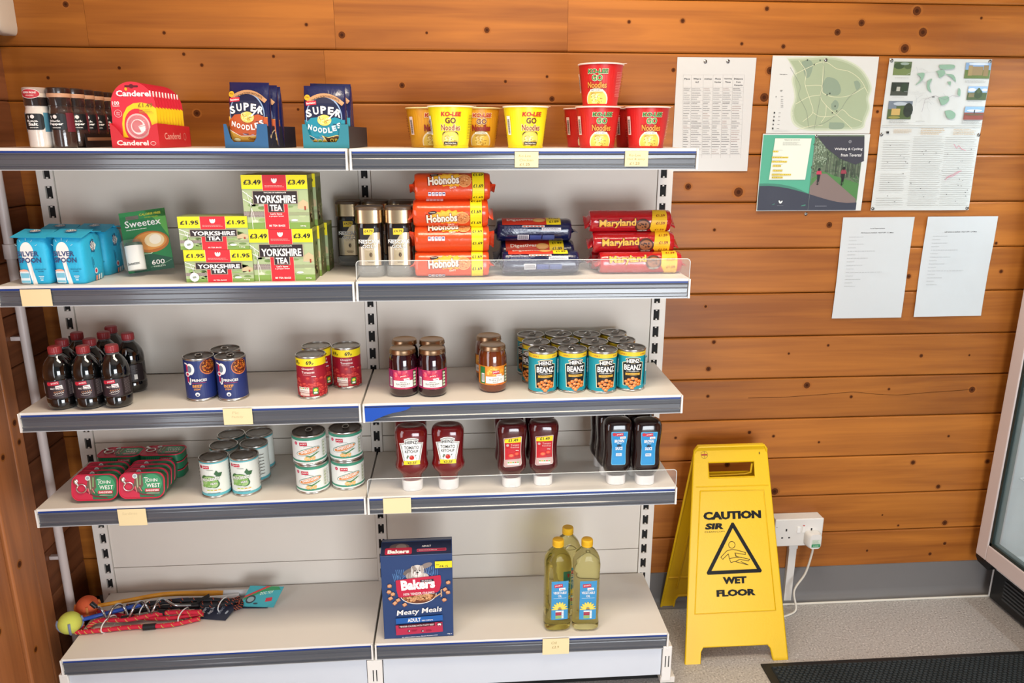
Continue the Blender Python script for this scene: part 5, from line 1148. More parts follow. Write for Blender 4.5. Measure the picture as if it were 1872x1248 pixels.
# ------------------------------------------------------------------ sweetener tablet cards in a red tray
def card():
    t = thing('sweetener_tablet_card', 'x', 'blister pack'); w, h = .098, .140; red = mat('#cf1f30', .35)
    ol = [(-w/2, 0), (w/2, 0), (w/2, .045), (w/2-.001, .075)]+[(w/2*math.cos(q)*.985, .088+.052*math.sin(q)) for q in [PI*i/16 for i in range(17)]]+[(-w/2+.001, .075), (-w/2, .045)]
    MB().prism(ol, 0, .0008, red).obj('card', t)
    a = Art(.00008); a.poly([(x*.995, z) for x, z in ol], '#d2283a')
    a.poly([(w/2*.99, .02), (w/2*.99, .083), (.036, .092), (.018, .096), (.0, .094), (-.014, .086), (-.024, .070), (-.028, .05), (-.028, .02)], '#efc81c'); a.ell(.006, .045, .0295, .038, '#d2283a', 26); a.rect(-.03, 0, .049, .021, '#d2283a')
    a.ell(.006, .045, .026, .0275, '#e6b8b4', 26); a.ell(.006, .0455, .0225, .0235, '#c83444', 24); a.ell(.006, .044, .0155, .0165, '#f0e4e0', 22); a.ell(.005, .045, .0125, .0135, '#c4202f', 20); a.poly([(.006, .045), (.019, .050), (.021, .036), (.012, .033)], '#f4efec'); a.line([(.008, .044), (.021, .047)], .0012, '#c4202f')
    a.rect(-.0145, .128, .0145, .132, '#5a0f18', .0018); a.same('ell', 0, .130, .005, .0045, '#5a0f18', 12); a.up()
    a.text('Canderel', .003, .1085, .0125, WHT, w=.074, bold=.03); a.ell(-.012, .124, .003, .0036, '#f0a81c', 10); a.text('100', -.037, .0905, .0075, WHT, w=.015, bold=.02); a.text('TABLETS', -.037, .0868, .0024, WHT, w=.015); a.ring(-.034, .072, .0078, .0009, '#f0c0c0', 16); a.text('ZERO', -.034, .0725, .003, '#f0c0c0', w=.008); a.text('CALS', -.034, .0685, .003, '#f0c0c0', w=.008)
    a.text('£1.49', .026, .0855, .0092, '#8a6a20', w=.031, bold=.01); a.lines(.012, .072, .043, .082, 3, '#b8962a')
    a.obj('print', t, front(0))
    b = MB(); b.lathe([(.0245, 0), (.0235, .004), (.020, .007), (.012, .0085)], mat('#f0d8d8', .05, alpha=.12, vary=0, spec=.8), 24); bo = b.obj('clear_blister', t, smooth=50); bo.rotation_euler = (PI/2, 0, 0); bo.location = (.006, -.0016, .045)
    return snapshot(t)
xl, xr = fx(203, 250, YT), fx(290, 250, YT); w = xr-xl; xc = (xl+xr)/2; d = .2
for k in range(60):
    y = YT+.02+k*.004; v = Vector((xr, y, 1.48))-CPOS; q = 936+FPX*v.dot(RGT)/v.dot(FWD)
    if q >= 348: d = y-YT; break
d = min(d, .25); redc = mat('#c4202c', .5)
t = thing('red_card_tray', 'red card display tray of sweetener tablet cards', 'display tray', on_shelf(xc, YT, 1)); th = .0012; h = .053
b = MB(); b.prism([(-w/2, 0), (w/2, 0), (w/2, h), (w/2-.006, h-.002)]+[(w/2-.006-.016*math.sin(q), h-.036+.034*math.cos(q)) for q in [PI/2*i/5 for i in range(1, 6)]][:4]+[(.012, .0175), (-.014, .0175), (-.024, .022), (-.032, .034), (-.040, h-.008), (-w/2, h)], 0, th, redc); ft = b.obj('front_flap', t)
for x in (-w/2, w/2-th): MB().prism([(th, 0), (d, 0), (d, h*.9), (d*.5, h*.95), (th, h)], x, x+th, redc, 'x').obj('side_panel', t)
MB().box(-w/2, w/2, d-th, d, 0, h*.9, redc).obj('back_panel', t); MB().box(-w/2+th, w/2-th, th, d-th, 0, th, redc).obj('tray_floor', t)
a = Art(); a.text('Canderel', -.006, .0055, .0110, '#f6dcd8', w=.068, bold=.03); a.ring(.038, .010, .0055, .0009, '#f6dcd8', 14, .004); a.obj('front_print', t, front(0)); a = Art(); a.text('Canderel', d*.42, .018, .015, '#e8a8a0', w=.105, bold=.01); a.ring(d*.80, .024, .008, .0012, '#e8a8a0', 14); a.obj('side_print', t, side(w/2))
t2 = card(); u_ = []
nc = 10
for i in range(nc):
    lab = 'red and yellow sweetener tablet card, '+('frontmost in the red tray' if i == 0 else 'rearmost in the red tray' if i == nc-1 else ('second', 'third', 'fourth', 'fifth', 'sixth', 'seventh', 'eighth', 'ninth')[i-1]+' from the front')
    put(t2, u_, on_shelf(xc-.002, YT+.014+i*(d-.022)/nc, 1)+Vector((0, 0, .0014)), 0, lab, 'sweetener tablet cards in the red tray', rot=(-.04, 0, 0))

# ------------------------------------------------------------------ salt and pepper grinders
def grinder(name, fill, lab, txt, capc_, band):
    t = thing(name, 'x', 'grinder'); R = .0245
    b = MB(); b.lathe([(.021, 0), (.0238, .001), (.0245, .004), (.0245, .072), (.0235, .078), (.0222, .082), (.0222, .088)], mat(fill, .12, coat=1.0, bscale=260, bump=.0006, vary=.25), 28); b.obj('glass_body', t, smooth=45)
    b = MB(); b.lathe([(.0228, .088), (.0235, .089), (.0232, .104), (.0228, .106)], mat('#2a2322', .1, coat=1, vary=0), 28, cap0=False); b.obj('grinder_neck', t, smooth=35)
    b = MB(); b.lathe([(.0236, .106), (.0240, .107), (.0240, .1135), (.0236, .1145)], mat(band, .4), 28); b.obj('cap_band', t, smooth=35); b = MB(); b.lathe([(.0238, .1145), (.0241, .116), (.0240, .1245), (.0225, .1265)], mat(capc_, .3, coat=.5), 28); b.obj('cap', t, smooth=35)
    a = Art(); a.rect(-.0215, .038, .0215, .072, '#15181a', .007); a.rect(.0215, .034, .042, .074, lab); a.same('rect', -.042, .034, -.0215, .074, lab); a.up()
    a.text('I', -.0095, .0615, .0065, WHT, w=.002, bold=.04); a.ell(-.0005, .0655, .0042, .0040, '#e4dcd8', 12); a.text('U', .0, .0612, .0055, WHT, w=.003); a.text(txt[0], -.002, .0545, .0045, WHT, w=.024, bold=.02); a.text(txt[1], -.001, .0465, .0068, WHT, w=.031 if len(txt[1]) > 4 else .020, bold=.04); a.text('GRINDER', 0, .0415, .0022, WHT, w=.018)
    a.obj('label', t, cyl(R+.0002), du=.005); return snapshot(t)
tp = grinder('pepper_grinder', '#3a2c28', '#6a2430', ('Black', 'Pepper'), '#2a1a14', '#c09070'); ts = grinder('salt_grinder', '#d8cfc6', '#4a7f92', ('Sea', 'Salt'), '#a8958a', '#c8b8a8')
up, us = [], []; YG = -.250
xs_ = fx(68, 200, YG); xp_ = fx(104, 200, YG); xp_ = max(xp_, xs_+.0495)
put(ts, us, on_shelf(xs_, YG, 1), .0, 'clear sea salt grinder at the left front corner', 'salt grinders on the top shelf')
g = 'black pepper grinders on the top shelf'; put(tp, up, on_shelf(xp_, YG, 1), -.1, 'black pepper grinder beside the salt grinder', g)
xg = xp_+.006
for i in range(6):
    y = YG+.055+i*.0495-.004
    if y > .045: break
    put(tp, up, on_shelf(xg, y, 1)+Vector((0, 0, .0008)), .55, 'black pepper grinder, %s in the row running back' % ('first', 'second', 'third', 'fourth', 'fifth', 'sixth')[i], g)
    if i < 5: put(tp, up, on_shelf(xg-.0500, y, 1)+Vector((0, 0, .0008)), .2, 'black pepper grinder, %s in the hidden left row' % ('first', 'second', 'third', 'fourth', 'fifth')[i], g)
bt = thing('black_card_tray', 'low black card tray round the pepper grinders', 'display tray', on_shelf(xg-.025, YG+.0245, 1)); bk = mat('#171316', .5)
for x0, x1, y0, y1, h in ((-.0515, -.0505, 0, .27, .030), (.0505, .0515, 0, .27, .030), (-.0515, .0515, .27, .271, .030)): MB().box(x0, x1, y0, y1, 0, h, bk).obj('tray_side', bt)
MB().box(-.0505, .0505, 0, .27, 0, .0006, bk).obj('tray_floor', bt)
a = Art(); a.rect(.01, .015, .262, .022, '#a87a5c'); a.ell(.155, .0165, .018, .013, '#b83228', 18); a.text('SALTPIC', .155, .0135, .006, '#e8b8a8', w=.024); a.obj('side_print', bt, side(.0515))
# film round the front pair with a red oval
a = Art(); a.ell(0, 0, .021, .0100, '#b02a34', 22); a.ring(0, 0, .0205, .0008, '#e8d8d4', 22, .0096); a.text('PEPPER FRONT', 0, .0005, .0038, WHT, w=.028); a.text('GRINDERS', 0, -.005, .0028, '#f0c0b8', w=.017)
k = link('oval_sticker', a.mesh('sticker', cyl(.0243, .1130), du=.005), None); k.parent = ts
# ================================================================== bottom shelf
# ------------------------------------------------------------------ dog food box
f = spot(766, 1165, 5); Yb = f.y
xl, xr = on_y(703, 1167, Yb).x, on_y(829, 1160, Yb).x
w = xr-xl; zt_ = on_y(694, 1017, Yb).z-f.z; ztop = on_y(697, 990, Yb+.05).z-f.z
t = thing('dog_food_box', 'navy dog food box with sloping top and yellow £4.15 sticker', 'box', ((xl+xr)/2, Yb, f.z+.0004), .012)
nb = mat('#27406f', .4, vary=.08); dk = mat('#131c38', .45)
b = MB(); b.prism([(0, 0), (.085, 0), (.085, zt_), (.05, ztop), (.046, ztop), (0, zt_)], -w/2, w/2, nb, 'x'); b.obj('carton', t, bevel=.001)
def bk(px, py):   # pixel on the box front -> local (u, v)
    p = on_y(px, py, Yb); return (p.x-(xl+xr)/2, p.z-f.z)
def bpx(zx, zy): return bk(670+zx/5.425, 960+zy/5.425)
a = Art(); H = zt_
a.rect(-w/2+.001, .001, w/2-.001, H-.001, '#27406f')
rb = random.Random(12); ZK = 1.34
for cx_, cy_ in ((315, 520), (345, 480), (640, 450), (680, 480)):
    u, v = bpx(cx_, cy_)
    for k in range(5): a.same('line', [(u-.010+k*.004, v-.010), (u-.014+k*.005, v+.012)], .0012, '#5f8fc4')
a.up(); u, v = bpx(515, 590); a.ell(u, v, .0500, .0400, '#5878ac', 30); a.ell(u, v, .048, .038, '#27406f', 30)
# long haired dog
i0 = len(a.L)
u, v = bpx(505, 455)
for (dx, dy, rx, ry, c, ro) in ((-.018, -.001, .011, .006, '#6f6460', .5), (.018, .012, .012, .0055, '#8c7f78', .35), (-.012, -.010, .011, .009, '#a89c94', 0), (.010, -.012, .012, .008, '#c9c0b8', 0), (0, 0, .0125, .0145, '#d8d0c8', 0), (-.007, .004, .006, .009, '#9a8d84', .2), (.007, .004, .0055, .009, '#b0a49a', -.2), (0, -.004, .007, .007, '#ece6e0', 0)): a.ell(u+dx, v+dy, rx, ry, c, 16, ro)
for q in range(24): x = rb.uniform(-.016, .016); a.same('line', [(u+x, v+rb.uniform(0, .012)), (u+x*1.15, v-rb.uniform(.002, .014))], .0007, rb.choice(['#f0ece6', '#8a7c74', '#c0b4aa']))
a.up(); a.blobs([(u-.0045, v+.0015, .0014, .0014), (u+.0045, v+.0015, .0014, .0014), (u, -.0025+v, .0024, .0017)], '#1c1614'); a.ell(u, v-.0062, .0016, .0008, '#a0505a', 8)
a.zoom(i0, u, v, ZK); i0 = len(a.L)
# bowl with chunks
u, v = bpx(515, 700); a.ell(u, v+.006, .036, .022, WHT, 30, a0=PI, a1=2*PI); a.ell(u, v+.006, .0345, .0205, '#6a3a22', 30, a0=PI, a1=2*PI)
a.blobs([(u+x, v+.006-abs(y), .0042, .0036) for x, y in [(rb.uniform(-.028, .028), rb.uniform(.001, .015)) for _ in range(44)] if (x/.032)**2+(y/.018)**2 < 1], '#c98a58', 8); a.blobs([(u+x, v+.007-abs(y), .0026, .0020) for x, y in [(rb.uniform(-.026, .026), rb.uniform(.001, .014)) for _ in range(34)] if (x/.03)**2+(y/.016)**2 < 1], '#e0aa78', 8)
a.zoom(i0, u, v+.006, ZK)
q1, q2, q3, q4 = bpx(290, 545), bpx(735, 495), bpx(725, 640), bpx(320, 710)
a.poly([q1, bpx(300, 540), bpx(500, 515), bpx(720, 492), q2, bpx(742, 560), q3, bpx(700, 660), bpx(500, 690), bpx(335, 712), q4, bpx(298, 640)], '#c22444')
i0 = len(a.L); u, v = bpx(515, 630); a.text('Bakers', u, v, .0225, '#fbf6f0', w=.0665, bold=.05, rot=.05); a.zoom(i0, u, v, ZK)
i0 = len(a.L); u, v = bpx(600, 547); a.rect(u-.013, v-.002, u+.013, v+.0035, '#2a2030', rot=.06); a.text('PURINA', u, v-.001, .0035, '#d8c8c8', w=.02, rot=.06); a.zoom(i0, u, v, ZK)
i0 = len(a.L); u, v = bpx(522, 682); a.text('100% TENDER CHUNKS', u, v, .0055, '#f2e4e0', w=.061, rot=.03, bold=.02); a.zoom(i0, u, v, ZK)
for zx, zy in ((230, 597), (225, 655), (262, 677), (240, 718), (315, 735), (283, 765), (380, 780), (810, 563), (778, 630), (808, 660), (772, 733)):
    u, v = bpx(zx, zy); a.same('rect', u-.0058, v-.0050, u+.0058, v+.0050, '#9a5e38', .0015, rb.uniform(-.4, .8)); a.up(); a.same('rect', u-.0048, v-.0030, u+.0048, v+.0048, '#d8a078', .0015, rb.uniform(-.4, .8))
a.up(); u, v = bpx(735, 680)
for k in range(6): a.same('ell', u-.001-k*.0030, v-.002*k+.003, .0034, .0015, '#d8a878', 8, 1.1)
for k in range(5): a.same('ell', u+.002, v-.004+.0045*k, .003, .0014, '#e0b488', 8, .9)
i0 = len(a.L); u, v = bpx(523, 880); a.text('Meaty Meals', u, v, .0150, '#f4f0ec', w=.089, bold=.015, rot=.06, shear=.18); a.zoom(i0, u, v, ZK)
i0 = len(a.L); u, v = bpx(525, 925); a.rect(u-.0465, v-.0060, u+.0465, v+.0065, '#1c5ca8', rot=.035); a.zoom(i0, u, v, ZK)
i0 = len(a.L); u, v = bpx(475, 947); a.text('ADULT', u, v, .0085, WHT, w=.026, bold=.03, rot=.03); a.text('100% COMPLETE', u+.026, v+.001, .0030, WHT, w=.022, rot=.03); a.zoom(i0, u, v, ZK)
i0 = len(a.L); u, v = bpx(525, 1010); a.rect(u-.0465, v-.0120, u+.0465, v+.0105, '#b82a4c', rot=.035); a.zoom(i0, u, v, ZK)
i0 = len(a.L); u, v = bpx(500, 990); a.rect(u-.036, v-.002, u+.036, v+.0055, '#5a1424', rot=.03); a.text('TENDER CHUNKS WITH TASTY BEEF', u, v-.0003, .0034, WHT, w=.068, rot=.03, bold=.01); a.zoom(i0, u, v, ZK)
i0 = len(a.L); u, v = bpx(723, 970); a.ell(u, v, .0055, .0038, '#2a1020', 14); a.ell(u, v, .0040, .0022, '#f0e4e0', 12); a.rects([(u-.003, v-.003, u-.0018, v), (u+.0018, v-.003, u+.003, v)], '#f0e4e0'); a.zoom(i0, u, v, ZK)
for zx in (422, 557): u, v = bpx(zx, 1035); a.same('ell', u, v, .0033, .0036, '#1c1420', 12); a.up(); a.same('ell', u+.0008, v, .0016, .0026, '#f0e4e0', 10)
for zx in (478, 620): u, v = bpx(zx, 1030); a.lines(u-.008, v-.003, u+.008, v+.003, 3, '#6a1830', seed=zx)
i0 = len(a.L); u, v = bpx(530, 1092); a.text('No added artificial colours, flavours & preservatives', u, v, .0026, WHT, w=.076, rot=.03, shear=.2); a.zoom(i0, u, v, 1.25); u, v = bpx(825, 1068); a.text('1kg e', u, v, .0035, WHT, w=.0125)
a.obj('front_print', t, front(0))
# sloping top print
sl = (ztop-zt_)/.046; nl = math.hypot(1, sl)
a = Art(); lw = .046*nl
a.rect(-w/2+.001, .001, w/2-.001, lw-.001, '#16213f'); a.ell(-.045, lw*.62, .026, lw*.26, '#5a4a48', 18); a.ell(-.040, lw*.6, .014, lw*.24, '#7a6c66', 16)
a.rect(-.082, .004, -.012, lw*.56, '#a8203c', .004); a.text('Bakers', -.047, lw*.16, lw*.26, WHT, w=.056, bold=.05); a.text('ADULT', .026, lw*.55, lw*.12, WHT, w=.024, bold=.02); a.rect(.001, lw*.22, .078, lw*.42, '#c8506a', .002); a.rect(.002, lw*.25, .077, lw*.39, '#8a1c38', .002); a.lines(.006, lw*.28, .055, lw*.36, 1, '#e8d8dc')
a.obj('top_print', t, lambda u, v, w_: (u, v/nl-w_*sl/nl, zt_+v*sl/nl+w_/nl))
a = Art(); (u0, v0), (u1, v1) = bpx(680, 418), bpx(874, 345); a.rect(u0, v0, min(u1, w/2), v1, '#f2dc28'); a.text('RRP', u0+.007, v0+.0085, .0028, '#5a4a10', w=.008); a.text('£4.15', (u0+u1)/2-.003, v0+.0022, .0058, '#4a4010', w=.022, bold=.01); a.obj('price_sticker', t, front(-.0040))

# ------------------------------------------------------------------ dog toys
def sp(px, py, h=0.0):
    z = shelf_z(5, -.6)+h
    for _ in range(3): p = on_z(px, py, z); z = shelf_z(5, p.x)+h
    return Vector((p.x, p.y, z))
def smoothpath(P, n=8):
    out = []; P = [Vector(p) for p in P]; Q = [P[0]*2-P[1]]+P+[P[-1]*2-P[-2]]
    for i in range(1, len(Q)-2):
        for k in range(n):
            t_ = k/n; a_, b_, c_, d_ = Q[i-1], Q[i], Q[i+1], Q[i+2]
            out.append(.5*((2*b_)+(c_-a_)*t_+(2*a_-5*b_+4*c_-d_)*t_*t_+(3*b_-a_-3*c_+d_)*t_**3))
    out.append(P[-1]); return out
def origin(root, pt):   # move a finished thing's empty to its base without moving its parts
    root.location = pt
    for c_ in kids(root): c_.location = Vector(c_.location)-Vector(pt)
def launcher(name, label, pts, rads, col, hpts, ballm, ball_at, ball_r, cupc):
    t = thing(name, label, 'dog toy')
    b = MB(); b.tube(smoothpath(pts), [rads[0]+(rads[1]-rads[0])*i/(len(smoothpath(pts))-1) for i in range(len(smoothpath(pts)))], col, 10); b.obj('arm', t, smooth=50)
    b = MB(); b.tube(smoothpath(hpts), .0095, mat('#d8dadc', .35), 10); b.obj('handle', t, smooth=50)
    # hemispherical cup: tines round the ball
    b = MB(); c0 = Vector(ball_at)
    for i in range(4):
        q = 2*PI*i/4+.4; b.tube([c0+Vector((ball_r*1.03*math.cos(q)*math.cos(e)*1.0, ball_r*1.03*math.sin(q)*math.cos(e), ball_r*1.03*math.sin(e)*.98)) for e in [-.95+.35*k for k in range(5)]], .0035, cupc, 6)
    b.lathe([(.006, -ball_r-.002), (.016, -ball_r*.86)], cupc, 12, tuple(c0), True, False)
    b.obj('cup', t, smooth=50)
    origin(t, Vector((c0.x, c0.y, c0.z-ball_r)))
    n = 20; bb = MB(); rr = []
    bb.lathe([(ball_r*math.sin(PI*k/12), -ball_r*math.cos(PI*k/12)) for k in range(1, 12)], ballm, 22, (0, 0, ball_r))
    bo = bb.obj('ball', None, smooth=60); bo.name = 'tennis_ball'; bo.location = (c0.x, c0.y, c0.z-ball_r)
    return t, bo
R_ = .030
p0 = sp(160, 1108, R_); p0.y = min(p0.y, -.05)
t, bo = launcher('ball_launcher', 'orange and yellow curved ball launcher lying at the back of the shelf', [p0+Vector((.025, .0, .0)), sp(235, 1097, .028), sp(300, 1086, .032), sp(370, 1084, .022), sp(408, 1084, .014)], (.0055, .0085), mat('#e09a28', .35), [sp(400, 1084, .013), sp(430, 1083, .012), sp(455, 1082, .012)], mat('#dd6238', .8, bump=.001, bscale=400), p0, R_, mat('#e0894a', .4))
tag(bo, 'orange rubber ball in the back launcher', 'ball')
p1 = sp(128, 1138, R_+.001)
t, bo = launcher('ball_launcher', 'blue ball launcher with a white handle lying in front of the orange one', [p1+Vector((.026, .012, .0)), sp(190, 1122, .024), sp(260, 1105, .028), sp(320, 1098, .020), sp(345, 1097, .013)], (.0055, .0080), mat('#2a4fa8', .35), [sp(338, 1097, .012), sp(400, 1094, .011), sp(437, 1090, .011)], mat('#c9cf5a', .9, bump=.001, bscale=400), p1, R_, mat('#7a86a0', .35))
tag(bo, 'yellow green tennis ball at the left shelf end', 'ball')
# corkscrew stake
t = thing('corkscrew_stake', 'shiny steel corkscrew tether stake with black tip among the dog leads', 'dog stake')
A0, A1 = sp(176, 1122, .040), sp(300, 1106, .040); ax = (A1-A0).normalized(); sd = ax.cross(Vector((0, 0, 1))).normalized(); up_ = Vector((0, 0, 1))
pts = [A0+(A1-A0)*(i/60)+(sd*math.cos(i/60*2*PI*3.1+2.2)+up_*math.sin(i/60*2*PI*3.1+2.2))*.0185 for i in range(61)]
MB().tube(pts+smoothpath([pts[-1], A1+ax*.03+up_*-.005, A1+ax*.07-up_*.012])[1:], .0036, mat('#b9bcc0', .18, metal=1.0), 8).obj('coil', t, smooth=60)
MB().tube([pts[0]-Vector((.002, 0, 0)), pts[0]+Vector((-.012, -.002, .014))], .0062, mat('#17181c', .4), 10).obj('rubber_tip', t, smooth=50)
origin(t, Vector((A0.x, A0.y, shelf_z(5, A0.x)+.0005)))
# rope leads
def rope(name, label, strands, cm, flk, ties, whips, base_r=.0062):
    t = thing(name, label, 'dog lead')
    for pts in strands:
        P = smoothpath(pts, 7); MB().tube(P, base_r, cm, 10).obj('rope', t, smooth=60)
        b = MB(); L_ = 0
        for i in range(0, len(P)-1, 2):
            d = (P[i+1]-P[i]).normalized(); n1_ = d.orthogonal().normalized(); n2_ = d.cross(n1_)
            for ph in (0, 2.1, 4.2):
                q = [P[i]+d*(.0075*k/4)+(n1_*math.cos(ph+k*.42)+n2_*math.sin(ph+k*.42))*(base_r+.0001) for k in range(5)]; b.tube(q, .0009, flk, 4)
        b.obj('fleck_yarn', t)['kind'] = 'stuff'
    for c_, r2 in ties:
        n1_ = Vector((1, -.3, 0)).normalized(); s1 = Vector((.3, 1, 0)).normalized()
        b = MB(); b.tube([c_+(s1*math.cos(q)*r2+up_*math.sin(q)*r2*.62) for q in [2*PI*k/16 for k in range(17)]], .0016, mat('#e8e6e2', .4), 6); b.obj('cable_tie', t, smooth=50)
    for a_, b_ in whips: MB().tube([a_, b_], base_r+.0022, mat('#151518', .45), 10).obj('rope_whipping', t, smooth=50)
    return t
rm_, rf = mat('#c8203a', .7, bump=.0006, bscale=300), mat('#c9b45a', .7)
S = [[sp(372, 1122, .012), sp(300, 1130, .012), sp(230, 1126, .012), sp(176, 1118, .012), sp(152, 1130, .010), sp(150, 1146, .008)],
     [sp(368, 1118, .026), sp(300, 1120, .024), sp(235, 1132, .020), sp(180, 1134, .018), sp(160, 1148, .008)],
     [sp(366, 1130, .008), sp(310, 1142, .008), sp(240, 1146, .008), sp(180, 1152, .008), sp(142, 1155, .008), sp(134, 1150, .010)]]
t = rope('rope_lead', 'red rope dog lead bundled with white cable ties in front', S, rm_, rf, [(sp(199, 1140, .014), .030), (sp(336, 1124, .016), .026)], [(sp(222, 1131, .020), sp(243, 1128, .021)), (sp(290, 1119, .0245), sp(303, 1119, .0245)), (sp(262, 1146, .008), sp(285, 1144, .008))])
origin(t, sp(250, 1144, .001))
bm_, bf = mat('#1a1a1e', .7, bump=.0006, bscale=300), mat('#b8553a', .7)
S = [[sp(228, 1120, .012), sp(280, 1112, .022), sp(350, 1106, .024), sp(405, 1104, .020), sp(436, 1098, .014), sp(440, 1106, .010), sp(428, 1112, .008)],
     [sp(232, 1108, .026), sp(300, 1100, .032), sp(370, 1096, .030), sp(420, 1098, .020), sp(437, 1094, .014)]]
t = rope('rope_lead', 'black rope dog lead with orange flecks lying behind the red one', S, bm_, bf, [(sp(268, 1112, .020), .030), (sp(408, 1104, .016), .026)], [(sp(330, 1108, .0245), sp(365, 1106, .0245))], .0068)
MB().box(-.018, .018, -.005, .005, 0, .003, mat('#17181a', .5)).obj('velcro_tab', t, loc=sp(372, 1094, .042), rot=(.3, -.35, .3))
origin(t, sp(330, 1112, .001))
# swing cards
def swing(name, label, pxs, th_, colr, fnart):
    P = [sp(*q) for q in pxs]     # corners: left-front, right-front, right-back, left-back (pixel x, y, height)
    o_ = P[0]; ux = (P[1]-P[0]); uy = (P[3]-P[0]); W_, H_ = ux.length, uy.length; ux.normalize(); uy.normalize(); nn = ux.cross(uy).normalized()
    t = thing(name, label, 'card tag', tuple(o_))
    def fn(u, v, w_): return tuple(ux*u+uy*v+nn*(w_))
    b = MB(); b.loft([[fn(0, 0, z), fn(W_, 0, z), fn(W_, H_, z), fn(0, H_, z)] for z in (0, .0012)], colr); b.obj('card', t)
    a = Art(); fnart(a, W_, H_); a.obj('print', t, lambda u, v, w_: fn(u, v, w_+.0013)); return t
def slip(a, W_, H_):
    a.rect(0, 0, W_, H_, '#2a3145'); a.text('Dog Slip', W_*.40, H_*.62, W_*.11, '#e8ecf0', w=H_*.62, rot=-PI/2+.0, al='c'); a.text('Lead', W_*.24, H_*.55, W_*.10, '#e8ecf0', w=H_*.34, rot=-PI/2); a.text('LIVING', W_*.66, H_*.6, W_*.08, '#a8b4c4', w=H_*.5, rot=-PI/2); a.ell(W_*.88, H_*.5, W_*.03, H_*.12, '#b8c4d0', 10)
swing('slip_lead_card', 'navy card tag of the red slip lead lying on the shelf', ((343, 1129, .0015), (412, 1134, .0015), (420, 1105, .010), (366, 1102, .010)), .001, mat('#2a3145', .5), slip)
swing('lead_card', 'navy card tag half hidden under the teal one', ((420, 1112, .0015), (489, 1111, .0015), (487, 1103, .0015), (425, 1103, .0015)), .001, mat('#222a3c', .5), lambda a, W_, H_: a.rect(0, 0, W_, H_, '#262d40'))
def teal(a, W_, H_):
    a.poly([(0, H_*.15), (W_*.2, 0), (W_*.75, 0), (W_, H_*.35), (W_, H_*.7), (W_*.85, H_), (W_*.5, H_), (0, H_*.5)], '#3aa0a8'); a.poly([(0, H_*.5), (W_*.5, H_), (W_*.85, H_), (W_*.95, H_*.85), (W_*.5, H_*.75), (.002, H_*.3)], '#2f8a54'); a.poly([(0, H_*.5), (W_*.5, H_), (W_*.62, H_), (0, H_*.4)], '#c03a3a')
    a.ell(W_*.22, H_*.35, W_*.14, H_*.2, '#2a3a40', 14); a.ell(W_*.22, H_*.35, W_*.1, H_*.13, '#8aa0a0', 12); a.text('DOG TOY', W_*.60, H_*.62, H_*.14, '#c8e8c8', w=W_*.36, rot=.2); a.rect(W_*.66, H_*.28, W_*.84, H_*.46, '#c22a3a', rot=.2); a.ell(W_*.42, H_*.16, W_*.07, H_*.04, '#2a4048', 10)
swing('toy_card', 'teal, green and red curved card tag propped against the back panel', ((438, 1108, .002), (500, 1110, .003), (519, 1078, .040), (458, 1070, .050)), .001, mat('#3a9aa2', .5), teal)

# ================================================================== handwritten price cards on the shelf edges
pc = mat('#eed9a8', .6, vary=.03)
def price(lv, bay, px0, py0, px1, py1, label, lines_):
    D = DY[lv]+.0052; p0, p1 = on_y(px0, py0, -D), on_y(px1, py1, -D); W_, H_ = p1.x-p0.x, p0.z-p1.z
    t = thing('price_card', label, 'price card', (p0.x, -D, p1.z))
    MB().box(0, W_, -.0006, 0, 0, H_, pc).obj('card', t)
    a = Art()
    for i, (s_, k) in enumerate(lines_): a.text(s_, W_*(.42+.06*(i % 2)), H_*(.66-.27*i), H_*.16, k, w=min(W_*.75, len(s_)*.0042+.002), bold=-.005, shear=.15)
    if lines_: a.obj('handwriting', t, front(-.0007))
    return t
pk_ = '#cdb98a'; dk_ = '#a8965c'
price(1, 1, 941, 277, 984, 306, 'cream handwritten price card under the lone yellow pot', (('Ko-Lee', dk_), ('Chicken', dk_), ('£1.25', '#8a7440')))
price(1, 1, 1143, 276, 1184, 304, 'cream handwritten price card under the red noodle pots', (('Ko-Lee', dk_), ('Hot & spicy', dk_), ('£1.25', '#8a7440')))
price(2, 0, 36, 529, 97, 559, 'blank cream price card under the sugar bags', ())
price(3, 0, 407, 747, 463, 775, 'cream price card with faint writing under the stew cans', (('Pie', pk_), ('Family', pk_)))
price(4, 0, 214, 931, 270, 959, 'cream price card under the sardine tins', (('Sardines', '#dcc698'),))
price(4, 1, 700, 911, 752, 937, 'tan price card under the left ketchup bottle', (('', pk_),)[:0])
price(5, 1, 992, 1168, 1040, 1194, 'cream price card under the cooking oil bottles', (('Oil', dk_), ('£2.9', dk_)))

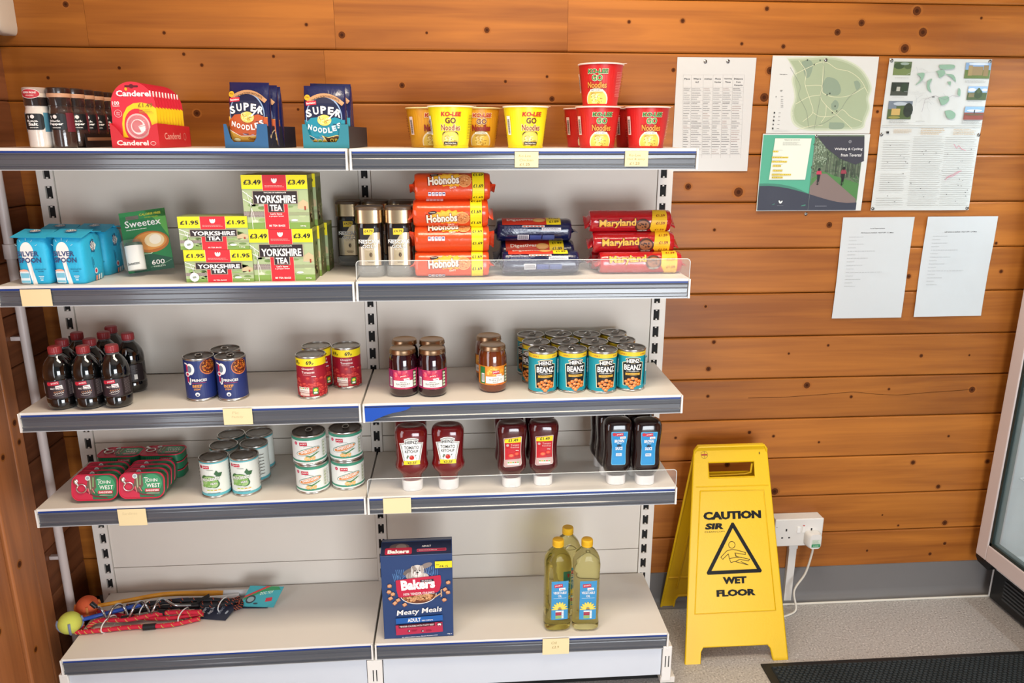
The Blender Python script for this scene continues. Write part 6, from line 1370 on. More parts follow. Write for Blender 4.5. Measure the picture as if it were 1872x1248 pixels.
# ================================================================== things on the wall
def sheet(name, label, x0, x1, z0, z1, cat, art, amp=.0012, y=YW-.0012, colr='#cfd1d0', pins=(), shear=0, gloss=.5):
    t = thing(name, label, cat, ((x0+x1)/2, y, z0)); W_, H_ = x1-x0, z1-z0
    def wv(u, v): return -abs(amp*(1.2+math.sin(v*17+u*6+x0*9)+.6*math.sin(u*24+z0*7)))-.0004
    def fn(u, v, w_): return (u-W_/2+shear*(v-H_)/H_, wv(u, v)-w_, v)
    b = MB(); nu, nv = 10, 14
    for k, dy in ((0, 0), (1, .0004)): pass
    vs = []
    for dy in (0, .0003):
        for j in range(nv+1):
            for i in range(nu+1): p = fn(W_*i/nu, H_*j/nv, 0); vs.append((p[0], p[1]+dy, p[2]))
    fs = []; N = (nu+1)*(nv+1)
    for j in range(nv):
        for i in range(nu):
            q = j*(nu+1)+i; fs.append((q, q+1, q+nu+2, q+nu+1)); fs.append((N+q+1, N+q, N+q+nu+1, N+q+nu+2))
    b.add(vs, fs, mat(colr, gloss, vary=.01, coat=.6 if gloss < .3 else 0)); b.obj('paper', t, smooth=60)
    if art: art.obj('print', t, lambda u, v, w_: fn(u, v, w_+.0002), du=W_/10, dv=H_/14)
    for u, v in pins: MB().lathe([(.0045, 0), (.0048, .0012), (.0035, .0022), (.001, .003)], mat('#8d8a86', .25, metal=1), 14).obj('drawing_pin', t, smooth=50, loc=(u-W_/2, wv(u, v)-.0003, v), rot=(PI/2, 0, 0))
    return t, fn
# 1 laminated table of local places
x0, x1, z0, z1 = .8415, 1.0595, 1.3900, 1.6905; W_, H_ = x1-x0, z1-z0
a = Art(.0001); 
def tb(zx, zy): p = on_y(1220+zx/3.9, 80+zy/3.9, YW); return (p.x-x0, p.z-z0)
cols = [112, 170, 255, 325, 395, 465, 545]; 
def colx(k, zy): q = (zy-220)/600; return tb(cols[k]*(1-.0)+(-4-k*2.2)*q*1.5, zy)
for k in range(7): a.same('line', [colx(k, 222), colx(k, 815)], .0005, '#9a9a9a')
rows = [222, 310, 340, 405, 435, 485, 540, 575, 610, 655, 705, 745, 790]
for zy in rows: a.same('line', [colx(0, zy), colx(6, zy)], .0004, '#b0b0b0')
a.up()
for k, (s1, s2, s3) in enumerate((('Place', '', ''), ('What is', 'it?', ''), ('Address', '', ''), ('Phone', 'Number', ''), ('Opening', 'Times', ''), ('Distance', 'from', 'Campsite'))):
    for j, s_ in enumerate((s1, s2, s3)):
        if s_: u, v = tb((cols[k]+cols[k+1])/2-2, 256+j*23); a.same('text', s_, u, v, .0042, '#3c3c3c', w=min(.0245, .0031*len(s_)))
a.up(); rb = random.Random(21)
for j in range(1, len(rows)-1):
    for k in range(6):
        u0, v1_ = colx(k, rows[j]+4); u1, v0_ = colx(k+1, rows[j+1]-3); n = max(1, int((rows[j+1]-rows[j])/14)); 
        a.same('lines', u0+.0015, v0_, u1-.002, v1_, n, rb.choice(['#8a8a8a', '#8a8a8a', '#777777', '#9a9a9a', '#9a9a9a', '#a89a96']), .34, .5, j*7+k)
sheet('laminated_table_sheet', 'laminated A4 sheet with a table of places, above the shelf end', x0, x1, z0, z1, 'notice', a, .0010, colr='#cccccb', pins=(tb(268, 128), tb(428, 126)), gloss=.22)
# 2 area map
x0, x1, z0, z1 = 1.1040, 1.4040, 1.4925, 1.6965; W_, H_ = x1-x0, z1-z0; a = Art(.0001)
def tb(zx, zy): p = on_y(1220+zx/3.9, 80+zy/3.9, YW); return (p.x-x0, p.z-z0)
blob = [(855,110),(1000,105),(1130,98),(1250,120),(1350,170),(1410,240),(1440,320),(1420,390),(1430,460),(1400,540),(1370,600),(1200,610),(1050,612),(960,600),(900,560),(885,480),(910,380),(890,260),(905,200)]
def rnd2(P, n=4): return [(v.x, v.y) for v in smoothpath([(x, y, 0) for x, y in P]+[(P[0][0], P[0][1], 0)], n)][:-1]
for k, c in ((1.04, '#bfc6b2'), (1.0, '#a9b49a'), (.95, '#9aa78a')): a.poly([tb(1160+(x-1160)*k, 355+(y-355)*k) for x, y in rnd2(blob)], c)
for p_ in ([(950,130),(1000,115),(1030,150),(1010,230),(980,240),(960,180)], [(1100,290),(1130,240),(1200,260),(1230,330),(1200,370),(1110,350)], [(1160,430),(1190,400),(1215,430),(1200,470),(1165,465)], [(1320,270),(1350,265),(1370,300),(1340,330)], [(1150,560),(1250,565),(1240,605),(1150,605)]): a.same('poly', [tb(*q) for q in rnd2(p_)], '#82937f')
a.up()
for p_ in ([(930,120),(980,200),(975,290),(1010,400),(1030,490),(960,555)], [(900,220),(1000,170),(1110,130),(1200,180),(1290,200),(1370,260),(1420,350)], [(980,300),(1090,300),(1100,350),(1180,380),(1290,370),(1400,310)], [(1030,490),(1090,520),(1190,510),(1240,470),(1300,520),(1380,555)], [(1105,130),(1095,300),(1085,380),(1125,440),(1190,500),(1250,550),(1310,605)], [(910,430),(1000,380),(1090,365)], [(1125,440),(1120,510),(1090,560)], [(920,615),(1000,590),(1100,580)]): a.same('line', [tb(v.x, v.y) for v in smoothpath([(x, y, 0) for x, y in p_], 5)], .0013, '#cfcfaf')
a.up()
for p_ in ([(1100,130),(1110,220),(1080,400),(1040,610)], [(1370,310),(1280,390),(1220,480),(1120,560),(1000,600)], [(870,170),(940,300),(930,370),(985,480),(1000,590)]): a.same('line', [tb(v.x, v.y) for v in smoothpath([(x, y, 0) for x, y in p_], 5)], .0009, '#7a8478')
a.up(); u, v = tb(822, 222); a.text('Route suggestion', u, v, .0026, '#3a3a3a', w=.021); u, v = tb(808, 340); a.text('KEY', u, v, .0034, '#333333', w=.0065)
a.rects([tb(745, 620)+tb(862, 612)], '#c8cac8')
for i, zy in enumerate((376, 397, 410, 425, 440, 452)): u, v = tb(812, zy); a.same('rects', [(u-.0035, v-.0004, u+.0035, v+.0004)], '#6a6a6a')
u, v = tb(770, 382); a.text('A', u, v, .0035, '#222222')
for i, zy in enumerate((492, 520, 547, 575, 603)): u, v = tb(758-i*3, zy); a.same('ell' if i % 2 else 'rect', *((u, v, .0016, .0022) if i % 2 else (u-.002, v-.0022, u+.002, v+.0022)), '#2a2a2a'); u, v = tb(795-i*3, zy); a.same('rects', [(u-.003, v-.0004, u+.003, v+.0004)], '#6a6a6a')
for q in ((1080,120),(1038,150),(990,118),(1188,445),(1150,355),(1130,365),(1200,480),(1168,492),(1120,118)): u, v = tb(*q); a.same('ell', u, v, .0017, .0022, '#2f342e', 10)
sheet('area_map', 'laminated green area map with pale roads, upper middle of the wall', x0, x1, z0, z1, 'map', a, .0010, y=YW-.0035, colr='#cfd1cf', pins=(tb(1120, 118),), gloss=.18)
# 3 walking and cycling leaflet
x0, x1, z0, z1 = 1.0945, 1.4050, 1.2785, 1.4915; W_, H_ = x1-x0, z1-z0; a = Art(.0001); gx = x0
def tb(zx, zy): p = on_y(1220+zx/3.9, 80+zy/3.9, YW); return (min(max(p.x-x0, .001), W_-.001), min(max(p.z-z0, .001), H_-.001))
xm = tb(1045, 655)[0]; xe = tb(1395, 660)[0]
a.rect(.002, .002, xm, H_-.003, '#4fa287'); a.rect(xm, .002, xe, H_-.003, '#5d6b56'); rb = random.Random(4)
# woodland photo
a.blobs([(rb.uniform(xm+.004, xe-.004), rb.uniform(H_*.42, H_-.01), rb.uniform(.004, .010), rb.uniform(.003, .008)) for _ in range(60)], '#4a5c46', 8); a.blobs([(rb.uniform(xm+.004, xe-.004), rb.uniform(H_*.42, H_-.012), rb.uniform(.001, .003), rb.uniform(.001, .004)) for _ in range(190)], '#6c7d62', 6); a.blobs([(rb.uniform(xm+.002, xm+.04), rb.uniform(H_*.6, H_-.01), rb.uniform(.0006, .002), rb.uniform(.001, .003)) for _ in range(120)], '#94a690', 6)
a.rects([(q, H_*.44, q+rb.uniform(.0006, .0016), H_*rb.uniform(.6, .8)) for q in [rb.uniform(xm+.03, xe-.004) for _ in range(34)]], '#39423a'); a.blobs([(rb.uniform(xm+.03, xe-.003), rb.uniform(H_*.36, H_*.48), rb.uniform(.001, .003), rb.uniform(.001, .002)) for _ in range(70)], '#3f6a3c', 6)
a.poly([(xm, .03), (xm, H_*.42), (xm+.035, H_*.52), (xm+.07, H_*.46), (xe, H_*.36), (xe, .03)], '#4a7a44'); a.poly([(xm, .002), (xm, H_*.32), (xm+.030, H_*.49), (xm+.045, H_*.49), (xe-.004, H_*.16), (xe, .002)], '#7a6a66')
a.poly([tb(1060, 660), tb(1395, 660), tb(1390, 835), tb(1330, 860), tb(1220, 820), tb(1120, 740)], '#3a3a44')
# cyclists
for (cx_, cy_, sc, c) in ((1070, 930, 1.0, '#b83a54'), (1243, 925, 1.1, '#8a3644')):
    u, v = tb(cx_, cy_); a.same('ell', u, v+.0135*sc, .0040*sc, .0046*sc, '#1c1a1c', 12); a.same('poly', [(u-.0075*sc, v), (u-.0065*sc, v+.0085*sc), (u, v+.0115*sc), (u+.0065*sc, v+.0085*sc), (u+.0085*sc, v)], c); a.same('poly', [(u-.0050*sc, v), (u+.0050*sc, v), (u+.0030*sc, v-.020*sc), (u-.0030*sc, v-.020*sc)], '#1f1c20'); a.same('line', [(u-.001*sc, v-.012*sc), (u-.001*sc, v-.029*sc)], .0028*sc, '#141416')
    a.up(); a.ring(u-.001*sc, v-.0235*sc, .0042*sc, .0008, '#2a2a2c', 12, .0060*sc)
wave = [(k/10.0) for k in range(11)]
a.poly([(.002, .002)]+[(.002+(xm+.06-.002)*k, H_*(.36+.02*math.sin(k*PI*.8))-H_*.33*k**2.2) for k in wave]+[(xm+.06, .002)], '#3f7f6c'); a.poly([(.002, .002)]+[(.002+(xe-.002)*k, max(.003, H_*(.33+.05*math.sin(k*PI))-H_*.52*k**1.6+H_*.3*k**4)) for k in wave]+[(xe, .002)], '#363a48')
(u0, v0), (u1, v1) = tb(716, 968), tb(1018, 674); a.poly([(u0+.0, v0), (u1-.006, v0), (u1, v1), (u0+.007, v1)], '#d8dcd0')
u, v = tb(880, 690); a.text('Finding your way around the trails', u, v, .0032, '#2f3a34', w=.044); a.lines(u-.026, v-.013, u+.028, v-.003, 4, '#8a908a')
for zy, n_, s_ in ((766, 4, '1 2 3 1'), (808, 12, '1 3 4 5 6 13 14 6 2 1'), (838, 11, '1 3 4 11 10 11 6 2 1'), (868, 6, '1 2 14 15 6'), (902, 7, '1 2 14 15 6 5'), (930, 14, '1 2 3 4 5 6 7 10 11 12 14 16 17'), (950, 8, '18 19 20 21 6 2 1')):
    u, v = tb(735 if n_ > 7 else 742, zy+6); wd = .0040*n_; a.same('rects', [(u, v-.0006, u+wd, v+.0040)], '#e0c850'); a.up(); a.same('text', s_, u+.0005, v+.0002, .0030, '#3a3414', w=wd-.001, al='l'); a.lines(u, v+.0045, u+.03, v+.0065, 1, '#9aa09a')
u, v = tb(1375, 762); a.text('Walking & Cycling', u, v, .0085, '#ececec', w=.082, al='r', bold=.005); u, v = tb(1367, 803); a.text('from Teversal', u, v, .0085, '#ececec', w=.060, al='r', bold=.005)
u, v = tb(1288, 697); a.ring(u, v, .0036, .0007, '#d0d4d8', 16); a.line([(u-.001, v-.001), (u+.0012, v+.0012)], .0008, '#d0d4d8')
u, v = tb(790, 1125); a.ell(u, v, .0022, .0052, '#e4e8e4', 12, .5); a.same('ell', u+.0052, v-.0005, .0022, .0048, '#e4e8e4', 12, -.6); a.lines(u-.006, v-.0115, u+.012, v-.0095, 1, '#7a8088'); a.lines(xm+.02, .012, xm+.055, .016, 1, '#8a8e98')
a.rects([(xm-.0003, .002, xm+.0003, H_-.003)], '#7a8a84')
sheet('trail_leaflet', 'laminated teal and dark walking and cycling leaflet with two cyclists', x0, x1, z0, z1, 'leaflet', a, .0010, y=YW-.0052, colr='#d0d4d2', pins=(tb(1052, 660),), gloss=.15)
MB().lathe([(.0045, 0), (.0048, .0012), (.0035, .0022), (.001, .003)], mat('#8d8a86', .25, metal=1), 14)
pin = MB().lathe([(.0045, 0), (.0048, .0012), (.0035, .0022), (.001, .003)], mat('#8d8a86', .25, metal=1), 14).obj('drawing_pin', None, smooth=50, loc=on_y(1473, 391, YW-.0002), rot=(PI/2, 0, 0)); tag(pin, 'silver drawing pin alone in the wall below the cycling leaflet', 'pin')
# 4 castle poster
x0, x1, z0, z1 = 1.4345, 1.7320, 1.2785, 1.6925; W_, H_ = x1-x0, z1-z0; a = Art(.0001)
def tb(zx, zy): p = on_y(1560+zx/3.9, 80+zy/3.9, YW); return (min(max(p.x-x0, .002), W_-.002), min(max(p.z-z0, .002), H_-.002))
def pic(q0, q1, sky, land, extra):
    (u0, v1_), (u1, v0_) = tb(*q0), tb(*q1); a.same('rect', u0, v0_, u1, v1_, land); a.up(); m_ = v0_+(v1_-v0_)*.55; a.same('rect', u0, m_, u1, v1_, sky); a.up(); w2, h2 = u1-u0, v1_-v0_
    for k, x, y, rx, ry, c in extra: (a.same('ell', u0+x*w2, v0_+y*h2, rx*w2, ry*h2, c, 12) if k == 'e' else a.same('rect', u0+(x-rx)*w2, v0_+(y-ry)*h2, u0+(x+rx)*w2, v0_+(y+ry)*h2, c)); a.up()
pic((285,128),(400,226), '#5a6a4a', '#6a7a4a', [('e', .3, .7, .3, .25, '#3a4c30'), ('e', .8, .65, .2, .2, '#4a5a38'), ('e', .6, .85, .25, .1, '#8a9a90')])
pic((268,275),(380,370), '#2c322a', '#3e4238', [('r', .42, .5, .1, .16, '#a8a89c'), ('e', .75, .6, .2, .35, '#2a3a26'), ('e', .15, .6, .15, .3, '#222a20')])
pic((248,408),(402,538), '#6a7480', '#4a5a34', [('e', .5, .85, .3, .1, '#a8b0b8'), ('r', .34, .4, .18, .18, '#b89a5a'), ('e', .85, .5, .2, .4, '#262c22'), ('e', .3, .1, .25, .08, '#8a8440')])
pic((792,136),(960,250), '#7a9ac0', '#5c7034', [('r', .42, .48, .28, .28, '#8f7a54'), ('r', .82, .5, .1, .34, '#8a744c'), ('r', .2, .5, .08, .32, '#9a8458'), ('e', .5, .92, .4, .08, '#c8d4e0')])
pic((808,305),(932,402), '#8fb0d8', '#4c5c38', [('e', .55, .45, .22, .35, '#3a4a2e'), ('e', .55, .7, .1, .2, '#4a5a36'), ('e', .2, .75, .2, .12, '#e0e8f0'), ('e', .85, .75, .15, .1, '#e0e8f0'), ('r', .2, .35, .15, .15, '#7a7050')])
pic((785,448),(910,542), '#8ab0d0', '#8a4a40', [('e', .5, .7, .4, .08, '#dde6ee'), ('r', .5, .62, .03, .14, '#2a3038'), ('e', .5, .4, .5, .08, '#6a5a44')])
rb = random.Random(31)
for _ in range(26): a.same('line', [tb(x, y) for x, y in (lambda x, y, q: [(x, y), (x+rb.uniform(20, 60)*math.cos(q), y+40*math.sin(q)), (x+rb.uniform(50, 110)*math.cos(q+.3), y+80*math.sin(q+.3))])(rb.uniform(420, 720), rb.uniform(150, 500), rb.uniform(0, 6.28))], .0006, rb.choice(['#b4b8b8', '#a8acae', '#c8c8c4']))
a.up()
for p_ in ([(440,215),(495,210),(480,260),(430,300),(470,250)], [(575,200),(625,185),(640,215),(600,245),(590,215)], [(600,152),(700,152),(700,178),(640,185),(600,175)], [(640,215),(700,225),(715,275),(680,240)], [(515,270),(550,250),(530,300),(545,350),(515,320)], [(595,385),(660,375),(665,410),(620,440)], [(735,315),(748,330),(745,375),(728,360)], [(640,480),(680,475),(715,500),(700,535),(660,530),(645,500)], [(655,275),(680,270),(675,300)]): a.same('poly', [tb(*q) for q in rnd2(p_, 3)], '#84a590')
a.up(); a.line([tb(480, 485), tb(500, 400), tb(570, 370), tb(640, 400), tb(690, 370), tb(740, 380)], .0006, '#7a6a80'); u, v = tb(558, 380); a.rect(u-.004, v-.0012, u+.004, v+.0012, '#222222')
for q in ((285,240,400,250), (268,378,372,385), (245,545,390,568), (780,262,930,280), (800,410,920,418), (760,548,905,572), (435,548,520,556)): (u0, v1_), (u1, v0_) = tb(q[0], q[1]), tb(q[2], q[3]); a.same('lines', u0, v0_, u1, v1_, 3 if q[3]-q[1] > 12 else 1, '#9a9c9c', seed=q[0])
# folded lower half: text columns
a.up(); a.rects([tb(150, 588)+tb(915, 585)], '#b8b8b4'); u, v = tb(225, 640); a.rects([(u, v, u+.008, v+.006)], '#2a2a2a')
for q in ((280,608,410,640), (475,600,640,650), (705,605,860,650)): (u0, v1_), (u1, v0_) = tb(q[0], q[1]), tb(q[2], q[3]); a.same('lines', u0, v0_, u1, v1_, 4, '#c0a888', seed=q[0]+3)
for k, (xa, xb, ya, yb_, n_) in enumerate(((205, 405, 690, 905, 13), (180, 370, 930, 1060, 9), (150, 350, 1100, 1165, 4), (420, 645, 665, 1165, 34), (645, 880, 670, 1165, 33))):
    for i in range(n_):
        zy = ya+(yb_-ya)*i/n_; sh_x = -(zy-670)*.105; u0, v = tb(xa+(sh_x if k > 2 else -(zy-ya)*.1), zy); u1, _v = tb(xb+(sh_x if k > 2 else -(zy-ya)*.1), zy); a.same('rects', [(u0, v-.0005, u1-(u1-u0)*rb.random()*.12, v+.0004)], '#a0a09e')
a.up()
for _ in range(34): u, v = tb(rb.uniform(190, 850), rb.uniform(700, 1140)); a.same('rects', [(u, v-.0008, u+.0026, v+.0008)], '#2a2a2a')
for q in ([(705,715),(725,745),(740,725),(760,750),(790,760)], [(640,970),(670,940),(700,930),(720,915),(760,905)], [(650,950),(690,945),(740,915)]): a.same('line', [tb(*p) for p in q], .0013, '#c06a80')
sheet('castle_poster', 'folded poster with castle photos, small map and dense text columns', x0, x1, z0, z1, 'poster', a, .0016, y=YW-.0015, colr='#c6c9c7', pins=((.006, H_-.006), (W_-.006, H_-.006), (.005, .212), (W_-.004, .212), (.006, .006), (W_-.006, .006)), gloss=.4)
# 5, 6 supermarket lists
def listing(name, label, x0, x1, z0, z1, head, sub, ws, dx):
    W_, H_ = x1-x0, z1-z0; a = Art(.0001)
    if head: a.text(head, W_*.5, H_*.885, .0034, '#3a3a3a', w=.045, bold=.01)
    a.text(sub, W_*.5, H_*.845, .0034, '#2e2e2e', w=.100, bold=.01)
    for i, w_ in enumerate(ws): a.lines(.050*0+dx, H_*(.810-i*.0345)-.0014, dx+w_, H_*(.810-i*.0345)+.0014, 1, '#a2a5a6', .36, 0, i+3)
    sheet(name, label, x0, x1, z0, z1, 'notice', a, .0018, colr='#c3c7c9', gloss=.5)
ws = (.045, .024, .047, .024, .085, .024, .064, .024, .050, .024, .112, .024, .048, .024, .034)
listing('supermarket_list', 'white A4 list headed with two bold lines, lower left of the pair', 1.3565, 1.5725, .9585, 1.2590, 'Local Supermarkets', 'Aldi Sutton-in-Ashfield - NG17 2FF - 2.2 Miles', ws, .024)
listing('supermarket_list', 'white A4 list with one bold line, lower right of the pair', 1.6110, 1.8265, .9600, 1.2600, '', 'Lidl Sutton-in-Ashfield - NG17 5FH - 2.4 Miles', ws, .024)

# ------------------------------------------------------------------ wall socket, trunking and cable
YS = YW-.045; p0, p1 = on_y(1418.5, 950, YS), on_y(1501, 996, YS)
t = thing('wall_socket', 'white double wall socket on a deep surface box', 'socket', (p0.x, YS, p1.z)); W_, H_ = p1.x-p0.x, p0.z-p1.z; pw = mat('#dcd8d2', .35, vary=.01)
MB().box(.001, W_-.001, .009, .0445, .001, H_-.001, pw).obj('back_box', t, bevel=.002); MB().box(0, W_, 0, .0088, 0, H_, pw).obj('face_plate', t, bevel=.003)
dkm = mat('#1a1616', .6)
for k, cx_ in enumerate((W_*.24, W_*.76)):
    MB().box(cx_-.0024, cx_+.0024, -.0003, .002, H_*.56, H_*.56+.0085, dkm).obj('earth_slot', t); MB().box(cx_-.0145, cx_-.0085, -.0003, .002, H_*.30, H_*.30+.0045, dkm).obj('pin_slot', t); MB().box(cx_+.0085, cx_+.0145, -.0003, .002, H_*.30, H_*.30+.0045, dkm).obj('pin_slot', t)
for sx, cx_ in ((-1, W_*.5-.0), (1, W_*.5+.016)): pass
MB().box(W_*.455, W_*.455+.0105, -.003, .001, H_*.50, H_*.50+.021, mat('#eceae6', .3)).obj('rocker_switch', t, bevel=.001); MB().box(W_*.56, W_*.56+.0095, -.0022, .001, H_*.50, H_*.50+.021, mat('#e4e0da', .3)).obj('rocker_switch', t, bevel=.001); MB().box(W_*.57, W_*.57+.006, -.0028, -.002, H_*.75, H_*.75+.0025, mat('#c22a2a', .4)).obj('indicator', t)
a = Art(); a.ell(.006, H_*.72, .0018, .0018, '#8a8680', 10); a.obj('screw', t, front(0))
pl = thing('plug', 'white plug with green sticker in the right hand socket', 'plug', (p0.x+W_*.78, YS-.0004, p1.z+.002)); b = MB(); b.loft([[(x*s_, y, z) for x, z in rrect(-.025, .002, .025, .052, .012, 4)] for y, s_ in ((0, 1.0), (-.014, 1.0), (-.024, .86), (-.028, .70))], pw); b.obj('plug_body', pl, smooth=40)
a = Art(); a.rect(-.012, .008, .016, .019, '#2f8a5a'); a.text('PASSED', .002, .011, .0035, '#d8ecd8', w=.018); a.rect(-.012, .019, .016, .034, '#cfd4c4', .001); a.lines(-.010, .020, .014, .033, 4, '#7a9a80'); a.obj('test_sticker', pl, front(-.0285))
c0 = Vector((p0.x+W_*.78, YS-.014, p1.z+.006))
def fl(px, py, h=.0035): p = on_z(px, py, h); p.y = min(p.y, YW-.036); return p
cab = smoothpath([c0, c0+Vector((-.001, -.002, -.025)), c0+Vector((-.012, .004, -.10)), Vector((c0.x-.045, .02, .07)), fl(1455, 1113, .012), fl(1440, 1124), fl(1418, 1128), fl(1395, 1120), fl(1370, 1105)], 8)
cm_ = mat('#d6d0c4', .45); o = MB().tube(cab, .0035, cm_, 8).obj('plug_cable', None, smooth=60); tag(o, 'white cable looping down from the plug to the floor', 'cable')
o = MB().tube(smoothpath([fl(1300, 1100), fl(1430, 1093), fl(1540, 1090), fl(1610, 1088.5), fl(1650, 1084), fl(1700, 1080.5), fl(1760, 1082), fl(1801, 1082)], 8), .0038, cm_, 8).obj('floor_cable', None, smooth=60); tag(o, 'white cable lying on the floor along the grey skirting', 'cable')
px_ = on_y(1447, 1010, YW-.01).x
t = thing('cable_trunking', 'white plastic trunking running down from the socket to the floor', 'trunking', (px_, YW-.018, .004)); MB().box(-.0125, .0125, 0, .0165, 0, p1.z-.0045, pw).obj('cover', t, bevel=.0015); MB().box(-.0145, .0145, -.0012, .0165, p1.z-.030, p1.z-.0045, pw).obj('end_piece', t, bevel=.001)

# ------------------------------------------------------------------ wet floor sign
yf_ = -.217; LS = .622; yt_ = -.09
for k in range(200):
    yt_ = -.20+k*.001; p = on_y(1335, 817, yt_)
    if math.hypot(yt_-yf_, p.z) <= LS: break
zt_s = on_y(1335, 817, yt_).z; sl_ = Vector((0, yt_-yf_, zt_s)); LS = sl_.length; sl_ = sl_/LS; nrm = Vector((0, -sl_.z, sl_.y))
XS0 = on_z(1255, 1216, 0).x
def hit(px, py):
    v = ray(px, py); o_ = Vector((0, yf_, 0)); tt = (o_-CPOS).dot(nrm)/v.dot(nrm); p = CPOS+v*tt; return (p.x-XS0, (p-o_).dot(sl_))
def hz(zx, zy): return hit(1180+zx/2.725, 790+zy/2.725)
yel = mat('#e3b808', .38, vary=.03, bump=.0003, bscale=200); yeld = mat('#d6aa06', .42, vary=.03); ykb = ink('#131210', .4)
t = thing('wet_floor_sign', 'yellow plastic A-frame wet floor caution sign', 'sign', (XS0, yf_, 0))
bl, br = hz(203, 1165), hz(708, 1135); tl, tr_ = hz(246, 80), hz(601, 80); top_ = hz(420, 64)[1]
fw_l = hz(272, 1160)[0]; fw_r = hz(640, 1135)[0]; ah = hz(450, 1060)[1]
wB = br[0]; 
out = [(0, 0), (fw_l, 0), (fw_l+.002, ah*.7), (fw_l+.012, ah), (fw_r-.016, ah), (fw_r-.005, ah*.75), (fw_r, 0), (wB, 0), (tr_[0], top_-.012), (tr_[0]-.008, top_), (tl[0]+.010, top_), (tl[0], top_-.012)]
h0, h1 = hz(316, 228), hz(541, 143)
def panel(root, name, fn, thick=.012, face=1):
    """outline with a hand hole: an upper band split into strips round the hole"""
    y_lo = h0[1]-.0001; 
    def xe(v): t_ = v/top_; return tl[0]*t_, wB+(tr_[0]-wB)*t_
    b = MB()
    def pr(poly, w0, w1, m=yel):
        n = len(poly); vs = [fn(u, v, w0) for u, v in poly]+[fn(u, v, w1) for u, v in poly]; tri = tessellate_polygon([[Vector((u, v, 0)) for u, v in poly]])
        b.add(vs, [tuple(q) for q in tri]+[tuple(n+i for i in reversed(q)) for q in tri]+[(i, (i+1) % n, n+(i+1) % n, n+i) for i in range(n)], m)
    T0, T1 = -.004, 0
    low = [p for p in out[:8]]+[(xe(y_lo)[1], y_lo), (xe(y_lo)[0], y_lo)]
    pr(low, T0, T1); hv = h1[1]
    pr([(xe(y_lo)[0], y_lo), (h0[0], y_lo), (h0[0], hv), (xe(hv)[0], hv)], T0, T1); pr([(h1[0], y_lo), (xe(y_lo)[1], y_lo), (xe(hv)[1], hv), (h1[0], hv)], T0, T1)
    pr([(xe(hv)[0], hv), (xe(hv)[1], hv), (tr_[0], top_-.012), (tr_[0]-.008, top_), (tl[0]+.010, top_), (tl[0], top_-.012)], T0, T1)
    b.obj(name, root, bevel=0)
    # moulded rim
    r = MB(); P = [Vector(fn(u, v, -.004)) for u, v in out]; r.tube([p for p in P]+[P[0]], .0042, yel, 8); hp_ = [Vector(fn(u, v, -.002)) for u, v in ((h0[0], h0[1]), (h1[0], h0[1]), (h1[0], h1[1]), (h0[0], h1[1]))]; r.tube(hp_+[hp_[0]], .003, yel, 6); r.obj('rim', root, smooth=60)
ffn = lambda u, v, w_: (u, sl_.y*v+nrm.y*w_, sl_.z*v+nrm.z*w_)
panel(t, 'front_panel', ffn)
c = [hz(273, 292), hz(588, 285), hz(648, 885), hz(246, 905)]
MB().tube([Vector(ffn(u, v, .0004)) for u, v in c]+[Vector(ffn(*c[0], .0004))], .0018, yel, 6).obj('moulded_border', t, smooth=50)
MB().tube([Vector(ffn(u, v, .0002)) for u, v in (hz(252, 272), hz(612, 262))], .0016, yel, 6).obj('moulded_ridge', t, smooth=50)
sfn = lambda u, v, w_: ffn(u, v, w_+.0003)
KB = mat('#0c0b0a', .5, spec=.25, vary=0)
def tx(s_, zx, zy, zw, zh, bold, shear=0):
    a = Art(.0002); u, v = hz(zx, zy); u2, v2 = hz(zx+zw/2, zy-zh); u1, _v = hz(zx-zw/2, zy); a.text(s_, u, v, v2-v, KB, w=u2-u1, bold=bold, shear=shear); a.obj('lettering', t, sfn)
tx('CAUTION', 433, 432, 286, 45, .075); tx('WET', 445, 753, 117, 37, .075); tx('FLOOR', 452, 815, 193, 38, .075); tx('SIR', 342, 483, 92, 32, .07, shear=.25); tx('CLEAN.COM', 344, 498, 98, 8, .0)
tri_ = [hz(434, 458), hz(570, 688), hz(314, 700)]; a = Art(.0002)
a.line(tri_, .0105, KB, True)
for p_ in tri_: a.same('ell', p_[0], p_[1], .0053, .0053, KB, 12)
a.obj('warning_triangle', t, sfn); a = Art(.0002); hk = mat('#2a2208', .5, spec=.3, vary=0)
u, v = hz(430, 560); a.ring(u, v, .0098, .0016, hk, 20)
for p_ in ([(375,622),(385,632),(412,605),(418,628),(425,648),(445,643),(512,660)], [(375,622),(405,590),(430,583),(450,585),(498,598),(497,608),(455,602),(445,600),(453,618),(520,632),(512,640),(470,632),(450,642)], [(418,628),(455,622),(478,622)], [(445,600),(450,618)], [(475,643),(512,660)]): a.same('line', [hz(*q) for q in p_], .0015, hk)
a.obj('falling_figure', t, sfn); a = Art(.0002)
u, v = hz(293, 112); a.ring(u, v, .0105, .0009, '#8a6a10', 20); a.same('rect', u-.009, v-.0022, u+.009, v+.0022, '#a83a20'); a.line([(u, v-.009), (u, v+.009)], .0009, '#8a6a10'); a.obj('round_emblem', t, sfn)
a = Art(.0002); u, v = hz(567, 103); a.ell(u, v, .0018, .0042, '#5a4010', 10); a.obj('moulded_slot', t, sfn)
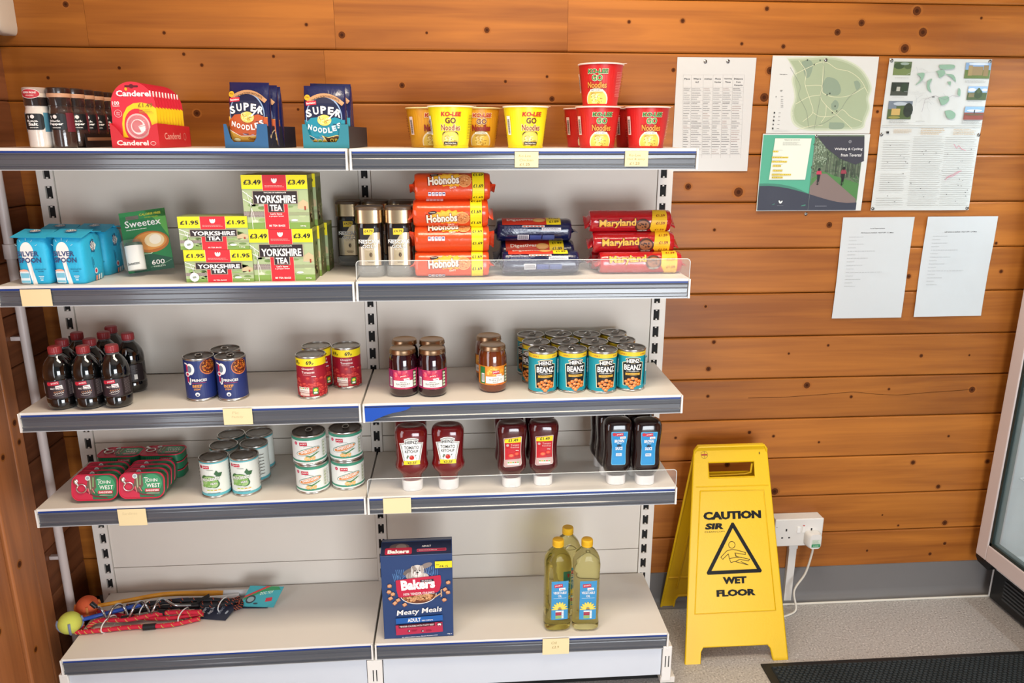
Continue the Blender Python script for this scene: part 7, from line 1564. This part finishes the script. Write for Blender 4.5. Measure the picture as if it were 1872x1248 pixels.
# rear leaf, leaning the other way
dyr = min(2*(yt_-yf_), YW-.014-yf_); slr = Vector((0, (yt_-yf_)-dyr, zt_s)); Lr = slr.length; slr /= Lr; nr = Vector((0, slr.z, -slr.y))
rfn = lambda u, v, w_: (u, dyr+slr.y*v*Lr/LS+nr.y*w_, slr.z*v*Lr/LS+nr.z*w_)
panel(t, 'rear_panel', rfn)
MB().tube([Vector(rfn(u, v, -.004)) for u, v in ((.045, .08), (tl[0]+.03, top_-.12), (tr_[0]-.03, top_-.12), (wB-.045, .08))], .004, yeld, 6).obj('rear_rib', t, smooth=50)
MB().tube([Vector(rfn(u, v, -.003)) for u, v in ((.012, .125), (wB-.012, .125))], .004, yeld, 6).obj('rear_rib', t, smooth=50)
for u in (tl[0]+.03, tr_[0]-.03): MB().tube([Vector(ffn(u-.012, top_-.004, -.006)), Vector(ffn(u+.012, top_-.004, -.006))], .006, yeld, 10).obj('hinge', t, smooth=50)
MB().tube([Vector(ffn(h1[0]-.004, h1[1]-.006, -.008)), Vector(ffn(h1[0]-.004, h0[1]+.012, -.02)), Vector(ffn(h1[0]-.02, h0[1]+.006, -.028)), Vector(ffn(h0[0]+.005, h0[1]+.004, -.028))], .0032, yeld, 8).obj('spreader_arm', t, smooth=50)

# ------------------------------------------------------------------ entrance mat
mx0, my1 = 1.100, -.2335; t = thing('entrance_mat', 'black ribbed entrance mat with rubber border', 'mat', (mx0, -1.13, 0.0004)); Wm, Hm = .86, my1+1.13; rub = mat('#17181a', .55)
MB().box(0, Wm, 0, Hm, 0, .004, rub).obj('rubber_border', t, bevel=.001)
MB().box(.024, Wm-.024, .024, Hm-.017, .0005, .0055, mat('#1d2224', .95, vary=.3)).obj('carpet_base', t)
b = MB(); rbm = mat('#2d3336', .95, vary=.35, bump=.001, bscale=500); y_ = Hm-.020; j = 0; rb = random.Random(2)
while y_ > .030:
    x_ = .027+(j % 2)*.008
    while x_ < Wm-.034: b.box(x_+(Hm-y_)*0, x_+.0095, y_-.0062, y_, .0055, .0088+rb.uniform(-.0006, .0006), rbm); x_ += .0150
    y_ -= .0090; j += 1
o = b.obj('carpet_ribs', t); o['kind'] = 'stuff'

# ------------------------------------------------------------------ glass fronted fridge
XF = 1.940; zb_ = on_x(1783, 1010, XF)
for k in range(80):
    zb_ = on_x(1783, 1010, XF)
    if zb_.y <= .045: break
    XF -= .002
YE = zb_.y; ZB = zb_.z; XB = XF+.062
t = thing('display_fridge', 'glass door drinks fridge with pale frame and black grille', 'fridge', (XF, YE, 0)); LF = .64; HF = 1.86; fr = mat('#cfc3c1', .35, vary=.02); blk = mat('#121315', .35, vary=.05)
def fy(px, py, X): p = on_x(px, py, X); return YE-p.y, p.z
fwid = fy(1806, 996, XF)[0]; fwid = max(min(fwid, .07), .035); fh = .055
b = MB()
def fb(y0, y1, z0, z1, x0, x1, m, bb=b): bb.box(x0, x1, -y1, -y0, z0, z1, m)
fb(0, fwid, ZB, HF, 0, .045, fr); fb(LF-fwid, LF, ZB, HF, 0, .045, fr); fb(fwid, LF-fwid, ZB, ZB+fh, 0, .045, fr); fb(fwid, LF-fwid, HF-fh, HF, 0, .045, fr)
d = b.obj('door_frame', t, bevel=.003)
b = MB(); g_ = .010
for y0, y1, z0, z1 in ((fwid, fwid+g_, ZB+fh, HF-fh), (LF-fwid-g_, LF-fwid, ZB+fh, HF-fh), (fwid, LF-fwid, ZB+fh, ZB+fh+g_), (fwid, LF-fwid, HF-fh-g_, HF-fh)): fb(y0, y1, z0, z1, .004, .03, mat('#24302e', .3), b)
b.obj('door_gasket', t)
b = MB(); fb(fwid+g_-.001, LF-fwid-g_+.001, ZB+fh+g_-.001, HF-fh-g_+.001, .012, .016, mat('#b9d6de', .03, alpha=.24, spec=.9, vary=0), b); b.obj('door_glass', t)
shell = mat('#dfe2e4', .4, vary=.01); b = MB(); TX = XRW-XF-.03
fb(.012, .035, .13, HF, .047, TX, shell, b); fb(LF-.035, LF-.012, .13, HF, .047, TX, shell, b); fb(.035, LF-.035, HF-.04, HF, .047, TX, shell, b); fb(.035, LF-.035, .13, .17, .047, TX, shell, b); fb(.035, LF-.035, .17, HF-.04, TX-.03, TX, shell, b); b.obj('cabinet', t)
for z in (.45, .75, 1.05, 1.35):
    b = MB()
    for k in range(9): b.tube([(.07+k*.045, -.04, z), (.07+k*.045, -LF+.04, z)], .002, shell, 6)
    b.tube([(.07, -.04, z), (.43, -.04, z)], .003, shell, 6); b.tube([(.07, -LF+.04, z), (.43, -LF+.04, z)], .003, shell, 6); b.obj('wire_shelf', t, smooth=60)
fl_ = bpy.data.lights.new('fridge_lamp', 'AREA'); fl_.shape = 'RECTANGLE'; fl_.size = .4; fl_.size_y = .05; fl_.energy = 13; fl_.color = (.85, .95, 1.0); fo = bpy.data.objects.new('fridge_lamp', fl_); C.objects.link(fo); fo.parent = t; fo.location = (.10, -LF/2, HF-.06); fo.rotation_euler = (0, .25, PI/2)
b = MB(); fb(.018, LF-.012, .012, .128, XB-XF, TX, blk, b); pn = b.obj('base_panel', t, bevel=.002)
for k in range(6): b = MB(); fb(.075, LF-.1, .040+k*.0125, .0455+k*.0125, XB-XF-.004, XB-XF+.001, mat('#3b3f42', .4), b); b.obj('grille_slat', pn)
b = MB(); fb(.010, .0178, .012, .128, XB-XF+.002, XB-XF+.30, mat('#d4dadf', .4), b); b.obj('side_edge', t)
b = MB(); b.prism([(0, ZB-.004), (-.075, ZB-.004), (-.06, ZB-.026), (-.012, ZB-.022), (0, ZB-.010)], .004, .06, blk, 'x'); b.obj('hinge_bracket', t, bevel=.001)
for y0 in (.04, LF-.07):
    MB().lathe([(.016, 0), (.018, .004), (.018, .0135)], blk, 14, (XB-XF+.04, -y0, 0)).obj('foot', t, smooth=40)

# ------------------------------------------------------------------ left wall fittings
pm_ = mat('#c8bcb8', .4, vary=.02); yp = -.088
t = thing('white_pipe', 'white vertical plastic pipe between shelves and left wall', 'pipe', (-.8710, yp, .0)); MB().lathe([(.0112, 0), (.0112, 2.3)], pm_, 20).obj('pipe', t, smooth=40)
MB().lathe([(.0112, 1.185), (.0150, 1.186), (.0150, 1.222), (.0112, 1.223)], pm_, 20, cap0=False, cap1=False).obj('pipe_collar', t, smooth=40)
for z in (.35, .98, 1.6): MB().box(-.033, .0, -.006, .006, z-.005, z+.005, pm_).obj('pipe_clip', t)
t = thing('conduit_box', 'white rounded conduit box on the left wall beside the second shelf', 'junction box', (XLW+.0145, -.235, 1.150)); b = MB(); b.loft([[(x, y, z) for y, z in rrect(-.034, 0, .034, .052, .012, 5)] for x in (0, .040)]+[[(.048, y*.86, .026+(z-.026)*.86) for y, z in rrect(-.034, 0, .034, .052, .012, 5)]], mat('#cfc4c0', .4)); b.obj('box', t, smooth=40)
p = on_y(18, 62, YW-.04); t = thing('emergency_light', 'white rounded plastic casing at the top left corner', 'alarm', (p.x-.115, YW-.0705, p.z))
b = MB(); b.loft([[(x, y, z) for x, z in rrect(.0, 0, .115, .26, .022, 6)] for y in (.070, .012)]+[[(x*.94+.003, -.0, z*.96+.005) for x, z in rrect(.0, 0, .115, .26, .022, 6)]], mat('#cfc3b4', .35)); b.obj('casing', t, smooth=50, bevel=.0)
t.location.x = XLW+.004; 
a = Art(); a.rect(.030, .086, .088, .096, '#c9b84a'); a.lines(.032, .087, .086, .095, 2, '#8a7a30'); a.obj('sticker', t, front(0))
t.scale = (max(.3, (p.x-XLW-.004)/.115), 1, 1)
